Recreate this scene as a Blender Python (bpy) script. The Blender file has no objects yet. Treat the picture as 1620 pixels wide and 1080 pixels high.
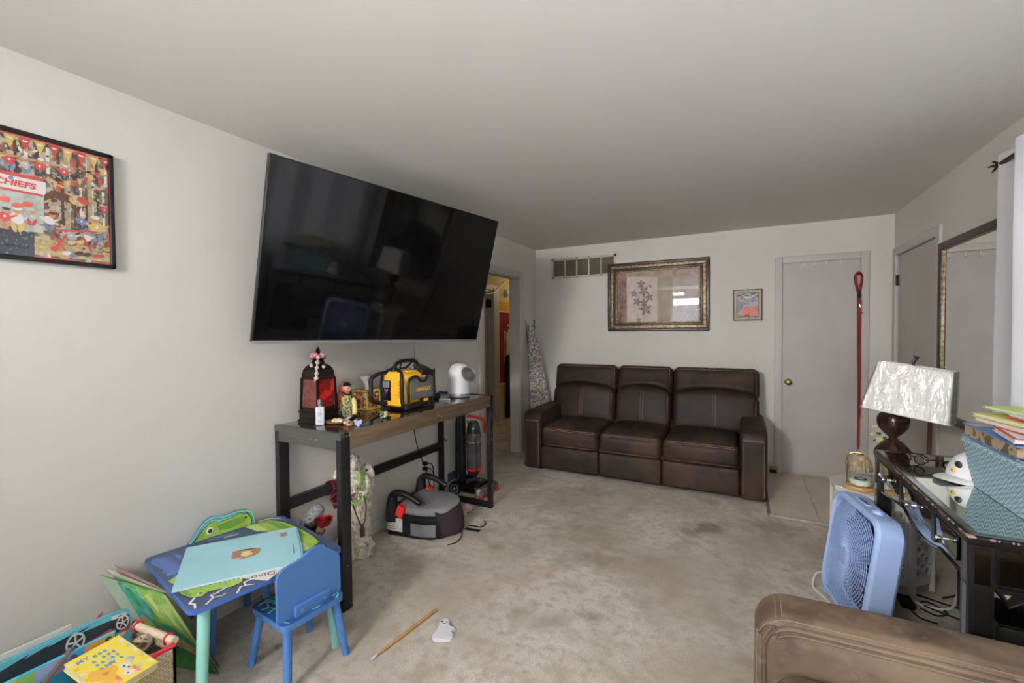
import bpy, bmesh, math, random
from mathutils import Matrix, Vector
random.seed(7)
PI = math.pi
SC = bpy.context.scene
COL = SC.collection
# ------------------------------------------------------------------ camera
W, D, H = 3.434, 4.970, 2.385           # room: x 0..W, back wall y = D, ceiling z = H
Y0 = -1.55                               # wall behind the camera
def cam_axes(yaw, pitch, roll):
    f = Vector((-math.sin(yaw)*math.cos(pitch), math.cos(yaw)*math.cos(pitch), math.sin(pitch)))
    r0 = Vector((math.cos(yaw), math.sin(yaw), 0)); u0 = r0.cross(f)
    return (r0*math.cos(roll)+u0*math.sin(roll), u0*math.cos(roll)-r0*math.sin(roll), f)
cam = bpy.data.cameras.new('camera'); cam_ob = bpy.data.objects.new('camera', cam); COL.objects.link(cam_ob)
_r, _u, _f = cam_axes(.483, -.0226, -.0078)
_m = Matrix((( _r.x, _u.x, -_f.x, 2.2693), (_r.y, _u.y, -_f.y, 0.0), (_r.z, _u.z, -_f.z, 1.3895), (0, 0, 0, 1)))
cam_ob.matrix_world = _m
cam.sensor_width = 36; cam.sensor_fit = 'HORIZONTAL'; cam.lens = 698.06/1620*36; cam.clip_start = .05
SC.camera = cam_ob
# ------------------------------------------------------------------ exposure, sky, daylight
SC.view_settings.view_transform = 'Standard'; SC.view_settings.look = 'None'
SC.view_settings.exposure = 0.0; SC.view_settings.gamma = 1; SC.view_settings.use_curve_mapping = False
wd = bpy.data.worlds.new('world'); SC.world = wd; wd.use_nodes = True
wd.node_tree.nodes['Background'].inputs[0].default_value = (.93, .97, 1, 1)
wd.node_tree.nodes['Background'].inputs[1].default_value = 1.0
def area(name, loc, target, sx, sy, power, col=(1, 1, 1), spread=PI):
    l = bpy.data.lights.new(name, 'AREA'); l.shape = 'RECTANGLE'; l.size = sx; l.size_y = sy; l.energy = power; l.color = col
    l.spread = spread
    o = bpy.data.objects.new(name, l); COL.objects.link(o); o.location = loc
    o.rotation_euler = (Vector(target)-Vector(loc)).to_track_quat('-Z', 'Y').to_euler(); return o
# daylight coming through the window behind the camera and the curtained window on the right wall
area('daylight_rear_window', (1.40, Y0-.16, 1.47), (1.75, 3, 1.50), 1.5, 1.0, 1180, (.93, .98, 1.05))
area('daylight_side_window', (W+.2, 2.0, 1.55), (0, 2.0, 1.3), 1.5, 1.2, 8, (.97, .985, 1))
# daylight through the unshaded top sash of the rear window
area('daylight_top_sash', (1.06, Y0+.06, 2.075), (1.95, 4.5, 1.45), .60, .14, 29, (1, .965, .90), math.radians(95))
area('daylight_top_sash_edge', (.87, Y0+.06, 2.27), (1.95, 4.5, 1.45), .24, .05, 5, (1, .97, .91), math.radians(95))
# added fill light behind the camera to brighten the ceiling, no known lamp
area('added_ceiling_fill', (2.6, -.25, 1.25), (2.6, .95, H), .5, .5, 27, (.95, .985, 1.02))
def point(name, loc, power, col, r=.1):
    l = bpy.data.lights.new(name, 'POINT'); l.energy = power; l.color = col; l.shadow_soft_size = r
    o = bpy.data.objects.new(name, l); COL.objects.link(o); o.location = loc; return o
point('hall_lamp', (-.55, 6.75, 2.25), 7, (1, .80, .52), .12)
# ------------------------------------------------------------------ materials
def S(r, g, b):
    f = lambda c: (c/255/12.92) if c <= 10 else ((c/255+.055)/1.055)**2.4
    return (f(r), f(g), f(b), 1)
def nt_of(m): return m.node_tree.nodes, m.node_tree.links
def mat(name, col, rough=.6, metal=0, noise=None, bump=None, coat=0, spec=.5, emit=None, alpha=1, trans=0, sheen=0, ior=1.45, coords='Object'):
    """noise=(scale, colour2, low, high[, detail]); bump=(scale, strength[, distance]); all procedural"""
    m = bpy.data.materials.new(name); m.use_nodes = True
    N, L = nt_of(m); b = N['Principled BSDF']
    b.inputs['Base Color'].default_value = col; b.inputs['Roughness'].default_value = rough; b.inputs['Metallic'].default_value = metal
    b.inputs['Specular IOR Level'].default_value = spec; b.inputs['Coat Weight'].default_value = coat; b.inputs['Coat Roughness'].default_value = .04
    b.inputs['Alpha'].default_value = alpha; b.inputs['Transmission Weight'].default_value = trans; b.inputs['IOR'].default_value = ior
    b.inputs['Sheen Weight'].default_value = sheen
    tc = None
    def co():
        nonlocal tc
        if tc is None: tc = N.new('ShaderNodeTexCoord')
        return tc.outputs[coords]
    last = None
    if noise:
        ns = noise if isinstance(noise, list) else [noise]
        prev = None
        for k, q in enumerate(ns):
            n = N.new('ShaderNodeTexNoise'); n.inputs['Scale'].default_value = q[0]; n.inputs['Detail'].default_value = q[4] if len(q) > 4 else 4
            L.new(co(), n.inputs['Vector'])
            r = N.new('ShaderNodeMapRange'); r.inputs[1].default_value = q[2]; r.inputs[2].default_value = q[3]; L.new(n.outputs['Fac'], r.inputs[0])
            x = N.new('ShaderNodeMix'); x.data_type = 'RGBA'; x.inputs[7].default_value = q[1]; L.new(r.outputs[0], x.inputs[0])
            if prev is None: x.inputs[6].default_value = col
            else: L.new(prev, x.inputs[6])
            prev = x.outputs[2]
        L.new(prev, b.inputs['Base Color'])
    if bump:
        n = N.new('ShaderNodeTexNoise'); n.inputs['Scale'].default_value = bump[0]; n.inputs['Detail'].default_value = 5; L.new(co(), n.inputs['Vector'])
        u = N.new('ShaderNodeBump'); u.inputs['Strength'].default_value = bump[1]; u.inputs['Distance'].default_value = bump[2] if len(bump) > 2 else .01
        L.new(n.outputs['Fac'], u.inputs['Height']); L.new(u.outputs[0], b.inputs['Normal'])
    if emit:
        b.inputs['Emission Color'].default_value = emit[0]; b.inputs['Emission Strength'].default_value = emit[1]
    return m
def glass_mat(name, tint=(1, 1, 1, 1), ior=1.5, rough=.01):
    m = bpy.data.materials.new(name); m.use_nodes = True; N, L = nt_of(m); N.remove(N['Principled BSDF'])
    t = N.new('ShaderNodeBsdfTransparent'); t.inputs[0].default_value = tint
    g = N.new('ShaderNodeBsdfGlossy'); g.inputs['Roughness'].default_value = rough
    f = N.new('ShaderNodeLayerWeight'); f.inputs[0].default_value = .5
    fr_ = math_(N, L, 'MULTIPLY_ADD', math_(N, L, 'POWER', f.outputs['Facing'], 4), .7, .035)
    x = N.new('ShaderNodeMixShader'); L.new(fr_, x.inputs[0]); L.new(t.outputs[0], x.inputs[1]); L.new(g.outputs[0], x.inputs[2])
    L.new(x.outputs[0], N['Material Output'].inputs[0]); return m
def math_(N, L, op, a, b=None, c=None):
    n = N.new('ShaderNodeMath'); n.operation = op
    for i, v in enumerate((a, b, c)):
        if v is None: continue
        if isinstance(v, (int, float)): n.inputs[i].default_value = v
        else: L.new(v, n.inputs[i])
    return n.outputs[0]
def wood_mat(name, c1, c2, axis='Y', scale=6, stretch=14, rough=.4, coat=0, spec=.5):
    m = mat(name, c1, rough, coat=coat, spec=spec); N, L = nt_of(m); b = N['Principled BSDF']
    tc = N.new('ShaderNodeTexCoord'); mp = N.new('ShaderNodeMapping'); sc = [scale*stretch/6]*3; sc['XYZ'.index(axis)] = scale/6
    mp.inputs['Scale'].default_value = sc; L.new(tc.outputs['Object'], mp.inputs[0])
    n = N.new('ShaderNodeTexNoise'); n.inputs['Scale'].default_value = 3; n.inputs['Detail'].default_value = 6; n.inputs['Distortion'].default_value = .6; L.new(mp.outputs[0], n.inputs['Vector'])
    r = N.new('ShaderNodeMapRange'); r.inputs[1].default_value = .35; r.inputs[2].default_value = .68; L.new(n.outputs['Fac'], r.inputs[0])
    x = N.new('ShaderNodeMix'); x.data_type = 'RGBA'; x.inputs[6].default_value = c1; x.inputs[7].default_value = c2; L.new(r.outputs[0], x.inputs[0]); L.new(x.outputs[2], b.inputs['Base Color'])
    return m
M = {}
M['wall'] = mat('wall_paint', S(213, 210, 203), .75, bump=(60, .06, .004), noise=(1.3, S(207, 203, 194), .4, .75), spec=.3)
M['ceil'] = mat('ceiling_paint', S(222, 219, 213), .85, bump=(9, .12, .01), spec=.2)
M['trim'] = mat('grey_trim_paint', S(192, 186, 181), .45, bump=(30, .05, .003))
M['door'] = mat('grey_door_paint', S(188, 181, 176), .5, noise=(3, S(180, 173, 168), .45, .7))
M['base'] = mat('baseboard_paint', S(205, 202, 196), .5)
M['tile'] = mat('beige_tile', S(214, 202, 184), .32, noise=(5, S(198, 185, 166), .35, .7), bump=(6, .05))
M['grout'] = mat('tile_grout', S(140, 130, 116), .9)
M['black'] = mat('black_plastic', S(24, 24, 26), .42)
M['blackg'] = mat('gloss_black', S(14, 13, 13), .22)
M['blackm'] = mat('matt_black_rubber', S(20, 20, 21), .7)
M['chrome'] = mat('chrome', S(210, 208, 204), .16, 1)
M['brass'] = mat('aged_brass', S(176, 150, 100), .28, 1)
M['gold'] = mat('polished_gold', S(214, 178, 120), .18, 1)
M['dkmetal'] = mat('dark_metal', S(60, 52, 46), .4, .8)
M['white'] = mat('white_plastic', S(226, 226, 226), .35)
M['whitem'] = mat('white_matt_paint', S(222, 220, 216), .6)
M['red'] = mat('red_plastic', S(205, 40, 38), .35)
M['silver'] = mat('silver_plastic', S(150, 150, 154), .35, .4)
M['glass'] = glass_mat('clear_glass')
M['screen'] = mat('tv_screen', S(10, 10, 11), .05, spec=.6)
M['leather'] = mat('worn_brown_suede', S(43, 31, 25), .58, noise=[(2.6, S(80, 57, 42), .46, .76, 5), (8, S(25, 19, 15), .52, .76, 6)], bump=(140, .12, .003), spec=.4)
M['leather2'] = mat('worn_tan_brown_suede', S(90, 73, 60), .6, noise=[(3.4, S(122, 103, 84), .42, .64, 6), (8, S(60, 48, 39), .50, .70, 7), (26, S(118, 98, 80), .52, .74, 5)], bump=(130, .15, .003), spec=.4)
M['thread'] = mat('pale_stitch_thread', S(146, 120, 102), .8)
M['hinge'] = mat('dark_bronze_hinge', S(48, 40, 36), .45, .6)
# ------------------------------------------------------------------ mesh builder
class MB:
    def __init__(s): s.bm = bmesh.new(); s.ms = []
    def mi(s, m):
        m = M[m] if isinstance(m, str) else m
        if m not in s.ms: s.ms.append(m)
        return s.ms.index(m)
    def add(s, vs, fs, m, X=None):
        i = s.mi(m); X = X or Matrix()
        v = [s.bm.verts.new(X @ Vector(p)) for p in vs]
        for f in fs:
            try:
                fc = s.bm.faces.new([v[k] for k in f]); fc.material_index = i; fc.smooth = True
            except ValueError: pass
        return s
    def box(s, c, sz, m, X=None, r=0, n=2):
        if r <= 0:
            x, y, z = [q/2 for q in sz]; c = Vector(c)
            vs = [c+Vector((a*x, b*y, d*z)) for a in (-1, 1) for b in (-1, 1) for d in (-1, 1)]
            return s.add(vs, [(0, 1, 3, 2), (4, 6, 7, 5), (0, 4, 5, 1), (2, 3, 7, 6), (0, 2, 6, 4), (1, 5, 7, 3)], m, X)
        return s.rbox(c, sz, r, m, X, n, 0)
    def b2(s, lo, hi, m, X=None, r=0, n=2):
        return s.box([(a+b)/2 for a, b in zip(lo, hi)], [abs(b-a) for a, b in zip(lo, hi)], m, X, r, n)
    def rbox(s, c, sz, r, m, X=None, n=3, core=4, puff=(0, 0, 0), fn=None):
        """rounded box, optional puffed faces and a deform callback fn(p, u)"""
        h = [q/2 for q in sz]; r = min(r, *[q*.999 for q in h]); c = Vector(c)
        ax = []
        for q in h:
            t = [q-r+r*math.tan(k/n*PI/4)*1.0 for k in range(n+1)]
            inner = [-(q-r)+2*(q-r)*k/(core+1) for k in range(1, core+1)] if core else []
            ax.append([-v for v in reversed(t)]+inner+t)
        vid = {}; vs = []; fs = []
        def V(p):
            k = tuple(round(v, 6) for v in p)
            if k not in vid:
                q = Vector([max(-(h[i]-r), min(h[i]-r, p[i])) for i in range(3)]); d = Vector(p)-q
                P = q+d.normalized()*r if d.length > 1e-9 else Vector(p)
                u = [p[i]/h[i] for i in range(3)]
                for i in range(3):
                    if puff[i] and abs(abs(u[i])-1) < 1e-6:
                        a, b = [j for j in range(3) if j != i]
                        P[i] += math.copysign(puff[i]*(1-u[a]**2)*(1-u[b]**2), u[i])
                if fn: P = Vector(fn(P, u))
                vid[k] = len(vs); vs.append(P+c)
            return vid[k]
        for i in range(3):
            a, b = (i+1) % 3, (i+2) % 3
            for sgn in (-1, 1):
                for j in range(len(ax[a])-1):
                    for k in range(len(ax[b])-1):
                        q = []
                        for (ja, kb) in ((j, k), (j+1, k), (j+1, k+1), (j, k+1)):
                            p = [0, 0, 0]; p[i] = sgn*h[i]; p[a] = ax[a][ja]; p[b] = ax[b][kb]; q.append(V(p))
                        if sgn < 0: q.reverse()
                        if len(set(q)) >= 3: fs.append(list(dict.fromkeys(q)))
        return s.add(vs, fs, m, X)
    def lathe(s, prof, m, X=None, n=28, cap=True):
        vs = []; fs = []
        for r, z in prof:
            for k in range(n): vs.append((r*math.cos(2*PI*k/n), r*math.sin(2*PI*k/n), z))
        for i in range(len(prof)-1):
            for k in range(n):
                a, b = i*n+k, i*n+(k+1) % n; fs.append((a, b, b+n, a+n))
        if cap:
            if prof[0][0] > 1e-6: fs.append(tuple(reversed(range(n))))
            if prof[-1][0] > 1e-6: fs.append(tuple(range((len(prof)-1)*n, len(prof)*n)))
        s.add(vs, fs, m, X); return s
    def cyl(s, p, q, r, m, n=16, r2=None, X=None):
        p, q = Vector(p), Vector(q); d = q-p; r2 = r if r2 is None else r2
        T = Matrix.Translation(p) @ d.to_track_quat('Z', 'Y').to_matrix().to_4x4()
        return s.lathe([(r, 0), (r2, d.length)], m, (X or Matrix()) @ T, n)
    def tube(s, pts, r, m, n=8, X=None, closed=False, flat=1.0):
        pts = [Vector(p) for p in pts]; N = len(pts); rs = r if isinstance(r, (list, tuple)) else [r]*N
        vs = []; fs = []; nrm = None
        for i in range(N):
            a = pts[i-1] if (i > 0 or closed) else pts[i]; b = pts[(i+1) % N] if (i < N-1 or closed) else pts[i]
            t = (b-a).normalized() if (b-a).length > 1e-9 else Vector((0, 0, 1))
            if nrm is None:
                nrm = t.orthogonal().normalized()
                if abs(t.z) < .95:
                    nrm = Vector((0, 0, 1)); nrm = (nrm-t*nrm.dot(t)).normalized()
            else:
                nrm = nrm-t*nrm.dot(t); nrm = nrm.normalized() if nrm.length > 1e-6 else t.orthogonal().normalized()
            bn = t.cross(nrm)
            for k in range(n):
                an = 2*PI*k/n; vs.append(pts[i]+nrm*(math.cos(an)*rs[i]*flat)+bn*(math.sin(an)*rs[i]))
        for i in range(N if closed else N-1):
            j = (i+1) % N
            for k in range(n): fs.append((i*n+k, i*n+(k+1) % n, j*n+(k+1) % n, j*n+k))
        if not closed: fs += [tuple(reversed(range(n))), tuple(range((N-1)*n, N*n))]
        return s.add(vs, fs, m, X)
    def pad(s, poly, z0, z1, r, m, X=None, n=4, puff=0, rings=5):
        """extruded outline with rounded rims and softly domed caps"""
        P_ = [Vector(p) for p in poly]; N_ = len(P_); nr = []
        for i in range(N_):
            e = (P_[(i+1) % N_]-P_[i-1]).normalized(); nr.append(Vector((e.y, -e.x)))
        if sum(P_[i].x*P_[(i+1) % N_].y-P_[(i+1) % N_].x*P_[i].y for i in range(N_)) < 0: nr = [-q for q in nr]
        c = sum(P_, Vector((0, 0)))/N_; L_ = []
        st = [(r*(1-math.sin(k/n*PI/2)), r*(1-math.cos(k/n*PI/2))) for k in range(n+1)]       # (inset, height)
        for ins, h in st: L_.append(([p-q*ins for p, q in zip(P_, nr)], z0+h))
        for ins, h in reversed(st): L_.append(([p-q*ins for p, q in zip(P_, nr)], z1-h))
        cap = lambda ring, z, sg: [([c+(p-c)*(1-k/rings)**.9 for p in ring], z+sg*puff*(1-(1-k/rings)**2)) for k in range(1, rings)]
        L_ = list(reversed(cap(L_[0][0], L_[0][1], -1)))+L_+cap(L_[-1][0], L_[-1][1], 1)
        vs = [(p.x, p.y, z) for ring, z in L_ for p in ring]; fs = [(i*N_+k, i*N_+(k+1) % N_, (i+1)*N_+(k+1) % N_, (i+1)*N_+k) for i in range(len(L_)-1) for k in range(N_)]
        return s.add(vs, fs+[tuple(reversed(range(N_))), tuple(range((len(L_)-1)*N_, len(L_)*N_))], m, X)
    def prism(s, poly, z0, z1, m, X=None, mside=None):
        n = len(poly); vs = [(x, y, z0) for x, y in poly]+[(x, y, z1) for x, y in poly]
        s.add(vs, [tuple(reversed(range(n))), tuple(range(n, 2*n))], m, X)
        return s.add(vs, [(k, (k+1) % n, n+(k+1) % n, n+k) for k in range(n)], mside or m, X)
    def poly(s, pts, m, X=None): return s.add(pts, [tuple(range(len(pts)))], m, X)
    def sph(s, c, r, m, X=None, nu=14, nv=9):
        r = (r, r, r) if isinstance(r, (int, float)) else r
        prof = [(math.sin(PI*i/nv), -math.cos(PI*i/nv)) for i in range(nv+1)]
        prof[0] = (1e-4, -1); prof[-1] = (1e-4, 1)
        T = Matrix.Translation(Vector(c)) @ Matrix.Diagonal((r[0], r[1], r[2], 1))
        return s.lathe(prof, m, (X or Matrix()) @ T, nu)
    def grid(s, fn, nu, nv, m, X=None, th=0):
        vs = [fn(i/nu, j/nv) for i in range(nu+1) for j in range(nv+1)]
        fs = [(i*(nv+1)+j, (i+1)*(nv+1)+j, (i+1)*(nv+1)+j+1, i*(nv+1)+j+1) for i in range(nu) for j in range(nv)]
        return s.add(vs, fs, m, X)
    def text(s, txt, size, m, X=None, depth=.0006, align='CENTER', shear=0, bold=0):
        cu = bpy.data.curves.new('t', 'FONT'); cu.body = txt; cu.size = size; cu.extrude = depth; cu.align_x = align; cu.align_y = 'CENTER'; cu.resolution_u = 3; cu.shear = shear; cu.offset = bold
        o = bpy.data.objects.new('t', cu); COL.objects.link(o); bpy.context.view_layer.update()
        me = bpy.data.meshes.new_from_object(o.evaluated_get(bpy.context.evaluated_depsgraph_get()))
        s.add([v.co.copy() for v in me.vertices], [tuple(p.vertices) for p in me.polygons], m, X)
        bpy.data.objects.remove(o); bpy.data.curves.remove(cu); bpy.data.meshes.remove(me); return s
    def build(s, name, parent=None, world=False, angle=38, recalc=True):
        if recalc: bmesh.ops.recalc_face_normals(s.bm, faces=s.bm.faces)
        me = bpy.data.meshes.new(name); 
        if parent is not None and world: s.bm.transform(wm(parent).inverted())
        org = None
        if parent is None:
            cs = [v.co for v in s.bm.verts]
            org = Vector(((min(c.x for c in cs)+max(c.x for c in cs))/2, (min(c.y for c in cs)+max(c.y for c in cs))/2, min(c.z for c in cs)))
            s.bm.transform(Matrix.Translation(-org))
        s.bm.to_mesh(me); s.bm.free()
        for m in s.ms: me.materials.append(m)
        me.set_sharp_from_angle(angle=math.radians(angle))
        o = bpy.data.objects.new(name, me); COL.objects.link(o)
        if org is not None: o.location = org
        o.parent = parent; return o
def wm(o):
    m = o.matrix_basis.copy()
    while o.parent: o = o.parent; m = o.matrix_basis @ m
    return m
def thing(name, label, cat, loc=(0, 0, 0), rz=0, group=None):
    o = bpy.data.objects.new(name, None); COL.objects.link(o); o.empty_display_size = .05
    o.location = loc; o.rotation_euler = (0, 0, rz); return tag(o, label, cat, group)
def tag(o, label, cat, group=None):
    o['label'] = label; o['category'] = cat
    if group: o['group'] = group
    return o
def struct(o): o['kind'] = 'structure'; return o
def T(x, y, z): return Matrix.Translation((x, y, z))
def RX(a): return Matrix.Rotation(a, 4, 'X')
def RY(a): return Matrix.Rotation(a, 4, 'Y')
def RZ(a): return Matrix.Rotation(a, 4, 'Z')
# plane frames: local (u, v, w) -> world; w is the outward normal
LEFT = Matrix(((0, 0, 1, 0), (1, 0, 0, 0), (0, 1, 0, 0), (0, 0, 0, 1)))      # left wall: u = y, v = z, w = +x
BACK = Matrix(((1, 0, 0, 0), (0, 0, -1, D), (0, 1, 0, 0), (0, 0, 0, 1)))     # back wall: u = x, v = z, w = -y
def frame3(o, ex, ey, ez):
    return Matrix(((ex[0], ey[0], ez[0], o[0]), (ex[1], ey[1], ez[1], o[1]), (ex[2], ey[2], ez[2], o[2]), (0, 0, 0, 1)))
def spline(pts, n=8):
    pts = [Vector(p) for p in pts]; out = []
    for i in range(len(pts)-1):
        p0 = pts[max(i-1, 0)]; p1, p2 = pts[i], pts[i+1]; p3 = pts[min(i+2, len(pts)-1)]
        for k in range(n):
            t = k/n; out.append(.5*((2*p1)+(p2-p0)*t+(2*p0-5*p1+4*p2-p3)*t*t+(3*p1-p0-3*p2+p3)*t**3))
    out.append(pts[-1]); return out
def rrect(w, h, r, n=5):
    o = []
    for cx, cy, a0 in ((w/2-r, h/2-r, 0), (-w/2+r, h/2-r, 90), (-w/2+r, -h/2+r, 180), (w/2-r, -h/2+r, 270)):
        for k in range(n+1):
            a = math.radians(a0+90*k/n); o.append((cx+r*math.cos(a), cy+r*math.sin(a)))
    return o
# ================================================================== THE SETTING
# carpet: mottled worn beige pile
def carpet_mat():
    m = mat('worn_beige_carpet', S(218, 209, 197), .95, noise=[(1.7, S(188, 177, 160), .42, .66, 7), (5, S(174, 162, 145), .50, .70, 7), (19, S(180, 169, 152), .48, .72, 6), (150, S(176, 164, 146), .50, .74, 3)], spec=.08, sheen=.12)
    N, L = nt_of(m); b = N['Principled BSDF']; tc = N.new('ShaderNodeTexCoord')
    n = N.new('ShaderNodeTexNoise'); n.inputs['Scale'].default_value = 330; n.inputs['Detail'].default_value = 3; L.new(tc.outputs['Object'], n.inputs['Vector'])
    u = N.new('ShaderNodeBump'); u.inputs['Strength'].default_value = .6; u.inputs['Distance'].default_value = .007; L.new(n.outputs['Fac'], u.inputs['Height']); L.new(u.outputs[0], b.inputs['Normal'])
    # individual spots: a faint pink spill and traffic marks
    prev = b.inputs['Base Color'].links[0].from_socket
    for (x, y, r, col, k) in ((1.25, 2.33, .10, S(192, 160, 146), .45), (1.20, 2.18, .11, S(192, 160, 146), .45), (2.05, 3.35, .16, S(120, 106, 86), .7), (1.95, 3.2, .10, S(120, 106, 86), .6), (1.62, 2.05, .08, S(130, 116, 98), .6), (1.5, 2.6, .14, S(140, 126, 106), .6), (.86, 2.42, .09, S(160, 140, 104), .6), (.95, 2.62, .035, S(186, 150, 122), .5), (1.35, 2.9, .35, S(158, 144, 124), .6), (1.0, 3.45, .40, S(156, 142, 122), .55), (.55, 2.05, .22, S(164, 150, 130), .6),
                              (1.75, 2.6, .3, S(164, 150, 130), .5), (1.0, 2.0, .16, S(186, 154, 140), .35), (.40, 3.70, .35, S(150, 137, 116), .55), (2.45, 3.55, .25, S(150, 137, 118), .7)):
        v = N.new('ShaderNodeVectorMath'); v.operation = 'DISTANCE'; v.inputs[1].default_value = (x, y, 0); L.new(tc.outputs['Object'], v.inputs[0])
        nn = N.new('ShaderNodeTexNoise'); nn.inputs['Scale'].default_value = 9; nn.inputs['Detail'].default_value = 6; L.new(tc.outputs['Object'], nn.inputs['Vector'])
        d = math_(N, L, 'MULTIPLY_ADD', nn.outputs['Fac'], r*1.5, v.outputs['Value'])
        q = N.new('ShaderNodeMapRange'); q.inputs[1].default_value = r*1.65; q.inputs[2].default_value = r*1.05; q.inputs[3].default_value = 0; q.inputs[4].default_value = k; L.new(d, q.inputs[0])
        x_ = N.new('ShaderNodeMix'); x_.data_type = 'RGBA'; x_.inputs[7].default_value = col; L.new(q.outputs[0], x_.inputs[0]); L.new(prev, x_.inputs[6]); prev = x_.outputs[2]
    L.new(prev, b.inputs['Base Color']); return m
M['carpet'] = carpet_mat()
b = MB(); b.b2((-1.25, Y0, -.1), (W, 8, 0), 'carpet'); o = b.build('floor'); 
# keep the carpet's object coordinates equal to room coordinates
me = o.data; me.transform(Matrix.Translation(o.location)); o.location = (0, 0, 0); struct(o)
b = MB(); b.b2((2.45, 3.79, 0), (W, D, .004), 'grout')
xs = [2.455, 2.763, 3.076, 3.388, W]; ys = [3.795, 4.108, 4.42, 4.733, D]
for i in range(4):
    for j in range(4): b.b2((xs[i]+.0015, ys[j]+.001, .003), (xs[i+1]-.0015, ys[j+1]-.001, .008), 'tile')
b.b2((2.44, 3.775, 0), (W, 3.796, .011), mat('tile_edge_strip', S(188, 178, 160), .4)); b.b2((2.436, 3.775, 0), (2.454, D, .010), mat('tile_edge_grey', S(120, 112, 102), .5)); struct(b.build('floor_tile'))
b = MB(); b.b2((-1.25, Y0-.1, H), (W+.15, 8, H+.1), 'ceil'); struct(b.build('ceiling'))
LO, HI, LT = 3.716, 4.504, 2.005
b = MB(); b.b2((-.11, Y0, 0), (0, LO, H), 'wall'); b.b2((-.11, LO, LT), (0, HI, H), 'wall'); b.b2((-.11, HI, 0), (0, D+.1, H), 'wall'); struct(b.build('wall_left'))
b = MB(); b.b2((0, D, 0), (2.6, D+.1, H), 'wall'); b.b2((3.2, D, 0), (W+.12, D+.1, H), 'wall'); b.b2((2.6, D, 2.022), (3.2, D+.1, H), 'wall'); struct(b.build('wall_back'))
WY0, WY1, WZ0, WZ1 = 1.30, 2.70, .95, 2.10
b = MB()
b.b2((W, Y0, 0), (W+.12, WY0, H), 'wall'); b.b2((W, WY0, 0), (W+.12, WY1, WZ0), 'wall'); b.b2((W, WY0, WZ1), (W+.12, WY1, H), 'wall')
b.b2((W, WY1, 0), (W+.12, 3.98, H), 'wall'); b.b2((W, 3.98, 2.012), (W+.12, 4.87, H), 'wall'); b.b2((W, 4.87, 0), (W+.12, D, H), 'wall'); struct(b.build('wall_right'))
FX0, FX1, FZ0, FZ1 = .70, 2.06, .98, 2.30
b = MB(); b.b2((-.11, Y0-.1, 0), (FX0, Y0, H), 'wall'); b.b2((FX1, Y0-.1, 0), (W+.12, Y0, H), 'wall'); b.b2((FX0, Y0-.1, 0), (FX1, Y0, FZ0), 'wall'); b.b2((FX0, Y0-.1, FZ1), (FX1, Y0, H), 'wall'); struct(b.build('wall_front'))
# windows
def window(name, X, w, h):
    b = MB()
    for (u0, u1, v0, v1) in ((-.07, 0, -.07, h+.07), (w, w+.07, -.07, h+.07), (0, w, h, h+.07), (0, w, -.07, 0)): b.b2((u0, v0, 0), (u1, v1, .018), 'whitem', X)
    for (u0, u1, v0, v1) in ((0, .04, 0, h), (w-.04, w, 0, h), (0, w, 0, .04), (0, w, h-.04, h), (0, w, h/2-.025, h/2+.025)): b.b2((u0, v0, -.07), (u1, v1, -.03), 'whitem', X)
    o = struct(b.build(name)); g = MB(); g.b2((.04, .04, -.052), (w-.04, h-.04, -.048), 'glass', X); g.build('glass_pane', o, world=True)
window('window_1', Matrix(((0, 0, -1, W), (-1, 0, 0, WY1), (0, 1, 0, WZ0), (0, 0, 0, 1))), WY1-WY0, WZ1-WZ0)
window('window_2', Matrix(((-1, 0, 0, FX1), (0, 0, 1, Y0), (0, 1, 0, FZ0), (0, 0, 0, 1))), FX1-FX0, FZ1-FZ0)
# baseboards
b = MB(); b.b2((0, Y0, 0), (.012, LO-.085, .085), 'base'); b.b2((0, HI+.09, 0), (.012, D, .085), 'base'); struct(b.build('baseboard_left'))
b = MB(); b.b2((.012, D-.012, 0), (2.537, D, .085), 'base'); struct(b.build('baseboard_back'))
b = MB(); b.b2((W-.012, Y0, 0), (W, 3.91, .085), 'base'); struct(b.build('baseboard_right'))
# opening in the left wall: jamb lining and casing
b = MB()
b.b2((-.115, HI-.015, 0), (.002, HI, LT), 'trim'); b.b2((-.115, LO, 0), (.002, LO+.015, LT), 'trim'); b.b2((-.115, LO, LT-.015), (.002, HI, LT), 'trim')
b.b2((0, HI-.004, 0), (.017, HI+.086, LT+.068), 'trim', r=.004); b.b2((0, LO-.086, 0), (.017, LO+.004, LT+.068), 'trim', r=.004); b.b2((0, LO, LT-.004), (.017, HI, LT+.068), 'trim', r=.004)
struct(b.build('trim_1'))
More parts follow.
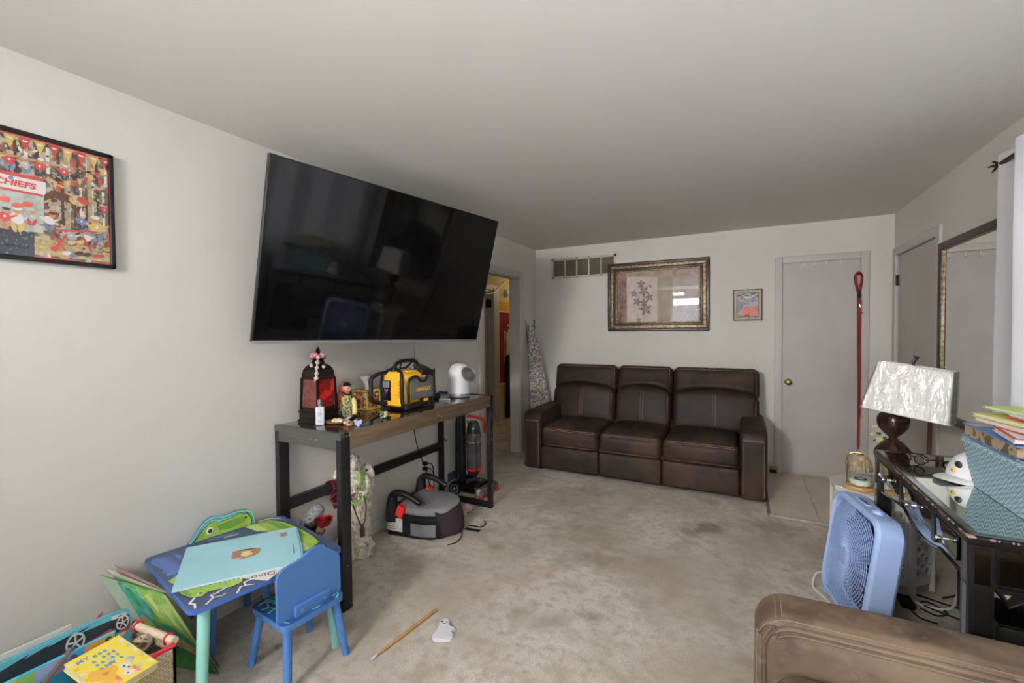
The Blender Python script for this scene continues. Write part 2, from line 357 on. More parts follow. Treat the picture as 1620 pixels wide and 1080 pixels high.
# back door
b = MB(); b.b2((2.601, D+.012, .006), (3.199, D+.05, 2.018), 'door'); dr = struct(b.build('door_1'))
k = MB(); k.lathe([(.031, 0), (.031, .004), (.026, .008), (.012, .010), (.012, .03), (.022, .036), (.027, .046), (.025, .058), (.016, .064), (.0, .065)], 'brass', BACK @ T(2.652, .885, -.012)); k.build('knob', dr, world=True)
k = MB(); k.cyl((3.196, D+.006, .30), (3.196, D+.006, .39), .006, 'hinge'); k.build('hinge', dr, world=True)
k = MB(); k.cyl((3.196, D+.006, 1.70), (3.196, D+.006, 1.79), .006, 'hinge'); k.build('hinge', dr, world=True)
def casing(name, X, u0, u1, v1, w, th=.017, head=None):
    b = MB(); head = head or w
    b.b2((u0-w, 0, 0), (u0, v1+head, th), 'trim', X, r=.005); b.b2((u1, 0, 0), (u1+w, v1+head, th), 'trim', X, r=.005); b.b2((u0, v1, 0), (u1, v1+head, th), 'trim', X, r=.005)
    b.b2((u0-.001, 0, -.09), (u0+.002, v1, 0), 'trim', X); b.b2((u1-.002, 0, -.09), (u1+.001, v1, 0), 'trim', X); b.b2((u0, v1-.002, -.09), (u1, v1+.001, 0), 'trim', X)
    return struct(b.build(name))
casing('trim_2', BACK, 2.6, 3.2, 2.02, .062)
# right-hand door beside the mirror
RIGHT = Matrix(((0, 0, -1, W), (1, 0, 0, 0), (0, 1, 0, 0), (0, 0, 0, 1)))
b = MB(); b.b2((3.985, .008, -.045), (4.866, 2.008, -.004), 'door', RIGHT); dr = struct(b.build('door_2'))
for z in (1.80, .95, .2):
    k = MB(); k.cyl((W-.008, 4.872, z-.045), (W-.008, 4.872, z+.045), .008, 'hinge'); k.b2((W-.004, 4.835, z-.045), (W-.001, 4.872, z+.045), 'hinge'); k.build('hinge', dr, world=True)
casing('trim_3', RIGHT, 3.98, 4.87, 2.012, .066, .02, .066)
# hallway beyond the opening
M['hallwall'] = mat('hall_wall_paint', S(206, 192, 150), .8)
b = MB(); b.b2((-1.25, 3.2, 0), (-1.1, 5.10, H), 'hallwall'); b.b2((-1.25, 5.10, 2.02), (-1.1, 5.80, H), 'hallwall'); b.b2((-1.25, 5.80, 0), (-1.1, 8, H), 'hallwall'); struct(b.build('wall_hall_left'))
b = MB(); b.b2((-1.1, 7.9, 0), (0, 8, H), 'hallwall'); struct(b.build('wall_hall_end'))
b = MB(); b.b2((-.11, D+.1, 0), (0, 7.9, H), 'hallwall'); struct(b.build('wall_hall_right'))
b = MB(); b.b2((-1.1, 3.1, 0), (-.11, 3.2, H), 'hallwall'); struct(b.build('wall_hall_front'))
b = MB(); b.b2((-1.2, 5.11, .01), (-1.155, 5.775, 2.0), 'door'); dr = struct(b.build('door_3'))
k = MB(); k.cyl((-1.095, 5.73, 1.75), (-1.095, 5.73, 1.87), .016, 'hinge'); k.b2((-1.16, 5.70, 1.75), (-1.1, 5.76, 1.87), 'hinge'); k.build('hinge', dr, world=True)
b = MB(); b.b2((-1.16, 5.775, 0), (-1.098, 5.80, 2.02), 'trim'); b.b2((-1.1, 5.80, 0), (-1.078, 5.97, 2.09), 'trim', r=.005); b.b2((-1.1, 5.79, 0), (-1.07, 5.83, 2.05), 'trim'); b.b2((-1.1, 5.02, 2.02), (-1.078, 5.80, 2.09), 'trim'); b.b2((-1.1, 5.02, 0), (-1.078, 5.10, 2.09), 'trim'); struct(b.build('trim_4'))
b = MB(); b.b2((-1.1, 5.97, 0), (-1.088, 7.9, .09), 'base'); struct(b.build('baseboard_hall'))
# ================================================================== THINGS ON THE WALLS
# ---- television on a swivel mount
tv = thing('television', 'large black flat screen television tilted out from the left wall', 'television', (.418, 2.063, 1.34), 0)
a, tl_, rl = math.radians(-12.61), math.radians(14.51), math.radians(-.87)
TV = T(.418, 2.063, 1.765) @ RZ(a) @ RY(tl_) @ RX(rl)         # local x = screen normal, y along, z up
tw, th = 1.56, .897
b = MB(); b.b2((-.028, -tw/2, -th/2), (-.002, tw/2, th/2), 'black', TV, r=.004); b.b2((-.075, -.55, -.36), (-.028, .55, .12), 'black', TV, r=.02); b.build('housing', tv, world=True)
b = MB(); b.b2((-.001, -tw/2+.006, -th/2+.016), (.001, tw/2-.006, th/2-.006), 'screen', TV); b.build('screen', tv, world=True)
b = MB(); b.b2((-.004, -tw/2, -th/2-.002), (.006, tw/2, -th/2+.013), 'silver', TV, r=.002); b.build('lower_trim', tv, world=True, )
b = MB(); b.b2((0, 2.0, 1.66), (.02, 2.36, 1.84), 'black'); e = TV @ Vector((-.075, 0, 0))
for z in (1.70, 1.79): b.tube([(.02, 2.3, z), (.13, 2.02, z), (e.x, e.y, z)], .014, 'black')
b.b2((-.095, -.22, -.16), (-.075, .22, .10), 'black', TV); b.build('wall_mount', tv, world=True)
# ---- framed puzzle on the left wall
PZ = LEFT @ T(.50, 1.882, 0)
pf = thing('framed_puzzle', 'black framed jigsaw puzzle of a barn with pennants on left wall', 'picture', (0, .50, 1.65))
fw, fh = .69, .456
b = MB()
for (u0, u1, v0, v1) in ((-fw/2, fw/2, fh/2-.016, fh/2), (-fw/2, fw/2, -fh/2, -fh/2+.016), (-fw/2, -fw/2+.016, -fh/2, fh/2), (fw/2-.016, fw/2, -fh/2, fh/2)): b.b2((u0, v0, 0), (u1, v1, .022), 'black', PZ, r=.003)
b.build('frame', pf, world=True)
M['mred'] = mat('red_print', S(198, 74, 70), .5); M['myel'] = mat('yellow_print', S(218, 188, 108), .5); M['mwhite'] = mat('white_print', S(232, 228, 224), .5); M['mdark'] = mat('dark_print', S(52, 48, 46), .5)
M['pred'] = mat('coral_line', S(214, 92, 76), .5)
M['pzbase'] = mat('barn_print', S(120, 104, 88), .45, noise=[(34, S(196, 184, 162), .46, .56, 3), (50, S(74, 66, 58), .52, .60, 2), (40, S(196, 74, 64), .62, .66, 1), (47, S(214, 180, 92), .64, .68, 1)])
M['pbarn'] = mat('barn_boards', S(88, 78, 68), .5, noise=(60, S(62, 54, 48), .4, .7)); M['pwood'] = mat('barn_post', S(188, 168, 134), .5, noise=(60, S(160, 140, 110), .4, .7)); M['phay'] = mat('hay_print', S(206, 190, 140), .5, noise=(80, S(170, 150, 100), .4, .7)); M['psnow'] = mat('pale_field_print', S(202, 206, 200), .5, noise=(30, S(168, 172, 166), .45, .65)); M['pblue'] = mat('denim_print', S(122, 144, 182), .5); M['pgrey'] = mat('slate_print', S(74, 80, 88), .5, noise=(90, S(150, 156, 162), .62, .68, 1)); M['pgreen'] = mat('fern_print', S(72, 110, 84), .5); M['pskin'] = mat('tan_print', S(200, 150, 112), .5); M['pbrown'] = mat('brown_print', S(104, 66, 48), .5)
b = MB(); U = lambda y: y-.50; V = lambda z: z-1.882
def pr(pts, m, w=.0105): b.poly([(U(y), V(z), w) for y, z in pts], m, PZ)
b.b2((-fw/2+.014, -fh/2+.014, 0), (fw/2-.014, fh/2-.014, .010), 'pred', PZ)
b.b2((-fw/2+.021, -fh/2+.021, .0100), (fw/2-.021, fh/2-.021, .0103), 'pzbase', PZ)
for k in range(22):
    y = .24+k*.0275
    if .40 < y < .56: continue
    pr([(y, 1.98), (y+.009, 1.98), (y+.009, 2.075), (y, 2.075)], 'mwhite' if k % 2 else 'pbarn')
for k in range(9): pr([(.69+k*.017, 1.80), (.698+k*.017, 1.80), (.698+k*.017, 1.955), (.69+k*.017, 1.955)], 'mwhite' if k % 2 else 'pbarn')
for y0 in (.30, .70, .765): pr([(y0, 1.70), (y0+.014, 1.70), (y0+.014, 2.09), (y0, 2.09)], 'pwood', .0107)
pr([(.165, 2.0), (.835, 2.02), (.835, 2.028), (.165, 2.008)], 'pwood', .0107)
pr([(.36, 1.76), (.64, 1.76), (.645, 1.90), (.36, 1.90)], 'psnow', .0107)
pr([(.17, 1.68), (.835, 1.68), (.835, 1.715), (.60, 1.75), (.17, 1.74)], 'phay', .0106)
for k in range(18):
    y = .19+k*.0373; pr([(y-.015, 2.088), (y+.015, 2.088), (y, 2.088-.048)], 'mred' if k % 2 else 'myel', .0110); pr([(y-.007, 2.080), (y+.007, 2.080), (y+.006, 2.074), (y-.006, 2.074)], 'mwhite', .0113)
for k in range(10):
    y = .675+k*.0172; z = 1.958+.0019*k*k/2+.0035*k; pr([(y-.0075, z), (y+.0075, z), (y, z-.030)], 'mred' if k % 2 else 'myel', .0110)
for k in range(10):
    y = .20+k*.0172; pr([(y-.0075, 1.965), (y+.0075, 1.965), (y, 1.935)], 'mred' if k % 2 else 'myel', .0110)
pr([(.475, 1.892), (.642, 1.892), (.642, 1.958), (.475, 1.958)], 'mred', .0112); pr([(.477, 1.900), (.650, 1.900), (.650, 1.946), (.477, 1.946)], 'mwhite', .0115)
b.text('CHIEFS', .029, 'mred', PZ @ T(U(.572), V(1.9215), .0118) @ Matrix.Diagonal((1.12, 1, 1, 1)), shear=.15, bold=.0009)
pr([(.40, 1.668), (.615, 1.671), (.617, 1.757), (.40, 1.757)], 'pgrey', .0112)
rnd = random.Random(5); _lv = [0]
def blob(y, z, ry, rz_, m, a=0, n=12):
    _lv[0] += 1; w = .0118+_lv[0]*.000003
    pr([(y+ry*math.cos(t)*math.cos(a)-rz_*math.sin(t)*math.sin(a), z+ry*math.cos(t)*math.sin(a)+rz_*math.sin(t)*math.cos(a)) for t in [2*PI*k/n for k in range(n)]], m, w)
def figure(y, z, s, jersey, legs, lean=0):
    blob(y-s*.12, z-s*.42, s*.09, s*.26, legs, .25); blob(y+s*.14, z-s*.40, s*.09, s*.26, legs, -.35)
    blob(y, z, s*.23, s*.28, jersey, lean); blob(y+s*.28, z+s*.05, s*.20, s*.06, jersey, .5); blob(y-s*.26, z+s*.06, s*.22, s*.06, jersey, -.7); blob(y+s*.46, z+s*.16, s*.07, s*.07, 'pskin')
    blob(y+lean*s*.2, z+s*.36, s*.15, s*.17, 'pskin'); blob(y+lean*s*.2, z+s*.46, s*.17, s*.09, rnd.choice(['mred', 'pgrey', 'mwhite', 'pbrown', 'psnow'])); blob(y, z+s*.02, s*.06, s*.08, 'mwhite')
for k in range(260):                                                # a crowd of little props, hay wisps and leaves
    y, z = rnd.uniform(.17, .83), rnd.uniform(1.67, 2.06)
    if y < .65 and 1.755 < z < 1.96 and rnd.random() < .8: continue
    if y < .62 and z < 1.76: continue
    c = rnd.choice(['pbrown', 'psnow', 'pwood', 'phay', 'pgrey', 'mwhite', 'pbarn', 'pskin', 'mred', 'myel', 'pblue', 'phay', 'pbarn', 'psnow']); blob(y, z, rnd.uniform(.004, .014), rnd.uniform(.002, .006), c, rnd.uniform(0, PI), 7)
for (y, z, s, j, l, le) in ((.56, 2.00, .06, 'mred', 'pblue', .2), (.60, 1.995, .05, 'psnow', 'pblue', -.2), (.635, 2.0, .055, 'mred', 'pgrey', .3), (.53, 2.005, .05, 'myel', 'pblue', 0), (.70, 2.0, .05, 'mred', 'pgrey', .4), (.745, 2.015, .04, 'pbrown', 'pgrey', .2),
    (.575, 1.80, .075, 'mwhite', 'myel', .1), (.545, 1.80, .06, 'mred', 'pskin', .3), (.61, 1.815, .05, 'psnow', 'mred', .3), (.655, 1.81, .06, 'mwhite', 'pblue', .8), (.79, 1.81, .085, 'myel', 'pblue', -.2), (.815, 1.885, .05, 'mred', 'pgreen', .2), (.745, 1.825, .05, 'pblue', 'pgrey', .4), (.73, 1.90, .06, 'phay', 'pbrown', .2), (.76, 1.765, .05, 'mwhite', 'pgrey', .2), (.715, 1.765, .06, 'psnow', 'pblue', .9),
    (.30, 1.82, .1, 'mred', 'myel', 0), (.22, 1.85, .1, 'myel', 'pblue', 0), (.36, 1.85, .08, 'mwhite', 'mred', 0)): figure(y, z, s, j, l, le)
blob(.695, 1.905, .040, .016, 'pbrown', -.25); blob(.66, 1.90, .016, .011, 'pbrown', .3); blob(.735, 1.90, .025, .018, 'phay', -.2); blob(.752, 1.905, .02, .012, 'mred', -.4)
for (a0, b0) in (((.655, 1.775), (.805, 1.795)), ((.665, 1.70), (.705, 1.775)), ((.775, 1.705), (.745, 1.775)), ((.70, 1.70), (.66, 1.765)), ((.69, 1.735), (.765, 1.74))):
    d = Vector((b0[0]-a0[0], b0[1]-a0[1])); blob((a0[0]+b0[0])/2, (a0[1]+b0[1])/2, d.length/2, .0035, 'mred', math.atan2(d.y, d.x), 8)
for (y, z, m_) in ((.80, 1.70, 'mred'), (.785, 1.698, 'mred'), (.76, 1.70, 'pgrey'), (.72, 1.692, 'pblue'), (.70, 1.697, 'mwhite'), (.668, 1.71, 'mred'), (.735, 1.702, 'pbrown'), (.74, 1.745, 'myel'), (.715, 1.74, 'myel'), (.82, 1.73, 'phay')): blob(y, z, .013, .008, m_, .3)
for (y, z) in ((.575, 1.845), (.60, 1.855), (.545, 1.86)): blob(y, z, .014, .009, 'pred', .2)
for k in range(7):
    an = k/6*PI; pr([(.80, 1.905), (.80+.03*math.cos(an)-.004, 1.905+.04*math.sin(an)), (.80+.03*math.cos(an)+.004, 1.905+.04*math.sin(an))], 'pgreen', .0112)
b.build('puzzle', pf, world=True, recalc=False)
b = MB(); b.b2((-fw/2+.014, -fh/2+.014, .0145), (fw/2-.014, fh/2-.014, .0155), 'glass', PZ); b.build('glass_pane', pf, world=True)
# ---- return-air vent on the back wall
vt = thing('air_vent', 'white wall air return grille with five louvred panels above sofa', 'vent', (.606, D, 2.015))
M['ventw'] = mat('vent_white', S(196, 190, 178), .5); M['ventd'] = mat('vent_shadow', S(60, 52, 42), .8); M['louv'] = mat('vent_louvre_paint', S(128, 118, 100), .6)
X = BACK @ T(0, 0, 0); b = MB(); x0, x1, z0, z1 = .214, .998, 2.015, 2.258
b.b2((x0, z0, 0), (x1, z0+.028, .008), 'ventw', X); b.b2((x0, z1-.028, 0), (x1, z1, .008), 'ventw', X); b.b2((x0, z0, 0), (x0+.028, z1, .008), 'ventw', X); b.b2((x1-.028, z0, 0), (x1, z1, .008), 'ventw', X)
pw = (x1-x0-.056)/5
for k in range(1, 5): b.b2((x0+.028+k*pw-.008, z0, 0), (x0+.028+k*pw+.008, z1, .008), 'ventw', X)
b.b2((x0+.02, z0+.02, .0003), (x1-.02, z1-.02, .001), 'ventd', X); b.cyl((x0+.012, z0+.12, .008), (x0+.012, z0+.12, .010), .004, 'dkmetal', X=X); b.build('frame', vt, world=True)
for k in range(5):
    b = MB()
    for j in range(18):
        z = z0+.034+j*.0102; b.add([(x0+.034+k*pw, z, .007), (x0+.022+(k+1)*pw, z, .007), (x0+.022+(k+1)*pw, z+.008, .001), (x0+.034+k*pw, z+.008, .001), (x0+.034+k*pw, z-.001, .006), (x0+.022+(k+1)*pw, z-.001, .006)], [(0, 1, 2, 3), (0, 1, 5, 4)], 'louv', X)
    b.build('louvre_panel', vt, world=True, recalc=False)
# ---- big framed print above the sofa
pc = thing('framed_picture', 'wide dark and gold framed leaf print above the brown sofa', 'picture', (1.434, D, 1.382))
M['espresso'] = mat('espresso_frame', S(46, 34, 28), .35); M['goldleaf'] = mat('mottled_gold_leaf', S(150, 128, 96), .4, .35, noise=(45, S(96, 78, 56), .42, .6))
x0, x1, z0, z1 = .908, 1.962, 1.382, 2.14
def rect_ring(b, a0, a1, c0, c1, w, h0, h1, m, X):
    for (u0, u1, v0, v1) in ((a0, a1, c1-w, c1), (a0, a1, c0, c0+w), (a0, a0+w, c0+w, c1-w), (a1-w, a1, c0+w, c1-w)): b.b2((u0, v0, h0), (u1, v1, h1), m, X, r=min(.006, w*.3))
b = MB(); rect_ring(b, x0, x1, z0, z1, .030, 0, .034, 'espresso', BACK); b.build('outer_moulding', pc, world=True)
b = MB(); rect_ring(b, x0+.028, x1-.028, z0+.028, z1-.028, .036, 0, .028, 'goldleaf', BACK); b.build('gold_band', pc, world=True)
b = MB(); rect_ring(b, x0+.062, x1-.062, z0+.062, z1-.062, .026, 0, .024, 'espresso', BACK); b.build('inner_moulding', pc, world=True)
b = MB(); rect_ring(b, x0+.086, x1-.086, z0+.086, z1-.086, .018, 0, .018, 'goldleaf', BACK); b.build('liner', pc, world=True)
M['art1'] = mat('print_ground', S(176, 156, 140), .5, noise=[(7, S(150, 128, 112), .4, .65), (18, S(196, 180, 168), .5, .7)]); M['art2'] = mat('print_pale_panel', S(206, 192, 186), .5, noise=(9, S(184, 168, 152), .4, .7)); M['art3'] = mat('print_olive_panel', S(164, 152, 130), .5, noise=(9, S(146, 134, 110), .4, .7)); M['art4'] = mat('print_mauve_panel', S(178, 164, 158), .5, noise=(9, S(158, 144, 136), .4, .7)); M['art5'] = mat('print_amber', S(150, 116, 84), .5, noise=(14, S(112, 74, 66), .42, .6)); M['leaf'] = mat('print_leaf', S(118, 88, 84), .5)
b = MB(); ux0, ux1, uz0, uz1 = x0+.1, x1-.1, z0+.1, z1-.1
b.b2((ux0-.01, uz0-.01, .002), (ux1+.01, uz1+.01, .008), 'art1', BACK)
P2 = lambda pts, m, w: b.poly([(x, z, w) for x, z in pts], m, BACK)
P2([(ux0, uz0), (1.115, uz0), (1.115, uz1), (ux0, uz1)], 'art5', .0083); P2([(1.118, uz0), (1.445, uz0), (1.445, 1.965), (1.118, 1.985)], 'art2', .0085); P2([(1.448, uz0), (1.60, uz0), (1.60, 1.965), (1.448, 1.965)], 'art3', .0085); P2([(1.602, uz0), (ux1, uz0), (ux1, 1.955), (1.602, 1.955)], 'art4', .0085)
def leafp(cx, cz, s, a0, n=5, m='leaf', w=.0088):
    for k in range(n):
        a = a0+2*PI*k/n; d = Vector((math.cos(a), math.sin(a))); t = Vector((-d.y, d.x)); c = Vector((cx, cz)); P2([tuple(c), tuple(c+d*s*.5+t*s*.27), tuple(c+d*s*1.05), tuple(c+d*s*.5-t*s*.27)], m, w+k*.00002)
for (x, z, s, a) in ((1.271, 1.897, .05, .3), (1.303, 1.817, .065, .9), (1.199, 1.797, .042, .2), (1.358, 1.750, .05, .5), (1.231, 1.706, .05, 1.2), (1.319, 1.622, .075, .5), (1.303, 1.695, .05, 1.6), (1.372, 1.87, .022, .3), (1.247, 1.506, .03, .4), (1.06, 1.86, .06, .4), (1.05, 1.72, .07, 1.)): leafp(x, z, s, a)
for q in ([(1.271, 1.897), (1.30, 1.80), (1.31, 1.62), (1.295, 1.49)], [(1.199, 1.797), (1.25, 1.76), (1.305, 1.70)], [(1.358, 1.75), (1.33, 1.70), (1.31, 1.62)], [(1.231, 1.706), (1.28, 1.65), (1.30, 1.60)]): b.tube([(p.x, p.y, .0087) for p in spline([(x, z, 0) for x, z in q], 5)], .0022, 'leaf', 5, BACK, flat=.2)
for k in range(14):
    a = 2*PI*k/14; P2([(1.77, 1.585), (1.77+.10*math.cos(a)-.006*math.sin(a), 1.585+.10*math.sin(a)+.006*math.cos(a)), (1.77+.13*math.cos(a), 1.585+.13*math.sin(a)), (1.77+.10*math.cos(a)+.006*math.sin(a), 1.585+.10*math.sin(a)-.006*math.cos(a))], 'art3', .0089+k*.00001)
b.build('print', pc, world=True, recalc=False)
b = MB(); b.b2((ux0-.004, uz0-.004, .0115), (ux1+.004, uz1+.004, .0125), 'glass', BACK); b.build('glass_pane', pc, world=True)
# ---- small framed photo
sp = thing('framed_photo', 'small pale wood framed photo with coral flowers left of back door', 'picture', (2.305, D, 1.482))
M['palewood'] = wood_mat('pale_frame_wood', S(196, 178, 158), S(170, 150, 128), 'Z', 8, 10, .5); x0, x1, z0, z1 = 2.178, 2.433, 1.482, 1.787
b = MB(); rect_ring(b, x0, x1, z0, z1, .008, 0, .024, 'espresso', BACK); b.build('outer_edge', sp, world=True)
b = MB(); rect_ring(b, x0+.007, x1-.007, z0+.007, z1-.007, .026, 0, .020, 'palewood', BACK); b.build('frame', sp, world=True)
M['coral'] = mat('coral_flower', S(226, 112, 104), .5, noise=(120, S(238, 160, 150), .5, .65)); M['photog'] = mat('photo_grey', S(150, 150, 156), .5, noise=[(16, S(186, 184, 186), .45, .6), (28, S(112, 112, 118), .55, .66)])
b = MB(); b.b2((x0+.033, z0+.033, .001), (x1-.033, z1-.033, .006), 'photog', BACK); rect_ring(b, x0+.032, x1-.032, z0+.032, z1-.032, .004, .004, .012, 'espresso', BACK)
for (x, z, r, m_) in ((2.35, 1.575, .04, 'coral'), (2.31, 1.57, .035, 'coral'), (2.375, 1.55, .022, 'coral'), (2.275, 1.555, .025, 'coral'), (2.33, 1.552, .02, 'phay'), (2.31, 1.535, .018, 'pbrown'), (2.285, 1.532, .014, 'pbrown'), (2.243, 1.60, .012, 'pblue'), (2.30, 1.60, .014, 'mred')):
    b.poly([(x+r*math.cos(2*PI*k/12)*(1+.15*math.sin(k*3)), z+r*math.sin(2*PI*k/12)*(1+.15*math.cos(k*2)), .0064+r*.01) for k in range(12)], m_, BACK)
for pts in ([(2.215, 1.735), (2.25, 1.742), (2.245, 1.725), (2.22, 1.722)], [(2.33, 1.738), (2.395, 1.75), (2.36, 1.735)], [(2.285, 1.73), (2.315, 1.732), (2.31, 1.722), (2.29, 1.722)]): b.poly([(x, z, .0068) for x, z in pts], 'mdark', BACK)
b.poly([(2.22, 1.73, .0066), (2.26, 1.715, .0066), (2.30, 1.712, .0066), (2.34, 1.718, .0066), (2.395, 1.748, .0066), (2.34, 1.705, .0066), (2.29, 1.70, .0066)], 'mwhite', BACK)
b.build('photo', sp, world=True, recalc=False); b = MB(); b.cyl((2.304, 1.80, 0), (2.304, 1.80, .012), .004, 'dkmetal', X=BACK); b.build('nail', sp, world=True)
b = MB(); b.b2((x0+.034, z0+.034, .0135), (x1-.034, z1-.034, .0145), 'glass', BACK); b.build('glass_pane', sp, world=True)
# ---- four little hooks over the back door, leash
def hook():
    b = MB(); b.b2((-.006, -.002, 0), (.006, .045, .0025), M['whitehook'], None, r=.001); b.tube([(0, 0, .002), (0, -.006, .008), (0, -.004, .016), (0, .006, .019)], .0025, M['whitehook']); return b
M['whitehook'] = mat('clear_white_plastic', S(214, 210, 206), .25)
labs = ['clear plastic hook on back door top, leftmost of the row of four', 'clear plastic hook on back door top, second from the left', 'clear plastic hook on back door top, third from the left', 'clear plastic hook on back door top, nearest the red leash']
h0 = None
for i, (x, z) in enumerate(((2.768, 1.98), (2.857, 1.98), (2.949, 1.98), (3.053, 1.98))):
    if h0 is None: h0 = hook().build('door_hook'); o = h0; me = h0.data; me.transform(Matrix.Translation(h0.location))
    else: o = h0.copy(); COL.objects.link(o)
    o.matrix_basis = BACK @ T(x, z, -.012); tag(o, labs[i], 'hook', 'hooks along the top of the back door')
ls = thing('dog_leash', 'long red nylon leash hanging down the right edge of back door', 'leash', (3.185, D-.02, .33))
M['leash'] = mat('red_nylon', S(142, 44, 44), .7, noise=(160, S(110, 30, 32), .4, .7))
b = MB(); b.tube(spline([(3.180, D-.028, 1.70), (3.184, D-.022, 1.3), (3.190, D-.02, .8), (3.191, D-.02, .33)], 6), .012, 'leash', 8, flat=.4); b.tube(spline([(3.196, D-.028, 1.70), (3.192, D-.03, 1.3), (3.195, D-.028, .9), (3.196, D-.028, .60)], 6), .010, 'leash', 8, flat=.4); b.build('strap', ls, world=True)
b = MB(); b.tube(spline([(3.182, D-.03, 1.70), (3.160, D-.03, 1.80), (3.156, D-.03, 1.86), (3.178, D-.03, 1.893), (3.202, D-.03, 1.865), (3.20, D-.03, 1.80), (3.186, D-.03, 1.70)], 6), .013, 'leash', 8, flat=.5); b.build('handle_loop', ls, world=True)
b = MB(); b.cyl((3.184, D-.034, 1.66), (3.184, D-.034, 1.735), .013, 'blackm'); b.build('collar_sleeve', ls, world=True)
b = MB(); b.tube(spline([(3.192, D-.036, 1.68), (3.202, D-.038, 1.64), (3.20, D-.038, 1.60), (3.192, D-.038, 1.585), (3.186, D-.038, 1.61)], 5), .0045, 'chrome'); b.sph((3.204, D-.038, 1.535), .009, 'chrome'); b.build('clip', ls, world=True)
b = MB(); b.cyl((3.178, D+.012, 1.875), (3.178, D-.045, 1.875), .005, 'dkmetal'); b.sph((3.178, D-.046, 1.877), .008, 'dkmetal'); b.build('nail', ls, world=True)
# ---- hallway banner, chime, dark board, garland
fl = thing('wall_flag', 'red and yellow team flag hanging on the hallway wall', 'flag', (-1.098, 6.3, .38))
HL = Matrix(((0, 0, 1, -1.1), (1, 0, 0, 0), (0, 1, 0, 0), (0, 0, 0, 1)))
M['flred'] = mat('flag_red', S(150, 28, 38), .8, noise=(60, S(120, 20, 30), .4, .7)); M['flyel'] = mat('flag_yellow', S(216, 158, 40), .8); M['flw'] = mat('flag_white', S(206, 200, 192), .8); M['flk'] = mat('flag_black', S(20, 18, 18), .8)
b = MB()
for (z0, z1, m_) in ((.38, .555, 'flyel'), (.555, .585, 'flw'), (.585, 1.69, 'flred'), (1.69, 1.715, 'flw'), (1.715, 1.86, 'flyel')): b.b2((5.985, z0, .004), (6.75, z1, .008), m_, HL)
for pts, m_, w in (([(6.13, 1.42), (6.22, 1.36), (6.28, 1.52), (6.60, 1.2), (6.30, .80), (6.13, .92), (6.17, 1.15)], 'flw', .009), ([(6.15, 1.39), (6.22, 1.335), (6.28, 1.49), (6.57, 1.2), (6.30, .83), (6.155, .93), (6.19, 1.15)], 'flk', .0095), ([(6.19, 1.35), (6.23, 1.31), (6.29, 1.44), (6.53, 1.2), (6.30, .88), (6.19, .96), (6.22, 1.15)], 'flw', .010)): b.poly([(u, v, w) for u, v in pts], m_, HL)
b.build('banner', fl, world=True)
b = MB(); b.lathe([(.06, 0), (.06, .02), (.045, .045), (.02, .055), (0, .056)], 'white', HL @ T(6.22, 2.0, 0)); tag(b.build('smoke_alarm'), 'round white alarm on hallway wall above the red flag', 'alarm')
b = MB(); b.tube(spline([(-1.06, 5.55, 1.94), (-1.06, 5.72, 1.965), (-1.06, 5.85, 2.02), (-1.06, 6.0, 2.10), (-1.07, 6.15, 2.17), (-1.08, 6.4, 2.20)], 6), .006, mat('tinsel_silver', S(190, 180, 150), .4, .5), 6)
tag(b.build('tinsel_garland'), 'thin silvery garland strung over hallway door casing', 'garland')
b = MB(); b.prism([(6.14, .02), (6.40, .02), (6.44, .95), (6.20, 1.02), (6.155, .95), (6.17, .5)], .02, .06, 'blackm', HL); tag(b.build('folded_stroller'), 'tall dark upright object standing below the red hallway flag', 'dark object')
# ---- outlet, sticker
ot = thing('wall_outlet', 'white wall outlet with two black plugs under the console table', 'outlet', (0, 2.766, .266))
b = MB(); b.b2((2.736, .266, 0), (2.796, .379, .005), 'whitem', LEFT, r=.002)
for z in (.30, .346): b.b2((2.752, z-.014, .005), (2.780, z+.014, .0065), 'white', LEFT)
b.build('cover_plate', ot, world=True)
for z, nm in ((.302, 0), (.344, 1)):
    b = MB(); b.cyl((2.768, z, .006), (2.772, z, .045), .014, 'blackm', X=LEFT); b.tube(spline([LEFT @ Vector(p) for p in ((2.772, z, .045), (2.80, z-.005, .06), (2.83, z-.05, .06), (2.85, .2, .05), (2.855, .06, .04))], 5), .004, 'blackm'); b.build('plug', ot, world=True)
M['lg'] = mat('label_grey', S(96, 102, 128), .6); b = MB(); M['navy'] = mat('navy_label', S(48, 54, 84), .5); b.b2((3.105, .088, 0), (3.215, .160, .0015), 'navy', LEFT)
for k in range(3):
    for j in range(4): b.b2((3.113+j*.025, .098+k*.02, .0015), (3.130+j*.025, .110+k*.02, .0018), 'lg', LEFT)
tag(b.build('wall_sticker'), 'small navy printed sticker low on the wall beside the vacuum', 'sticker')
# ================================================================== SOFA AND RECLINER
from mathutils.bvhtree import BVHTree
def onto(mb, pts, d, off=.002):
    """drop a polyline onto the surface built so far in mb, looking along d"""
    t = BVHTree.FromBMesh(mb.bm); d = Vector(d).normalized(); out = []
    for p in pts:
        h = t.ray_cast(Vector(p)-d*2, d)
        if h[0] is not None: out.append(h[0]-d*off)
    return out
def line(p, q, n=24): return [Vector(p).lerp(Vector(q), k/n) for k in range(n+1)]
def stitch(mb, pts, d, r=.0019, off=.0012, m='thread'):
    q = onto(mb, pts, d, off)
    if len(q) > 1: mb.tube(q, r, m, 5)
sofa = thing('reclining_sofa', 'long dark brown suede three seat reclining sofa against back wall', 'sofa', (1.378, 4.44, 0))
LE = 'leather'
b = MB(); b.b2((.36, 4.05, .035), (2.40, 4.78, .30), LE); b.b2((.50, 4.62, .30), (2.24, 4.80, .50), LE); b.build('frame', sofa, world=True)
for k, x in enumerate((.45, 2.31)):
    for y in (4.10, 4.72):
        f = MB(); f.b2((x-.03, y-.03, 0), (x+.03, y+.03, .04), 'blackm'); f.build('foot', sofa, world=True)
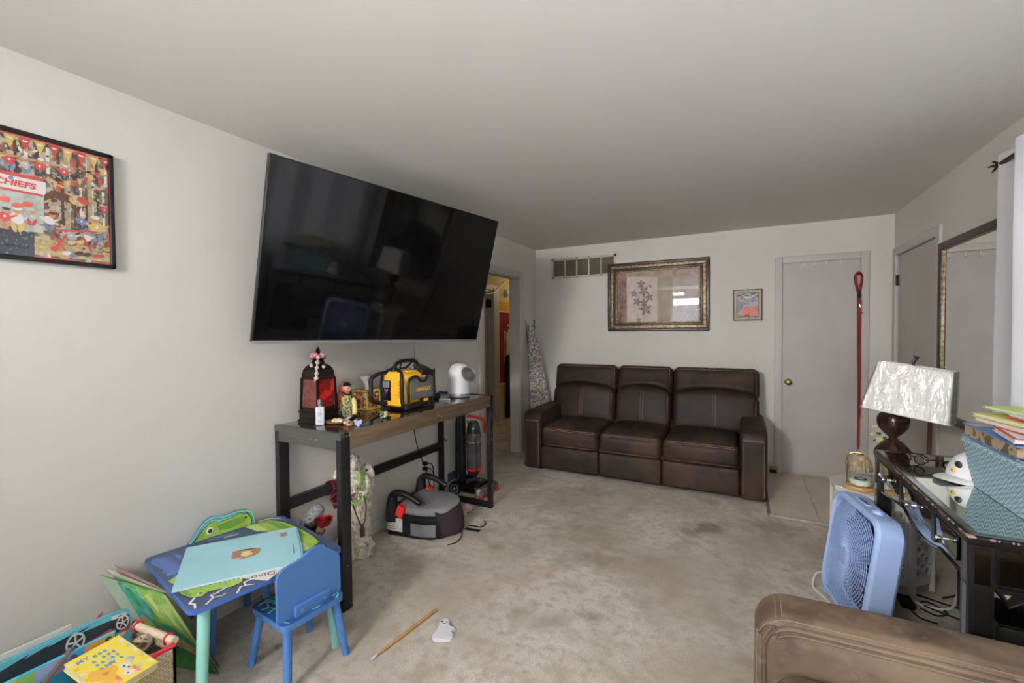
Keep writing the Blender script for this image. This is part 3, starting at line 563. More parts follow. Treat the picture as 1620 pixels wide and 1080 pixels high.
def arm_profile(f, back, z0, top, rf, rb=.03, sag=.0):
    """side outline of a padded arm: f = front coordinate, rounded front top corner"""
    o = [(f+.012, z0), (f, z0+.012)]
    for k in range(9): a = PI-k*PI/2/8; o.append((f+rf+rf*math.cos(a), top-rf+rf*math.sin(a)-sag*0))
    for k in range(1, 8): t = k/8; o.append((f+rf+(back-rb-f-rf)*t, top+.006*math.sin(t*PI)-sag*t))
    for k in range(5): a = PI/2-k*PI/2/4; o.append((back-rb+rb*math.cos(a), top-sag-rb+rb*math.sin(a)))
    return o+[(back, z0)]
def sofa_arm(x0, x1):
    Y2 = Matrix(((0, 0, 1, 0), (1, 0, 0, 0), (0, 1, 0, 0), (0, 0, 0, 1)))        # u = y, v = z, w = x
    pf_ = arm_profile(3.968, 4.76, .03, .592, .095, sag=.0)
    b = MB(); b.pad([(u+.010, v-.014) if v > .3 else (u+.010, v) for u, v in pf_], x0+.006, x1-.006, .02, LE, Y2, 4, .004)
    a = b.build('arm', sofa, world=True)
    p = MB(); n0 = 2; band = [(u, v) for u, v in pf_ if True]
    p.pad(band, x0, x1, .032, LE, Y2, 5, .006)
    for x in (x0+.022, x1-.022): stitch(p, line((x, 3.8, .06), (x, 3.8, .48)), (0, 1, 0))
    for zz in (.508, .500): stitch(p, line((x0+.02, 3.8, zz), (x1-.02, 3.8, zz), 12), (0, 1, 0))
    p.build('arm_pad', a, world=True)
sofa_arm(.312, .494); sofa_arm(2.248, 2.442)
sx = [.494, 1.077, 1.640, 2.248]
bx = [.372, 1.079, 1.642, 2.408]
for i in range(3):
    x0, x1 = sx[i]+.003, sx[i+1]-.003; cx, w = (x0+x1)/2, x1-x0
    def crown(p, u): p.z += .030*(1-u[0]**4)*max(0, u[2])*max(0, 1-((u[1]-.0)/1.0)**4)-.01*max(0, -u[1]-.5)*(u[2] > 0); return p
    b = MB(); b.rbox((cx, 4.305, .352), (w, .67, .185), .05, LE, None, 4, 8, (.0, .012, .008), crown)
    stitch(b, line((x0+.015, 3.9, .432), (x1-.015, 3.9, .432)), (0, 1, 0)); stitch(b, line((x0+.015, 3.9, .421), (x1-.015, 3.9, .421)), (0, 1, 0)); stitch(b, line((x0+.02, 3.9, .276), (x1-.02, 3.9, .276)), (0, 1, 0))
    if i == 1: stitch(b, line((cx, 4.20, 1), (cx, 4.34, 1), 8), (0, 0, -1))
    b.build('seat_cushion', sofa, world=True)
    b = MB(); b.rbox((cx, 4.02, .147), (w, .09, .225), .022, LE, None, 3, 6, (0, .006, 0)); b.build('footrest_panel', sofa, world=True)
    x0, x1 = bx[i]+.003, bx[i+1]-.003; cx, w = (x0+x1)/2, x1-x0; q = math.radians(-12)
    br = MB(); X = T(cx, 4.80, .70) @ RX(q); br.rbox((0, 0, 0), (w-.03, .10, .58), .04, LE, X, 3, 4); bk = br.build('backrest', sofa, world=True)
    # head cushion with an arched lower edge, lumbar cushion below it
    def arch(p, u): p.z += .075*(1-min(1, abs(u[0]))**2)*max(0, -u[2])**1.2; p.y -= .022*math.exp(-((u[2]+.45)/.4)**2)*(1-u[0]**4)*(u[1] < 0); return p
    X = T(cx, 4.742, .865) @ RX(q); hb = MB(); hb.rbox((0, 0, 0), (w, .18, .30), .06, LE, X, 4, 9, (0, .036, 0), arch)
    stitch(hb, line(X @ Vector((w/2-.028, -.2, -.10)), X @ Vector((w/2-.028, -.2, .12))), (0, 1, -.2)); stitch(hb, line(X @ Vector((-w/2+.03, -.2, .118)), X @ Vector((w/2-.03, -.2, .118))), (0, 1, -.2))
    if i == 2:
        rr = random.Random(3)
        for k in range(14):
            p = X @ Vector((-.09+.011*k+rr.uniform(-.008, .008), -.070+rr.uniform(-.012, .012), .146)); hb.tube([p, p+Vector((rr.uniform(-.018, .018), rr.uniform(-.008, .004), rr.uniform(-.002, .010))), p+Vector((rr.uniform(-.03, .03), -.006, rr.uniform(-.004, .004)))], .0022, M.setdefault('stuff', mat('torn_stuffing', S(196, 178, 162), .9)), 5)
    hb.build('head_cushion', bk, world=True)
    def archtop(p, u): p.z += .055*(1-min(1, abs(u[0]))**2)*max(0, u[2])**1.2; return p
    X = T(cx, 4.650, .585) @ RX(q); lb = MB(); lb.rbox((0, 0, 0), (w-.006, .18, .37), .06, LE, X, 4, 9, (0, .034, 0), archtop)
    for dx in (-.012, .012): stitch(lb, line(X @ Vector((dx, -.3, -.12)), X @ Vector((dx, -.3, .16))), (0, 1, -.2))
    for dx in (w/2-.032,): stitch(lb, line(X @ Vector((dx, -.3, -.14)), X @ Vector((dx, -.3, .13))), (0, 1, -.2))
    lb.build('lumbar_cushion', bk, world=True)
# ---- recliner in the foreground, facing the left wall
rc = thing('recliner', 'lighter brown suede recliner armchair in the right foreground', 'armchair', (2.80, 1.02, 0)); LE = 'leather2'
b = MB(); b.b2((2.42, .66, .04), (3.08, 1.38, .34), LE); b.build('frame', rc, world=True)
for x in (2.45, 3.05):
    for y in (.70, 1.34):
        f = MB(); f.b2((x-.03, y-.03, 0), (x+.03, y+.03, .045), 'blackm'); f.build('foot', rc, world=True)
def rec_arm(y0, y1):
    XZ = Matrix(((1, 0, 0, 0), (0, 0, 1, 0), (0, 1, 0, 0), (0, 0, 0, 1)))        # u = x, v = z, w = y
    pf_ = arm_profile(2.302, 3.17, .035, .612, .085, .06)
    b = MB(); b.pad([(u+.012, v-.016) if v > .3 else (u+.012, v) for u, v in pf_], y0+.004, y1-.004, .02, LE, XZ, 4, .010, 7)
    a = b.build('arm', rc, world=True)
    p = MB(); p.pad(pf_[1:-1], y0+.010, y1-.010, .040, LE, XZ, 6, .0)
    ring = [(u, v) for u, v in pf_[1:19]]
    for yy, s_ in ((y0, 1),):
        cen = Vector((2.75, .30)); q = spline([(u, 0, v) for u, v in ring], 4)
        def off(d, dy): return [(P_.x+d*(.6 if P_.x < 2.39 else .05), yy+s_*dy, P_.z-d*(.2 if P_.x < 2.33 else .95)) for P_ in q]
        p.tube(off(.022, .006), .0075, LE, 8); p.tube(off(.036, .0035), .0045, LE, 8)
        p.tube(off(.0055, .0165), .0011, 'thread', 5)
    for xx in (2.352, 2.366): stitch(p, [(xx, y0+.03+(y1-y0-.06)*k/20, 1) for k in range(21)], (0, 0, -1), .0012)
    p.build('arm_pad', a, world=True)
rec_arm(1.362, 1.545); rec_arm(.495, .678)
def crown2(p, u): p.z += .030*(1-u[1]**4)*max(0, u[2])*max(0, 1-u[0]**4); return p
b = MB(); b.rbox((2.67, 1.02, .420), (.66, .672, .16), .06, LE, None, 4, 7, (.02, 0, .006), crown2); stitch(b, line((2.2, .72, .455), (2.2, 1.33, .455)), (1, 0, 0)); b.build('seat_cushion', rc, world=True)
b = MB(); b.rbox((2.40, 1.02, .175), (.12, .668, .25), .03, LE, None, 3, 4, (.01, 0, 0)); b.build('footrest_panel', rc, world=True)
X = T(3.06, 1.02, .66) @ RY(math.radians(10)); b = MB(); b.rbox((0, 0, 0), (.16, .70, .66), .06, LE, X, 4, 6, (.02, 0, 0)); bk = b.build('backrest', rc, world=True)
X = T(2.985, 1.02, .80) @ RY(math.radians(10)); b = MB(); b.rbox((0, 0, 0), (.14, .66, .34), .06, LE, X, 4, 6, (.03, 0, 0)); b.build('head_cushion', bk, world=True)
X = T(2.925, 1.02, .57) @ RY(math.radians(10)); b = MB(); b.rbox((0, 0, 0), (.13, .655, .26), .06, LE, X, 4, 6, (.03, 0, 0)); b.build('lumbar_cushion', bk, world=True)
# ================================================================== CONSOLE TABLE AND WHAT STANDS ON IT
M['ctop'] = wood_mat('dark_glossy_tabletop', S(56, 44, 35), S(38, 30, 25), 'Y', 6, 12, .12, coat=.6)
M['capron'] = wood_mat('walnut_apron', S(118, 99, 76), S(90, 74, 56), 'Y', 6, 14, .5)
M['cblack'] = mat('black_painted_wood', S(26, 25, 25), .38, noise=(40, S(34, 32, 31), .5, .7))
M['cend'] = mat('black_end_lit_grey', S(74, 74, 71), .32)  # same black as the legs, painted greyer for the wall's reflection
M['scuff'] = mat('bare_wood_scuff', S(172, 156, 138), .8)
cs = thing('console_table', 'tall narrow black console table with walnut apron along left wall', 'table', (.27, 2.27, 0))
cx0, cx1, cy0, cy1, cz = .012, .520, 1.515, 3.000, .892
b = MB(); b.b2((cx0, cy0, .877), (cx1-.006, cy1-.02, cz-.002), 'ctop', r=.003); b.b2((cx0, cy0-.001, .860), (cx1, cy0+.024, cz), 'cend', r=.002); b.b2((cx0, cy1-.026, .860), (cx1, cy1, cz), 'cblack', r=.002); b.build('tabletop', cs, world=True)
b = MB(); b.b2((cx1-.022, cy0+.06, .803), (cx1, cy1-.038, cz-.0005), 'capron', r=.0015)
for (y, z, s) in ((2.30, .850, .006), (2.335, .838, .007), (1.66, .87, .002), (2.62, .82, .003)): b.b2((cx1-.001, y-s, z-s*.7), (cx1+.0006, y+s, z+s*.7), 'scuff')
b.build('front_apron', cs, world=True)
b = MB(); b.b2((cx0+.03, cy0, .807), (cx1-.03, cy0+.02, .868), 'cend')
for (x, z) in ((.18, .852), (.30, .845), (.345, .846)): b.b2((x-.003, cy0-.0006, z-.003), (x+.003, cy0+.001, z+.003), 'scuff')
b.build('end_apron', cs, world=True)
b = MB(); b.b2((cx0+.03, cy1-.02, .807), (cx1-.03, cy1, .868), 'cblack'); b.build('end_apron', cs, world=True)
for (x0, x1) in ((cx0, cx0+.034), (cx1-.034, cx1)):
    for (y0, y1) in ((cy0, cy0+.060), (cy1-.040, cy1)):
        b = MB(); b.b2((x0, y0, 0), (x1, y1, .868), 'cblack', r=.002)
        if x0 > .3 and y0 > 2:
            for z in (.18, .33, .41, .55, .60, .74): b.b2((x1-.001, y0+.016, z-.02), (x1+.0006, y0+.019, z+.02), 'scuff')
        if x0 > .3 and y0 < 2: b.b2((x1-.001, y0+.028, .22), (x1+.0006, y0+.033, .226), 'scuff')
        b.build('leg', cs, world=True)
b = MB(); b.b2((cx0, cy0+.06, .412), (cx0+.034, cy1-.04, .470), 'cblack', r=.002); b.build('back_rail', cs, world=True)
for y in (cy0+.01, cy1-.034): b = MB(); b.b2((cx0+.034, y, 0), (cx1-.034, y+.026, .045), 'cblack', r=.002); b.build('foot_rail', cs, world=True)
TZ = cz
# ---- moroccan lantern
M['lblack'] = mat('bronzed_black_metal', S(34, 27, 24), .42, .5); M['redglass'] = mat('red_ribbed_glass', S(120, 14, 16), .25, noise=(16, S(206, 34, 28), .50, .6), coat=.4, emit=None); M['redglass2'] = mat('red_glass_backlit_tone', S(112, 58, 50), .35, noise=(34, S(78, 40, 38), .42, .62))  # second glass: same red, its dull backlit look put into the colour
ln = thing('moroccan_lantern', 'black metal lantern with red glass panes and pink beads at console end', 'lantern', (.137, 1.70, TZ), math.radians(3))
b = MB(); b.box((0, 0, .008), (.158, .158, .016), 'lblack', r=.003); b.box((0, 0, .034), (.146, .146, .04), 'lblack', r=.004); b.box((0, 0, .058), (.154, .154, .010), 'lblack', r=.003); b.build('base', ln)
def frust(b, z0, z1, a, c, m):
    b.add([(-a, -a, z0), (a, -a, z0), (a, a, z0), (-a, a, z0), (-c, -c, z1), (c, -c, z1), (c, c, z1), (-c, c, z1)], [(0, 1, 5, 4), (1, 2, 6, 5), (2, 3, 7, 6), (3, 0, 4, 7), (0, 3, 2, 1), (4, 5, 6, 7)], m)
b = MB()
for sx_, sy_ in ((-1, -1), (1, -1), (1, 1), (-1, 1)): b.tube([(sx_*.066, sy_*.066, .06), (sx_*.060, sy_*.060, .245)], .0075, 'lblack', 4)
b.box((0, 0, .066), (.138, .138, .010), 'lblack'); b.box((0, 0, .246), (.128, .128, .012), 'lblack', r=.003)
for k in range(4):
    for j in range(6): b.box((0, 0, 0), (.010, .003, .012), 'lblack', RZ(k*PI/2) @ T(-.045+.018*j, -.067, .078))
    b.cyl((0, .058, .252), (0, .080, .252), .005, 'lblack', X=RZ(k*PI/2+PI/4))
b.build('frame', ln)
for k in range(4):
    b = MB(); m_ = 'redglass2' if k in (0, 3) else 'redglass'
    b.add([(-.054, -.063, .070), (.054, -.063, .070), (.050, -.0575, .240), (-.050, -.0575, .240)], [(0, 1, 2, 3)], m_, RZ(k*PI/2)); b.build('glass_pane', ln)
b = MB(); pr_ = [(.060, .252), (.060, .268), (.055, .292), (.044, .312), (.030, .322)]
for (a, z0), (c, z1) in zip(pr_, pr_[1:]): frust(b, z0, z1, a, c, 'lblack')
b.lathe([(.030, .318), (.034, .326), (.034, .336), (.028, .350), (.016, .362), (.012, .366)], 'lblack', None, 20); b.lathe([(.040, .352), (.042, .356), (.012, .364)], 'lblack', None, 20); b.build('dome_roof', ln)
b = MB(); b.lathe([(.006, .362), (.013, .372), (.008, .384), (.012, .396), (.006, .408), (.0, .424)], 'lblack', None, 14); b.tube([(.014*math.cos(t), 0, .392+.020*math.sin(t)) for t in [2*PI*k/16 for k in range(16)]], .0025, 'lblack', 6, closed=True); b.build('finial', ln)
M['pinkbead'] = mat('pink_bead', S(218, 130, 140), .3); M['lace'] = mat('pale_floral_lace', S(196, 188, 182), .6, noise=(90, S(150, 120, 120), .5, .6)); M['whitebead'] = mat('white_bead', S(220, 216, 210), .3)
b = MB()
for k in range(16): b.sph((.036*math.cos(2*PI*k/16), .036*math.sin(2*PI*k/16), .366+.006*math.sin(k*2)), .0075, 'pinkbead', None, 8, 6); b.sph((.030*math.cos(2*PI*k/16+.2), .030*math.sin(2*PI*k/16+.2), .376+.004*math.sin(k*3)), .006, 'whitebead' if k % 3 == 0 else 'pinkbead', None, 8, 6)
b.build('bead_wreath', ln)
b = MB(); pts = spline([(.034, -.030, .366), (.048, -.046, .335), (.054, -.058, .300), (.060, -.066, .262), (.052, -.070, .236)], 6); b.tube(pts, [.008+.004*math.sin(i*1.3) for i in range(len(pts))], 'lace', 8)
for q in ((.01, -.055, .318), (.075, -.03, .312), (.062, -.066, .25)): b.sph(q, (.011, .008, .010), 'lace', None, 8, 6)
b.build('hanging_ornament', ln)
# ---- bottle
bt = thing('lotion_bottle', 'small frosted bottle with silver cap in front of black lantern', 'bottle', (.243, 1.622, TZ), math.radians(45))
M['frost'] = mat('frosted_bottle', S(206, 212, 220), .2, coat=.3); M['lettering'] = mat('grey_lettering', S(96, 100, 110), .6)
b = MB(); b.rbox((0, 0, .050), (.044, .022, .100), .006, 'frost', None, 3, 0)
for z, w in ((.086, .014), (.070, .020), (.064, .024), (.058, .022), (.052, .024), (.024, .020), (.018, .024)): b.box((0, -.0112, z), (w, .0006, .0014), 'lettering')
b.build('body', bt); b = MB(); b.cyl((0, 0, .100), (0, 0, .108), .008, 'silver'); b.cyl((0, 0, .108), (0, 0, .140), .0115, 'chrome'); b.build('cap', bt)
# ---- figurine
M['dskin'] = mat('doll_skin', S(214, 158, 140), .3); M['dorange'] = mat('orange_glaze', S(220, 106, 62), .25); M['dpink'] = mat('coral_scarf', S(214, 122, 104), .25); M['dhair'] = mat('black_glaze', S(26, 22, 22), .2); M['ddress'] = mat('patterned_dress', S(222, 214, 170), .3, noise=[(70, S(54, 96, 66), .5, .54, 2), (95, S(60, 52, 60), .56, .6, 2), (80, S(226, 196, 70), .62, .66, 1)]); M['dblue'] = mat('light_blue_glaze', S(130, 176, 220), .25); M['dgreen'] = mat('green_glaze', S(84, 156, 88), .3); M['dyellow'] = mat('pale_yellow_glaze', S(222, 212, 140), .3)
dl = thing('painted_figurine', 'painted woman figurine in orange headscarf and floral dress beside red lantern', 'figurine', (.165, 1.862, TZ), math.radians(98))
b = MB(); b.lathe([(.034, 0), (.040, .012), (.036, .05), (.030, .09), (.024, .118), (.020, .130)], 'ddress', None, 24); b.build('dress', dl)
b = MB(); b.rbox((0, .026, .088), (.060, .030, .120), .014, 'dorange', None, 3, 2); b.rbox((-.016, .024, .026), (.034, .036, .050), .010, 'dblue', None, 3, 1); b.rbox((-.016, .024, .056), (.036, .034, .012), .005, 'dgreen', None, 2, 0); b.build('back_bundle', dl)
b = MB(); b.sph((0, -.002, .166), (.032, .034, .038), 'dskin', None, 20, 14); b.sph((0, -.036, .160), (.004, .006, .005), 'dskin'); 
for s_ in (-1, 1): b.sph((s_*.012, -.031, .168), (.0035, .003, .004), 'dhair', None, 8, 6); b.sph((s_*.019, -.027, .155), (.006, .004, .004), 'dpink', None, 8, 6)
b.sph((0, -.034, .148), (.006, .003, .002), 'mred', None, 8, 6); b.build('head', dl)
b = MB(); b.grid(lambda u, v: (math.sin((u-.5)*4.6)*.036*math.sin(.25+v*2.5), math.cos((u-.5)*4.6)*.036*math.sin(.25+v*2.5)+.002, .166+.042*math.cos(.25+v*2.5)), 20, 12, 'dpink')
b.tube(spline([(-.032, -.012, .150), (-.02, -.022, .134), (0, -.026, .128), (.02, -.022, .134), (.032, -.012, .150)], 5), .004, 'dhair', 6); b.build('headscarf', dl)
b = MB(); b.grid(lambda u, v: (math.sin((u-.5)*2.6)*.0345*math.sin(.45+v*.75), -math.cos((u-.5)*2.6)*.0365*math.sin(.45+v*.75)-.002, .167+.041*math.cos(.45+v*.75)), 14, 6, 'dhair'); b.build('hair', dl)
for s_ in (-1, 1):
    b = MB(); b.tube(spline([(s_*.026, -.004, .116), (s_*.036, -.016, .085), (s_*.026, -.030, .065), (s_*.010, -.034, .062)], 5), [.010-.003*i/15 for i in range(16)], 'dyellow', 8); b.sph((s_*.008, -.035, .062), .006, 'dskin', None, 8, 6); b.build('arm', dl)
# ---- long pale yellow carved piece beside the figurine
b = MB(); b.tube(spline([(.205, 1.895, TZ+.004), (.20, 1.90, TZ+.04), (.190, 1.905, TZ+.085), (.180, 1.91, TZ+.104)], 5), [.010, .013, .016, .017, .017, .017, .017, .017, .016, .016, .015, .014, .012, .010, .008, .004], 'dyellow', 10); b.sph((.212, 1.889, TZ+.006), (.012, .010, .006), 'pinkbead', None, 10, 6)
tag(b.build('carved_bird'), 'slim pale yellow carved ornament between figurine and floral tissue box', 'ornament')
# ---- tray with trinkets
tr = thing('trinket_dish', 'flat tan dish with yellow shells in front of painted figurine', 'dish', (.285, 1.70, TZ))
M['tan'] = mat('tan_leather_dish', S(166, 122, 96), .4)
b = MB(); b.lathe([(.001, .003), (.050, .003), (.058, .008), (.062, .014), (.060, .0145), (.050, .008), (.001, .007)], 'tan', None, 28, cap=False); b.build('dish', tr)
b = MB()
for (x, y, r) in ((-.030, .01, .016), (-.012, .022, .018), (.01, .014, .016), (-.02, -.01, .012)): b.sph((x, y, .012), (r, r*.8, r*.6), 'dyellow', None, 10, 6)
for (x, y, r) in ((.025, -.004, .014), (.015, -.018, .011)): b.sph((x, y, .014), (r, r*.7, r*.6), 'whitebead', None, 10, 6)
b.build('shells', tr)
b = MB(); 
for a_ in (0, 1): b.tube([(.310+.022*math.cos(t)+.012*a_, 1.752+.016*math.sin(t)+.02*a_, TZ+.020+.014*math.sin(t+1+a_)) for t in [2*PI*k/20 for k in range(20)]], .007, 'black' if a_ else 'silver', 8, closed=True)
tag(b.build('bracelet'), 'dark metal bangle lying behind the tan trinket dish', 'bracelet')
M['petal'] = mat('lilac_petal', S(172, 178, 224), .5); M['orangeb'] = mat('orange_bead', S(216, 154, 96), .4)
b = MB()
for k in range(9):
    a_ = 2*PI*k/9; b.sph((.447+.014*math.cos(a_), 1.697+.014*math.sin(a_), TZ+.016+.010*math.sin(a_*2)), (.010, .006, .008), 'petal', T(.447, 1.697, 0) @ RZ(a_) @ T(-.447, -1.697, 0) if False else None, 8, 6)
b.sph((.447, 1.697, TZ+.018), .011, 'petal', None, 10, 6); tag(b.build('flower_clip'), 'small lilac flower clip at the front edge of console top', 'hair clip')
b = MB(); rr = random.Random(9)
for k in range(16): b.sph((.405+rr.uniform(-.028, .022), 1.668+rr.uniform(-.016, .030), TZ+.007+rr.uniform(0, .014)), rr.uniform(.005, .009), rr.choice(['orangeb', 'dhair', 'whitebead', 'orangeb', 'pbrown']), None, 8, 6)
tag(b.build('beaded_trinket'), 'little cluster of orange white and black beads beside lilac flower clip', 'beads')
# ---- tissue box
tb = thing('tissue_box', 'yellow edged floral tissue box left of the yellow radio', 'tissue box', (.088, 2.105, TZ), math.radians(2))
M['tbox'] = mat('floral_print', S(64, 70, 52), .5, noise=[(38, S(200, 84, 64), .50, .53, 1), (46, S(226, 190, 160), .56, .59, 1), (52, S(220, 190, 70), .60, .63, 1)]); M['tyel'] = mat('lime_yellow_edge', S(222, 214, 92), .5)
b = MB(); b.box((0, 0, .063), (.118, .118, .120), 'tbox')
for sx_ in (-1, 1):
    for sy_ in (-1, 1): b.box((sx_*.058, sy_*.058, .063), (.008, .008, .124), 'tyel')
for z in (.004, .123):
    for k in range(4): b.box((0, -.058, z), (.124, .008, .008), 'tyel', RZ(k*PI/2))
b.lathe([(.030, .1232), (.034, .1242), (.030, .1250)], 'tyel', None, 20, cap=False)
for k in range(4):
    for (u, z, r, m_) in ((-.030, .035, .015, 'coral'), (.02, .05, .018, 'dorange'), (-.015, .085, .018, 'coral'), (.035, .095, .012, 'dyellow'), (-.042, .10, .009, 'whitebead'), (.04, .022, .010, 'whitebead')):
        for j in range(5): a_ = 2*PI*j/5; b.sph((u+r*.55*math.cos(a_), -.0592, z+r*.55*math.sin(a_)), (r*.5, .001, r*.5), m_, RZ(k*PI/2), 8, 4)
        b.sph((u, -.0598, z), (r*.3, .0012, r*.3), 'myel', RZ(k*PI/2), 8, 4)
b.build('box', tb)
b = MB(); b.grid(lambda u, v: ((u-.5)*(.05+.04*v)+.012*math.sin(v*5), .016*math.sin(u*9+v*2)*(.4+v), .120+.075*v+.018*math.sin(u*PI*1.0)*v), 18, 8, 'whitem'); b.build('tissue', tb, recalc=False)
# ---- beaded ball
b = MB(); rr = random.Random(4)
for k in range(40):
    z = rr.uniform(-.9, 1); a_ = rr.uniform(0, 2*PI); q = math.sqrt(max(0, 1-z*z)); b.sph((.418+.019*q*math.cos(a_), 1.918+.027*q*math.sin(a_), TZ+.022+.017*z), rr.uniform(.004, .0075), rr.choice(['pinkbead', 'pinkbead', 'whitebead', 'dgreen', 'mdark', 'coral']), None, 7, 5)
tag(b.build('beaded_bracelet'), 'little heap of pink green and clear beads in front of yellow radio', 'bracelet')
# ---- jobsite radio
M['ryel'] = mat('radio_yellow', S(234, 178, 44), .4); M['rgrey'] = mat('speaker_grille', S(124, 122, 122), .6, noise=(300, S(84, 82, 84), .45, .6, 1)); M['rlogo'] = mat('logo_yellow', S(226, 180, 64), .5); M['lcd'] = mat('charger_window', S(22, 20, 26), .25); M['purple'] = mat('purple_cable', S(150, 100, 170), .5)
rd = thing('jobsite_radio', 'yellow and black rugged radio with carrying handle on console table', 'radio', (.285, 2.285, TZ), math.radians(-3))
L_, Wd_ = .325, .195
b = MB(); b.rbox((0, 0, .135), (Wd_-.01, L_-.06, .205), .035, 'ryel', None, 4, 3)
b.rbox((0, -L_/2+.045, .135), (Wd_-.035, .07, .225), .020, 'ryel', None, 3, 1)
for k in range(6): b.rbox((.055, -L_/2+.006, .085+k*.020), (.040, .012, .012), .004, 'ryel', None, 2, 0)
b.rbox((0, -.01, .235), (.12, .13, .030), .012, 'ryel', None, 3, 1); b.build('housing', rd)
b = MB(); b.rbox((-.035, -L_/2+.010, .125), (.062, .012, .130), .003, 'lcd', None, 2, 0); b.build('charger_bay', rd)
b = MB(); b.rbox((-.038, -L_/2+.002, .165), (.054, .012, .042), .003, 'silver', None, 2, 0); b.build('charger_block', rd)
b = MB(); b.tube(spline([(-.05, -L_/2+.002, .135), (-.03, -L_/2-.004, .115), (-.02, -L_/2-.002, .135), (-.035, -L_/2-.004, .125), (-.03, -L_/2, .10)], 5), .0035, 'purple', 6); b.build('charger_cable', rd)
b = MB(); b.rbox((.092, .035, .130), (.016, .215, .140), .006, 'rgrey', None, 2, 2)
b.build('speaker_grille', rd)
b = MB()
def bumper(s): 
    return spline([(.082, s*(L_/2-.04), .012), (.086, s*(L_/2-.018), .06), (.086, s*(L_/2-.016), .19), (.062, s*(L_/2-.03), .240), (0, s*(L_/2-.04), .262), (-.062, s*(L_/2-.03), .240), (-.086, s*(L_/2-.016), .19), (-.086, s*(L_/2-.018), .06), (-.082, s*(L_/2-.04), .012)], 5)
for s_ in (-1, 1): b.tube(bumper(s_), .0125, 'black', 10)
b.rbox((0, 0, .022), (Wd_+.006, L_-.05, .030), .010, 'black', None, 3, 1)
for yy, m_ in ((-.10, 0), (.12, 0)): b.rbox((.085, yy, .018), (.04, .06, .036), .010, 'black', None, 3, 0)
b.rbox((.098, .05, .048), (.012, .10, .034), .005, 'black', None, 2, 0); b.rbox((.104, .055, .048), (.006, .046, .020), .004, 'ryel', None, 2, 0)
b.tube(spline([(.098, -.10, .05), (.100, -.10, .18), (.098, -.03, .21), (.098, .015, .178), (.100, .06, .180), (.098, .09, .22), (.098, .135, .225), (.098, .14, .06)], 5), .010, 'black', 8)
b.rbox((.060, .075, .232), (.07, .10, .05), .012, 'black', None, 3, 1); b.build('bumper_frame', rd)
b = MB(); b.rbox((.052, .045, .262), (.06, .075, .012), .004, 'mdark', RY(.35) @ T(-.085, 0, .01), 2, 0); b.sph((.05, .05, .268), (.014, .014, .008), 'silver'); b.rbox((.045, -.02, .258), (.04, .03, .006), .002, 'lettering', None, 2, 0); b.build('control_panel', rd)
b = MB(); b.tube(spline([(0, -.135, .235), (0, -.115, .285), (0, -.07, .306), (0, 0, .310), (0, .05, .306), (0, .09, .282), (0, .11, .24)], 6), .012, 'black', 10); b.tube([(.0, -.06, .302), (.0, -.075, .262), (0, -.02, .262), (0, .04, .302)], .007, 'black', 8); b.build('carry_handle', rd)
for s_ in (-1, 1):
    b = MB(); b.tube(spline([(-.045, s_*.13, .240), (-.05, s_*.21, .234), (-.052, s_*.268, .207), (-.052, s_*.272, .15), (-.052, s_*.268, .085), (-.05, s_*.21, .050), (-.045, s_*.13, .045)], 6), .013, 'black', 10); b.build('side_handle', rd)
b = MB(); X = Matrix(((0, 0, 1, .1005), (1, 0, 0, .04), (0, 1, 0, .125), (0, 0, 0, 1))); b.text('DEWALT', .034, 'rlogo', X @ T(0, -.004, 0), .0008, bold=.0012); b.b2((-.055, .018, 0), (.055, .026, .0012), 'lettering', X); b.build('logo', rd)
b = MB(); b.tube([(-.04, .10, .245), (-.06, .135, .42)], [.0026, .0016], 'black', 6); b.build('antenna', rd)
b = MB(); b.sph((-.04, -L_/2-.006, .10), (.012, .018, .024), 'blackm'); b.build('latch', rd)
# ---- thin rod on the table, loose chain
b = MB(); b.cyl((.155, 2.735, TZ), (.205, 2.71, TZ+.012), .022, 'black', 20); b.cyl((.155, 2.735, TZ+.01), (.155, 2.735, TZ+.22), .0075, 'black', 10, .0055); b.rbox((.147, 2.725, TZ+.11), (.012, .012, .05), .003, 'blackm'); tag(b.build('router_antenna'), 'slim upright black antenna between yellow radio and white fan', 'antenna')
b = MB(); b.tube(spline([(.30, 2.60, TZ+.004), (.33, 2.66, TZ+.02), (.30, 2.71, TZ+.045), (.27, 2.72, TZ+.05)], 5), .003, 'chrome', 6); b.tube(spline([(.30, 2.60, TZ+.004), (.34, 2.62, TZ+.004), (.37, 2.64, TZ+.004)], 5), .006, 'whitebead', 6); tag(b.build('charger_cable'), 'pale looped cable lying on console top beside white fan', 'cable')
# ---- dome fan
df = thing('desk_fan', 'white dome shaped desk fan at far end of console table', 'fan', (.325, 2.82, TZ), math.radians(72))
b = MB(); b.lathe([(.084, 0), (.088, .004), (.088, .012), (.084, .016), (.0835, .030)], 'silver', None, 36); b.build('base', df)
b = MB(); b.lathe([(.0835, .028), (.0845, .10), (.0845, .165), (.081, .19), (.072, .215), (.056, .238), (.034, .252), (.0, .257)], 'white', None, 40); 
b.rbox((0, -.045, .160), (.118, .12, .135), .045, 'white', RX(-.25) @ T(0, -.02, .012), 4, 2); b.build('housing', df)
b = MB(); X = T(0, -.123, .178) @ RX(math.radians(62)); M['fgr'] = mat('dark_grille', S(52, 52, 54), .5)
b.lathe([(.0, -.012), (.056, -.012), (.06, 0)], 'fgr', X, 28, cap=False)
for k in range(7): b.tube([(( .006+.0082*k)*math.cos(t), (.006+.0082*k)*math.sin(t), .001) for t in [2*PI*j/24 for j in range(24)]], .0012, 'silver', 5, X, closed=True)
for k in range(12): b.tube([(.006*math.cos(k*PI/6), .006*math.sin(k*PI/6), .001), (.06*math.cos(k*PI/6), .06*math.sin(k*PI/6), .001)], .0012, 'silver', 5, X)
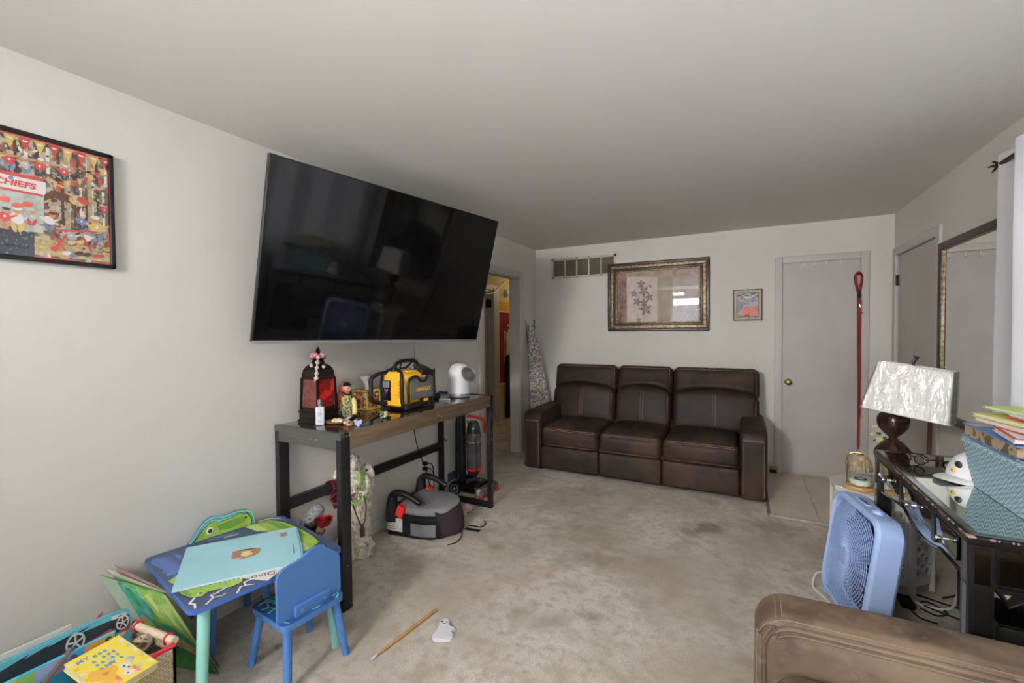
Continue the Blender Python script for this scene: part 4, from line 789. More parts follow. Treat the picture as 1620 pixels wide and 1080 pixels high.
b.tube([(.061*math.cos(t), .061*math.sin(t), 0) for t in [2*PI*j/28 for j in range(28)]], .005, 'silver', 8, X, closed=True); b.build('grille', df)
# ================================================================== UNDER THE CONSOLE
# ---- angel statue
M['stone'] = mat('weathered_white_stone', S(216, 207, 190), .85, noise=[(26, S(168, 148, 122), .5, .66, 6), (60, S(236, 230, 220), .48, .66, 5), (14, S(128, 106, 80), .62, .76, 5)], bump=(34, .9, .03))
st = thing('angel_statue', 'weathered white angel statue with green beads standing under the console', 'statue', (.118, 1.965, 0), math.radians(50))
b = MB(); b.rbox((0, 0, .018), (.20, .18, .036), .012, 'stone', None, 3, 2); rr = random.Random(21)
for k in range(26): a_ = rr.uniform(0, 2*PI); b.sph((.082*math.cos(a_), .070*math.sin(a_), .035+rr.uniform(0, .05)), (rr.uniform(.012, .028), rr.uniform(.012, .024), rr.uniform(.012, .03)), 'stone', None, 10, 7)
b.build('plinth', st)
def robe(u, v):
    a_ = u*2*PI; r = .075-.020*v+.030*(1-v)**3-.012*math.exp(-((v-.60)/.12)**2)+.004*v; f = 1+(.15*math.sin(a_*8+v*6)+.10*math.sin(a_*5-v*13)+.05*math.sin(a_*17+v*21))*(1-v*.4)
    return (r*f*math.cos(a_), r*.82*f*math.sin(a_), .03+.47*v)
b = MB(); b.grid(robe, 72, 26, 'stone'); b.sph((0, 0, .50), (.062, .050, .030), 'stone'); b.cyl((0, 0, .50), (0, -.004, .54), .022, 'stone')
b.sph((0, -.010, .575), (.032, .036, .044), 'stone', None, 18, 12); b.sph((0, -.045, .570), (.005, .007, .008), 'stone'); b.sph((0, .006, .586), (.038, .038, .044), 'stone', None, 16, 10)
for s_ in (-1, 1): b.sph((s_*.012, -.040, .580), (.005, .004, .003), 'stone'); b.sph((s_*.03, .008, .552), (.014, .020, .036), 'stone')
for s_ in (-1, 1): b.tube(spline([(s_*.062, 0, .490), (s_*.078, -.02, .43), (s_*.060, -.060, .395), (s_*.012, -.078, .425)], 6), [.024-.010*i/18 for i in range(19)], 'stone', 10)
b.rbox((0, -.080, .440), (.024, .020, .050), .010, 'stone', None, 3, 0); b.build('figure', st)
for s_ in (-1, 1):
    b = MB()
    for k in range(9):
        z = .47-.046*k; b.rbox((s_*(.088-.003*k), .052, z), (.052, .022, .062), .010, 'stone', T(0, 0, 0) @ RY(0), 3, 0)
    b.tube(spline([(s_*.03, .05, .47), (s_*.07, .055, .53), (s_*.105, .055, .50), (s_*.11, .052, .40)], 5), .018, 'stone', 8); b.build('wing', st)
M['gbead'] = mat('green_bead', S(136, 196, 78), .35); M['rosary'] = mat('dark_wood_bead', S(74, 58, 46), .5)
b = MB(); 
for p in spline([(-.056, -.028, .50), (-.05, -.075, .44), (-.02, -.094, .365), (.02, -.094, .355), (.05, -.075, .40), (.056, -.028, .50), (.03, -.052, .525)], 7): b.sph(p, .0052, 'gbead', None, 8, 5)
b.rbox((.028, -.060, .50), (.016, .014, .07), .005, 'gbead', None, 2, 0); b.build('bead_necklace', st)
b = MB(); b.tube(spline([(-.03, -.085, .42), (-.012, -.092, .34), (.02, -.094, .24), (.035, -.094, .205)], 6), .0045, 'rosary', 6); b.tube(spline([(.05, -.075, .39), (.062, -.07, .32), (.055, -.085, .25), (.038, -.094, .205)], 6), .0045, 'rosary', 6); b.rbox((.038, -.097, .175), (.030, .012, .058), .006, 'rosary', None, 2, 0); b.build('rosary', st)
# ---- tartan ribbon tied on the back rail
M['tartan'] = mat('dark_red_tartan', S(122, 26, 44), .8, noise=(40, S(92, 16, 34), .45, .65)); M['tartanw'] = mat('pale_pink_stripe', S(206, 150, 158), .8)
b = MB(); yc = 1.868
b.grid(lambda u, v: (.050+.010*math.sin(v*7)+.004*math.sin(u*6), yc-.026+.052*u+.012*v+.006*math.sin(v*9), .478-.165*v), 8, 22, 'tartan'); b.grid(lambda u, v: (.052-.045*v, yc-.026+.052*u, .478+.003*math.sin(v*PI)), 6, 6, 'tartan'); b.grid(lambda u, v: (.006-.002*v, yc-.026+.052*u, .478-.09*v), 6, 6, 'tartan')
for v0, s_ in ((.18, .3), (.55, -.3), (.80, .3)): b.tube([(.054+.010*math.sin((v0+s_*u*.4)*7)+.004*math.sin(u*6), yc-.026+.052*u+.012*(v0+s_*u*.4)+.006*math.sin((v0+s_*u*.4)*9), .478-.165*(v0+s_*u*.4)) for u in [k/8 for k in range(9)]], .003, 'tartanw', 5, flat=.5)
tag(b.build('tartan_ribbon', recalc=False), 'dark red tartan ribbon draped over the console back rail', 'ribbon')
# ---- bouquet wrapped in grey cloth
M['greycloth'] = mat('grey_cloth', S(148, 146, 148), .9, noise=(60, S(96, 94, 98), .45, .65), bump=(90, .5, .01)); M['netting'] = mat('black_netting', S(28, 26, 28), .8); M['rose'] = mat('dark_red_rose', S(150, 22, 30), .6, noise=(40, S(104, 12, 20), .45, .65)); M['stem'] = mat('tan_stem', S(170, 146, 110), .7)
bq = thing('wrapped_bouquet', 'grey cloth and black net bundle with red rose leaning behind blue table', 'bouquet', (.16, 1.60, 0))
b = MB(); b.tube(spline([(.17, 1.55, .05), (.16, 1.575, .2), (.135, 1.60, .30), (.155, 1.63, .37), (.20, 1.655, .430)], 6), [.05, .05, .05, .05, .05, .05, .05, .05, .05, .05, .05, .049, .048, .046, .044, .042, .040, .039, .038, .037, .036, .036, .034, .028, .014], 'greycloth', 14); b.build('cloth_roll', bq, world=True)
b = MB(); rr = random.Random(2)
for k in range(26):
    c = Vector((.20, 1.585, .315)); p = [c+Vector((rr.uniform(-.07, .06), rr.uniform(-.05, .05), rr.uniform(-.06, .05))) for _ in range(4)]; b.tube(spline(p, 4), .0035, 'netting', 5)
b.build('net_wrap', bq, world=True)
b = MB(); c = Vector((.285, 1.60, .375))
for k in range(16):
    a_ = k*2.4; r = .010+.0028*k; b.grid(lambda u, v, a_=a_, r=r: c+Vector(((r*(.5+.6*v))*math.cos(a_+(u-.5)*1.6), (r*(.5+.6*v))*math.sin(a_+(u-.5)*1.6), -.020+.048*v-.012*k/16*v+.006*math.sin(u*PI))), 6, 4, 'rose')
b.build('rose', bq, world=True, recalc=False)
b = MB(); b.tube(spline([c+Vector((0, 0, -.02)), (.26, 1.59, .30), (.22, 1.57, .22), (.19, 1.56, .1)], 5), .006, 'stem', 8); b.sph((.262, 1.585, .335), (.018, .014, .014), 'stem'); b.build('stem', bq, world=True)
# ---- booster seat
M['bgrey'] = mat('heather_grey_fabric', S(142, 140, 144), .9, noise=(120, S(122, 120, 124), .4, .7), bump=(200, .15, .003)); M['bplum'] = mat('dark_plum_fabric', S(52, 38, 44), .85, bump=(200, .15, .003)); M['bgl'] = mat('grey_side_panel', S(132, 132, 136), .35, .2); M['label'] = mat('white_paper_label', S(214, 212, 208), .7, noise=(70, S(170, 166, 164), .56, .66)); M['bred'] = mat('bright_red_belt_guide', S(236, 52, 44), .4)
bs = thing('booster_seat', 'grey and black child booster car seat on carpet by left wall', 'booster seat', (.27, 2.49, 0), math.radians(8))
# local: x out of the wall (front +x), y across
pl = [(-.20, -.205), (.02, -.205), (.13, -.19), (.20, -.14), (.225, -.07), (.225, .07), (.20, .14), (.13, .19), (.02, .205), (-.20, .205)]
def inset(pl, f): return [(x*f, y*f) for x, y in pl]
b = MB(); b.prism(inset(pl, .97), .0, .02, 'black'); b.prism(pl, .02, .11, 'black'); b.prism(inset(pl, .96), .11, .145, 'black'); b.rbox((-.165, 0, .10), (.075, .40, .17), .02, 'black', None, 3, 2); b.build('shell', bs)
for s_ in (-1, 1):
    b = MB(); b.grid(lambda u, v: (-.01+.175*u, s_*(.2075-.030*max(0, u-.55)*2.0), .022+(.082-.028*math.sin(u*PI)*0)*v), 10, 4, 'bgl'); b.build('side_panel', bs)
b = MB(); b.b2((-.198, -.2075, .035), (-.075, -.2052, .125), 'label')
for k in range(5): b.b2((-.185, -.2080, .05+.014*k), (-.12-.01*(k % 3), -.2074, .053+.014*k), 'lettering')
b.build('warning_label', bs)
def cush(p, u): p.z += .018*(1-u[0]**2)*(1-u[1]**2)*max(0, u[2]); k = .80+.20*min(1, max(0, (.95-u[0])/1.2)); p.y *= k; p.z += .014*abs(u[1])**2*(u[2] > 0)-.012*max(0, u[0]); return p
pl2 = [(p.x, p.y) for p in spline([(-.15, -.17, 0), (-.05, -.185, 0), (.07, -.185, 0), (.16, -.155, 0), (.215, -.09, 0), (.232, 0, 0), (.215, .09, 0), (.16, .155, 0), (.07, .185, 0), (-.05, .185, 0), (-.15, .17, 0)], 4)]
b = MB(); b.pad(pl2, .142, .200, .026, 'bgrey', None, 5, .014, 6)
for s_ in (-1, 1): b.tube(spline([(-.10, s_*.12, .206), (.03, s_*.11, .208), (.13, s_*.07, .207), (.165, 0, .205)], 5), .0016, 'lettering', 5)
b.build('seat_cushion', bs)
b = MB(); b.grid(lambda u, v: (.236-.085*(2*u-1)**2+.012*math.sin(v*PI)+.040*v, (2*u-1)*(.165-.02*v), .180-.168*v), 16, 8, 'bplum'); b.grid(lambda u, v: (.233-.085*(2*u-1)**2+.012*math.sin(v*PI)+.038*v, (2*u-1)*(.164-.02*v), .180-.168*v), 16, 8, 'bplum')
X = frame3((.279, .05, .115), (0, 1, 0), (-.26, 0, .966), (.966, 0, .26)); b.text('e', .05, 'label', X, .0008); b.build('front_flap', bs, recalc=False)
for s_ in (-1, 1):
    b = MB(); b.tube(spline([(-.165, s_*.185, .10), (-.168, s_*.187, .20), (-.155, s_*.187, .272), (-.105, s_*.187, .292), (-.02, s_*.186, .272), (.055, s_*.184, .236)], 6), [.046, .046, .046, .045, .044, .042, .041, .040, .038, .036, .034, .032, .028, .027, .026, .025, .024, .024, .023, .023, .022, .022, .021, .021, .021, .021, .021, .021, .021, .020, .016], 'black', 12); a_ = b.build('armrest', bs)
    b = MB(); b.rbox((-.10, s_*.186, .168), (.056, .046, .074), .006, 'bred', T(-.10, 0, .158) @ RY(.35) @ T(.10, 0, -.158), 3, 0); b.b2((-.108, s_*.212-.002, .145), (-.09, s_*.212+.002, .165), 'mred'); b.build('belt_guide', bs)
b = MB(); b.tube(spline([(.27, -.02, .02), (.30, -.06, .004), (.31, -.16, .004), (.27, -.21, .004)], 6), .004, 'blackm', 6); b.tube(spline([(.285, .06, .02), (.33, .10, .004), (.37, .10, .004), (.385, .15, .006), (.355, .20, .004)], 6), .004, 'blackm', 6); b.rbox((.335, .035, .008), (.11, .030, .006), .002, 'blackm', RZ(0), 2, 0); b.build('strap', bs)
# ---- upright vacuum
vc = thing('upright_vacuum', 'black upright vacuum cleaner with red handle and clear canister under console end', 'vacuum cleaner', (.165, 3.215, 0), math.radians(90))
M['canister'] = mat('smoky_canister', S(104, 102, 100), .12, coat=.6, noise=(14, S(80, 76, 74), .4, .65)); M['canister2'] = mat('dusty_dark_canister', S(62, 60, 60), .15, coat=.6); M['nozzle'] = mat('clear_brush_window', S(120, 104, 96), .18, coat=.5, noise=(50, S(80, 66, 62), .4, .65)); M['dust'] = mat('clear_plastic_dust', S(176, 172, 168), .3)
# local: front is -y
b = MB(); b.rbox((0, -.03, .055), (.24, .21, .075), .03, 'blackg', None, 4, 2); b.rbox((0, -.075, .085), (.16, .12, .03), .012, 'blackg', None, 3, 1); b.build('floor_head', vc)
b = MB(); b.rbox((0, -.165, .045), (.29, .085, .075), .030, 'nozzle', None, 4, 2); b.b2((-.145, -.212, .006), (.145, -.12, .016), 'mred'); b.sph((-.125, -.165, .046), (.022, .040, .036), 'dust'); b.build('brush_cover', vc)
for s_ in (-1, 1):
    b = MB(); b.cyl((s_*.105, .075, .055), (s_*.14, .075, .055), .055, 'black', 24); b.tube([(s_*.142, .075+.036*math.cos(t), .055+.036*math.sin(t)) for t in [2*PI*k/20 for k in range(20)]], .004, 'silver', 6, closed=True); b.cyl((s_*.135, .075, .055), (s_*.146, .075, .055), .012, 'silver', 12); b.build('wheel', vc)
b = MB(); b.rbox((-.030, .075, .42), (.075, .065, .70), .022, 'black', None, 3, 3); b.tube(spline([(-.085, .07, .12), (-.09, .07, .35), (-.085, .07, .60), (-.06, .075, .76)], 6), .021, 'black', 10)
for k in range(44): b.tube([(-.088+.0235*math.cos(t), .07+.0235*math.sin(t), .13+.011*k) for t in [2*PI*j/10 for j in range(10)]], .0025, 'blackm', 4, closed=True)
b.build('spine', vc)
b = MB(); b.lathe([(.040, .135), (.046, .155), (.058, .168), (.060, .180)], 'mdark', T(.045, -.005, 0), 24); b.build('filter_cup', vc)
b = MB(); b.lathe([(.068, .180), (.072, .186), (.072, .198), (.066, .202)], 'red', T(.045, -.005, 0), 28); b.sph((.11, -.01, .21), .014, 'red'); b.build('canister_ring', vc)
b = MB(); b.lathe([(.062, .200), (.064, .38), (.066, .50), (.064, .505)], 'canister', T(.045, -.005, 0), 28); b.lathe([(.0665, .425), (.0675, .43), (.0665, .435)], 'silver', T(.045, -.005, 0), 28, cap=False); b.build('canister', vc)
b = MB(); b.lathe([(.060, .503), (.058, .545), (.048, .58), (.040, .60), (.030, .61)], 'canister2', T(.045, -.005, 0), 28); b.build('canister_lid', vc)
b = MB(); b.tube(spline([(.0, .04, .655), (.04, -.02, .645), (.09, -.07, .615), (.108, -.082, .58), (.110, -.082, .50)], 6), .0125, 'red', 10); b.build('handle', vc)
b = MB(); b.tube(spline([(-.02, .02, .62), (.0, -.06, .42), (-.02, -.075, .25), (-.06, -.10, .13), (-.10, -.14, .06), (-.13, -.15, .0065)], 8), .005, 'blackm', 6); b.build('power_cord', vc)
b = MB(); b.rbox((.02, -.085, .096), (.045, .030, .012), .004, 'chrome', None, 2, 0); b.build('badge', vc)
# ---- crumpled tissue by the seat
b = MB(); rr = random.Random(8); b.grid(lambda u, v: (.385+.05*math.sin(u*PI)*math.cos(v*2*PI)*(1+.25*math.sin(u*13+v*17)), 2.83+.038*math.sin(u*PI)*math.sin(v*2*PI)*(1+.25*math.cos(u*11+v*13)), .028-.028*math.cos(u*PI)*(1+.2*math.sin(v*12))), 14, 16, mat('pinkish_tissue', S(206, 186, 178), .9)); tag(b.build('crumpled_tissue'), 'crumpled pale pink tissue on carpet between booster seat and vacuum', 'tissue')
# ---- hanging cable under the table
b = MB(); b.tube(spline([(.06, 2.58, .88), (.05, 2.60, .80), (.045, 2.62, .65), (.05, 2.66, .48), (.06, 2.74, .30), (.06, 2.80, .10), (.055, 2.82, .03)], 8), .004, 'blackm', 6); tag(b.build('power_cable'), 'thin black cable hanging from console top to the wall outlet', 'cable')
b = MB(); b.tube(spline([(.06, 2.985-.08, .87), (.04, 2.93, .7), (.03, 2.97, .55), (.03, 3.05, .46)], 8), .004, 'blackm', 6); tag(b.build('power_cable'), 'thin black cable hanging down the wall beside the vacuum cleaner', 'cable')
# ================================================================== CHILD'S TABLE, CHAIRS, BOOKS, BASKET
M['tblue'] = mat('blue_table_edge', S(60, 98, 162), .35); M['tnavy'] = mat('navy_print', S(62, 76, 108), .4, noise=(12, S(74, 88, 118), .4, .7)); M['tfern'] = mat('blue_fern_print', S(88, 112, 176), .4); M['tlime'] = mat('lime_print', S(158, 190, 84), .4, noise=(16, S(138, 172, 70), .45, .65)); M['tlime2'] = mat('pale_lime_print', S(198, 214, 124), .4); M['tdgreen'] = mat('green_print', S(112, 156, 64), .4); M['tink'] = mat('ink_outline', S(40, 48, 52), .4); M['twhite'] = mat('white_print2', S(228, 230, 226), .4); M['mint'] = mat('mint_paint', S(150, 214, 202), .35); M['cblue'] = mat('blue_paint', S(74, 118, 176), .38); M['cdark'] = mat('deep_blue_paint', S(44, 84, 142), .35); M['tpink'] = mat('peach_print', S(220, 186, 166), .4); M['tmint'] = mat('mint_print', S(126, 206, 190), .4)
kt = thing('play_table', 'square children\'s table with green crocodile print and mint legs', 'table', (.358, 1.137, 0), math.radians(-10.5))
b = MB(); top = rrect(.597, .574, .035, 4); top = [(x-.001, y) for x, y in top]
b.prism(top, .4195, .4345, 'tblue'); b.prism([(x*.988, y*.988) for x, y in top], .4345, .4355, 'tnavy', None, 'tblue')
zt = .4358
def art(pts, m, dz=0): b.poly([(x, y, zt+dz) for x, y in pts], m)
art([(-.27, -.272), (-.266, -.218), (-.259, -.151), (-.166, -.192), (-.037, -.235), (-.033, -.272)], 'tnavy', .0001)
for k in range(9):                                                   # fern fronds along the wall side
    y = -.268+.013*k; x = -.262+.028*k
    for j in range(5):
        a_ = -.5+.34*j; c = Vector((-.265+.026*k, -.262+.004*k)); d = Vector((math.cos(a_), math.sin(a_))); n_ = Vector((-d.y, d.x)); l = .075-.003*k
        if c.x+d.x*l > -.02 or c.y+d.y*l < -.275: continue
        art([tuple(c), tuple(c+d*l*.5+n_*.008), tuple(c+d*l), tuple(c+d*l*.5-n_*.008)], 'tfern', .0002+.00001*(k*5+j))
for k in range(4): art([(-.25+.03*k, -.19+.03*k), (-.20+.03*k, -.175+.02*k), (-.16+.03*k, -.19+.02*k), (-.20+.03*k, -.195+.025*k)], 'tfern', .0003)
art([(-.295, -.122), (-.272, .095), (-.179, .118), (-.224, -.029), (-.245, -.119)], 'tnavy', .0001)
art([(-.280, -.06), (-.27, .05), (-.25, .06), (-.255, -.06)], 'tfern', .0002); art([(-.25, .0), (-.235, .06), (-.225, .05), (-.235, .0)], 'tpink', .0003)
art([(-.001, -.272), (-.03, -.235), (.06, -.262)], 'tlime', .0003); art([(-.06, -.262), (-.09, -.225), (-.04, -.24)], 'tpink', .0003)
art([(.075, -.272), (.104, -.244), (.145, -.194), (.172, -.138), (.201, -.082), (.236, -.095), (.240, -.138), (.216, -.173), (.206, -.202), (.225, -.228), (.194, -.260), (.137, -.272)], 'tink', .0003)
art([(.083, -.270), (.108, -.244), (.148, -.196), (.175, -.140), (.203, -.086), (.231, -.099), (.233, -.138), (.210, -.173), (.199, -.202), (.217, -.227), (.190, -.255), (.137, -.268)], 'tlime', .0004)
art([(.10, -.262), (.13, -.25), (.17, -.245), (.19, -.252), (.15, -.264)], 'tdgreen', .0005)
for k in range(10):
    t = k/9; x, y = .134+.067*t, -.204+.122*t; art([(x, y), (x+.006, y+.011), (x+.018, y+.001)], 'twhite', .0006)
art([(.189+.010*math.cos(q), -.223+.013*math.sin(q)) for q in [2*PI*j/12 for j in range(12)]], 'tlime2', .0006); art([(.190+.006*math.cos(q), -.222+.008*math.sin(q)) for q in [2*PI*j/10 for j in range(10)]], 'tink', .0007)
def bolt(l, w=.004):
    b.tube([(x, y, zt+.0006) for x, y in l], w, 'twhite', 6, flat=.12)
bolt([(.205, -.245), (.232, -.269), (.250, -.258), (.280, -.266)]); bolt([(.222, -.150), (.236, -.190), (.232, -.204), (.256, -.203), (.285, -.235)]); bolt([(.240, -.060), (.238, -.095), (.266, -.10), (.262, -.116), (.296, -.14)]); bolt([(.256, -.203), (.27, -.18), (.262, -.165)], .0025); bolt([(.266, -.10), (.285, -.075)], .0025)
art([(-.296, .106), (-.292, .15), (-.283, .222), (-.187, .258), (-.047, .270), (.078, .268), (.160, .255), (.194, .182), (.198, .156), (.03, .18), (-.10, .18), (-.188, .122)], 'tink', .0003)
art([(-.290, .106), (-.286, .15), (-.275, .218), (-.187, .252), (-.047, .264), (.078, .262), (.154, .250), (.188, .182), (.192, .160), (.03, .18), (-.10, .18), (-.188, .122)], 'tlime', .0004)
art([(-.280, .195), (-.187, .236), (-.06, .25), (.06, .248), (.02, .22), (-.15, .20)], 'tdgreen', .0005); art([(-.290, .106), (-.286, .15), (-.16, .165), (-.188, .122)], 'tlime2', .0005)
art([(.10, .205), (.175, .19), (.188, .165), (.10, .18)], 'tlime2', .0005)
for k in range(6): art([(.10+.015*k, .200-.004*k), (.112+.015*k, .196-.004*k), (.104+.015*k, .182-.004*k)], 'twhite', .0006)
bolt([(.20, .245), (.225, .225), (.22, .21), (.25, .205)]); bolt([(-.30, .17), (-.29, .23), (-.25, .262)], .005)
art([(-.298, .20), (-.296, .255), (-.22, .272), (-.19, .266), (-.26, .235)], 'tfern', .0005)
b.build('tabletop', kt, recalc=False)
for (sx_, sy_) in ((1, -1), (-1, -1), (-1, 1), (1, 1)):
    g = MB(); g.cyl((sx_*.236, sy_*.226, .42), (sx_*.272, sy_*.256, 0), .021, 'mint', 18, .0175); g.build('leg', kt)
b = MB(); M['pouch'] = mat('violet_mesh_pouch', S(86, 80, 118), .6, alpha=.72); M['pouchdark'] = mat('dark_toys', S(52, 44, 56), .6, noise=(24, S(110, 84, 70), .55, .65))
b.grid(lambda u, v: ((u-.5)*.44, (v-.5)*.42, .412-.075*math.sin(u*PI)**.6*math.sin(v*PI)**.6), 16, 16, 'pouch'); b.build('storage_net', kt, recalc=False)
b = MB(); b.rbox((.03, -.02, .372), (.26, .24, .05), .02, 'pouchdark', None, 3, 2); b.build('net_contents', kt)
# ---- chairs
def kid_chair(name, label, loc, rz, prof, panelm, group='children\'s chairs at the play table'):
    """local: seat centre at origin, backrest at +x, sitter faces -x"""
    c = thing(name, label, 'chair', loc, rz, group)
    b = MB(); st_ = rrect(.262, .272, .03, 4); b.prism(st_, .236, .258, 'cblue'); b.prism([(x*.975, y*.975) for x, y in st_], .258, .2588, 'cdark')
    rr = random.Random(11)
    for k in range(80):                                             # mint crackle pattern
        x, y = rr.uniform(-.124, .124), rr.uniform(-.125, .125); a0 = rr.uniform(0, PI)
        p = [(x, y)]
        for j in range(3):
            a0 += rr.uniform(-.9, .9); p.append((p[-1][0]+.018*math.cos(a0), p[-1][1]+.018*math.sin(a0)))
        if all(abs(q[0]) < .127 and abs(q[1]) < .132 for q in p): b.tube([(q[0], q[1], .2592) for q in p], [.0058, .0046, .0036, .0015], 'tmint', 6, flat=.12)
    b.build('seat', c)
    for sx_ in (-1, 1):
        for sy_ in (-1, 1):
            g = MB(); g.cyl((sx_*.098, sy_*.104, .238), (sx_*.138, sy_*.130, 0), .0175, 'cblue', 16, .0155); g.build('leg', c)
    X = Matrix(((0, 0, 1, .080), (1, 0, 0, 0), (0, 1, 0, 0), (0, 0, 0, 1)))      # u = y, v = z, w = x
    b = MB(); b.prism(prof, 0, .014, panelm, X, 'cblue'); return c, b, X
prof = [(-.138, .2588), (.135, .2588), (.138, .27), (.138, .405), (.132, .426), (.115, .445), (.085, .468), (.058, .492), (.035, .500), (.012, .499), (-.012, .490), (-.032, .479), (-.055, .473), (-.08, .471), (-.108, .466), (-.128, .456), (-.137, .442), (-.139, .42)]
c, b, X = kid_chair('kids_chair', 'small blue children\'s chair with mint crackle seat pushed in at table', (.600, 1.212, 0), math.radians(-6), prof, 'cblue')
b.build('backrest', c)
b = MB(); b.box((.103, 0, .280), (.018, .150, .042), 'cblue', r=.003)
for y in (-.05, .05): b.cyl((.112, y, .280), (.1135, y, .280), .006, 'silver', 12)
b.build('bracket', c)
croc = [(x, .2588+(z-.2588)*.93) for x, z in [(-.150, .2588), (.150, .2588), (.150, .40), (.142, .440), (.115, .470), (.095, .505), (.070, .535), (.04, .547), (.005, .536), (-.03, .535), (-.07, .540), (-.11, .532), (-.135, .515), (-.145, .485), (-.15, .44)]]
c, b, X = kid_chair('kids_chair', 'small children\'s chair with crocodile head backrest between table and wall', (.140, 1.192, 0), math.radians(180-9), croc, 'tmint')
b.build('backrest', c)
b = MB(); XF = Matrix(((0, 0, -1, .080), (-1, 0, 0, 0), (0, 1, 0, 0), (0, 0, 0, 1)))        # artwork on the face that looks into the room (local -x): u runs towards -y
def f_(pts, m, w): b.prism([(x, .2588+(z-.2588)*(.93 if w > .001 else 1)) for x, z in pts], .0002+w, .0007+w, m, XF)
cr2 = [(-v[0], v[1]) for v in croc]
f_([(x*.955, .26+(z-.26)*.965) for x, z in cr2], 'tink', 0); f_([(x*.94, .26+(z-.26)*.955) for x, z in cr2], 'tmint', .0006)
gx = [(-.128, .30), (-.125, .43), (-.10, .465), (-.078, .495), (-.05, .520), (-.03, .522), (-.01, .508), (.03, .512), (.075, .520), (.108, .512), (.125, .49), (.132, .46), (.128, .30)]
f_([(x*1.03, z+.003) for x, z in gx], 'tink', .0012); f_(gx, 'tlime', .0018); f_([(-.02, .495), (.03, .502), (.09, .502), (.11, .495), (.10, .475), (.04, .46), (-.01, .468)], 'tdgreen', .0024)
f_([(-.052+.016*math.cos(q), .482+.019*math.sin(q)) for q in [2*PI*j/16 for j in range(16)]], 'tlime2', .0024); f_([(-.052+.013*math.cos(q), .482+.016*math.sin(q)) for q in [2*PI*j/16 for j in range(16)]], 'twhite', .0030); f_([(-.050+.009*math.cos(q), .480+.011*math.sin(q)) for q in [2*PI*j/16 for j in range(16)]], 'tink', .0036)
f_([(.098, .497), (.108, .50), (.112, .49), (.102, .488)], 'tink', .003); f_([(-.06, .40), (.10, .43), (.10, .44), (-.06, .412)], 'tink', .0024)
b.build('crocodile_print', c)
# ---- books on the table
KT = Matrix.Translation((.358, 1.137, 0)) @ RZ(math.radians(-10.5))
M['teal'] = mat('teal_book_cover', S(166, 214, 224), .45, noise=(3, S(160, 208, 219), .45, .6)); M['paper'] = mat('paper_white', S(224, 222, 214), .8); M['teal2'] = mat('teal_spine_shade', S(120, 186, 202), .45)
bk = thing('picture_book', 'large teal hardcover book with small dinosaur lying on play table', 'book', KT @ Vector((.025, -.02, .4395)), math.radians(-10.5))
o_ = Vector((.025, -.02)); q = [Vector(p)-o_ for p in ((-.238, -.147), (-.061, .25), (.29, .111), (.111, -.29))]
b = MB(); b.prism([tuple(p*.985) for p in q], .0012, .0065, 'paper'); b.prism([tuple(p) for p in q], 0, .0012, 'teal'); b.prism([tuple(p) for p in q], .0065, .0082, 'teal'); b.build('cover', bk)
def onb(pts, m, dz=0): b.poly([(x-o_.x, y-o_.y, .0084+dz) for x, y in pts], m)
b = MB(); onb([(.028, -.065), (-.005, -.050), (-.035, -.037), (-.019, .002), (.0, .028), (.019, .049), (.045, .046), (.07, .025), (.077, -.003), (.065, -.054), (.05, -.03), (.04, -.06)], 'tan'); onb([(.03, -.03), (.0, -.01), (.02, .02), (.05, .01), (.06, -.02)], 'dyellow', .0001); onb([(-.025, -.025), (-.018, .002), (.0, .028), (.02, .045), (.005, .01)], 'pbrown', .0002); onb([(.03, .048), (.06, .035), (.075, .0), (.05, .03)], 'dgreen', .0002); onb([(.02, .02), (.04, .03), (.05, .015), (.03, .005)], 'dpink', .0003)
onb([(-.063, .162), (-.046, .205), (.010, .182), (-.007, .140)], 'label'); 
for k in range(9): t = k/9; onb([(-.052+.043*t, .168-.016*t), (-.040+.043*t, .195-.016*t), (-.038+.043*t+.0006*(k % 3), .194-.016*t), (-.050+.043*t+.0006*(k % 3), .167-.016*t)], 'tink', .0002)
onb([(-.035, .235), (-.031, .244), (.30, .112), (.296, .103)], 'teal2', .0001)
for k in range(8): onb([(.10+.012*k, .155-.005*k), (.108+.012*k, .152-.005*k), (.109+.012*k, .156-.005*k), (.101+.012*k, .159-.005*k)], 'tink', .0003)
b.build('print', bk, recalc=False)
wb = thing('booklet', 'white booklet with dark lettering peeking out under the teal book', 'book', KT @ Vector((.304, -.035, .4370)), math.radians(-10.5))
b = MB(); e1, e2 = Vector((-.88, -.47)), Vector((-.5, .87)); c_ = [Vector((0, 0)), e2*.115, e2*.115+e1*.2, e1*.2]; b.prism([tuple(p) for p in c_], 0, .0022, 'paper'); b.build('page', wb)
b = MB(); dx = Vector((-.35, -.94)).normalized(); dy = Vector((-dx.y, dx.x)); X = Matrix(((dx.x, dy.x, 0, -.055), (dx.y, dy.y, 0, .006), (0, 0, 1, .0026), (0, 0, 0, 1))); b.text('Dino', .042, 'tink', X, .0003); b.build('lettering', wb)
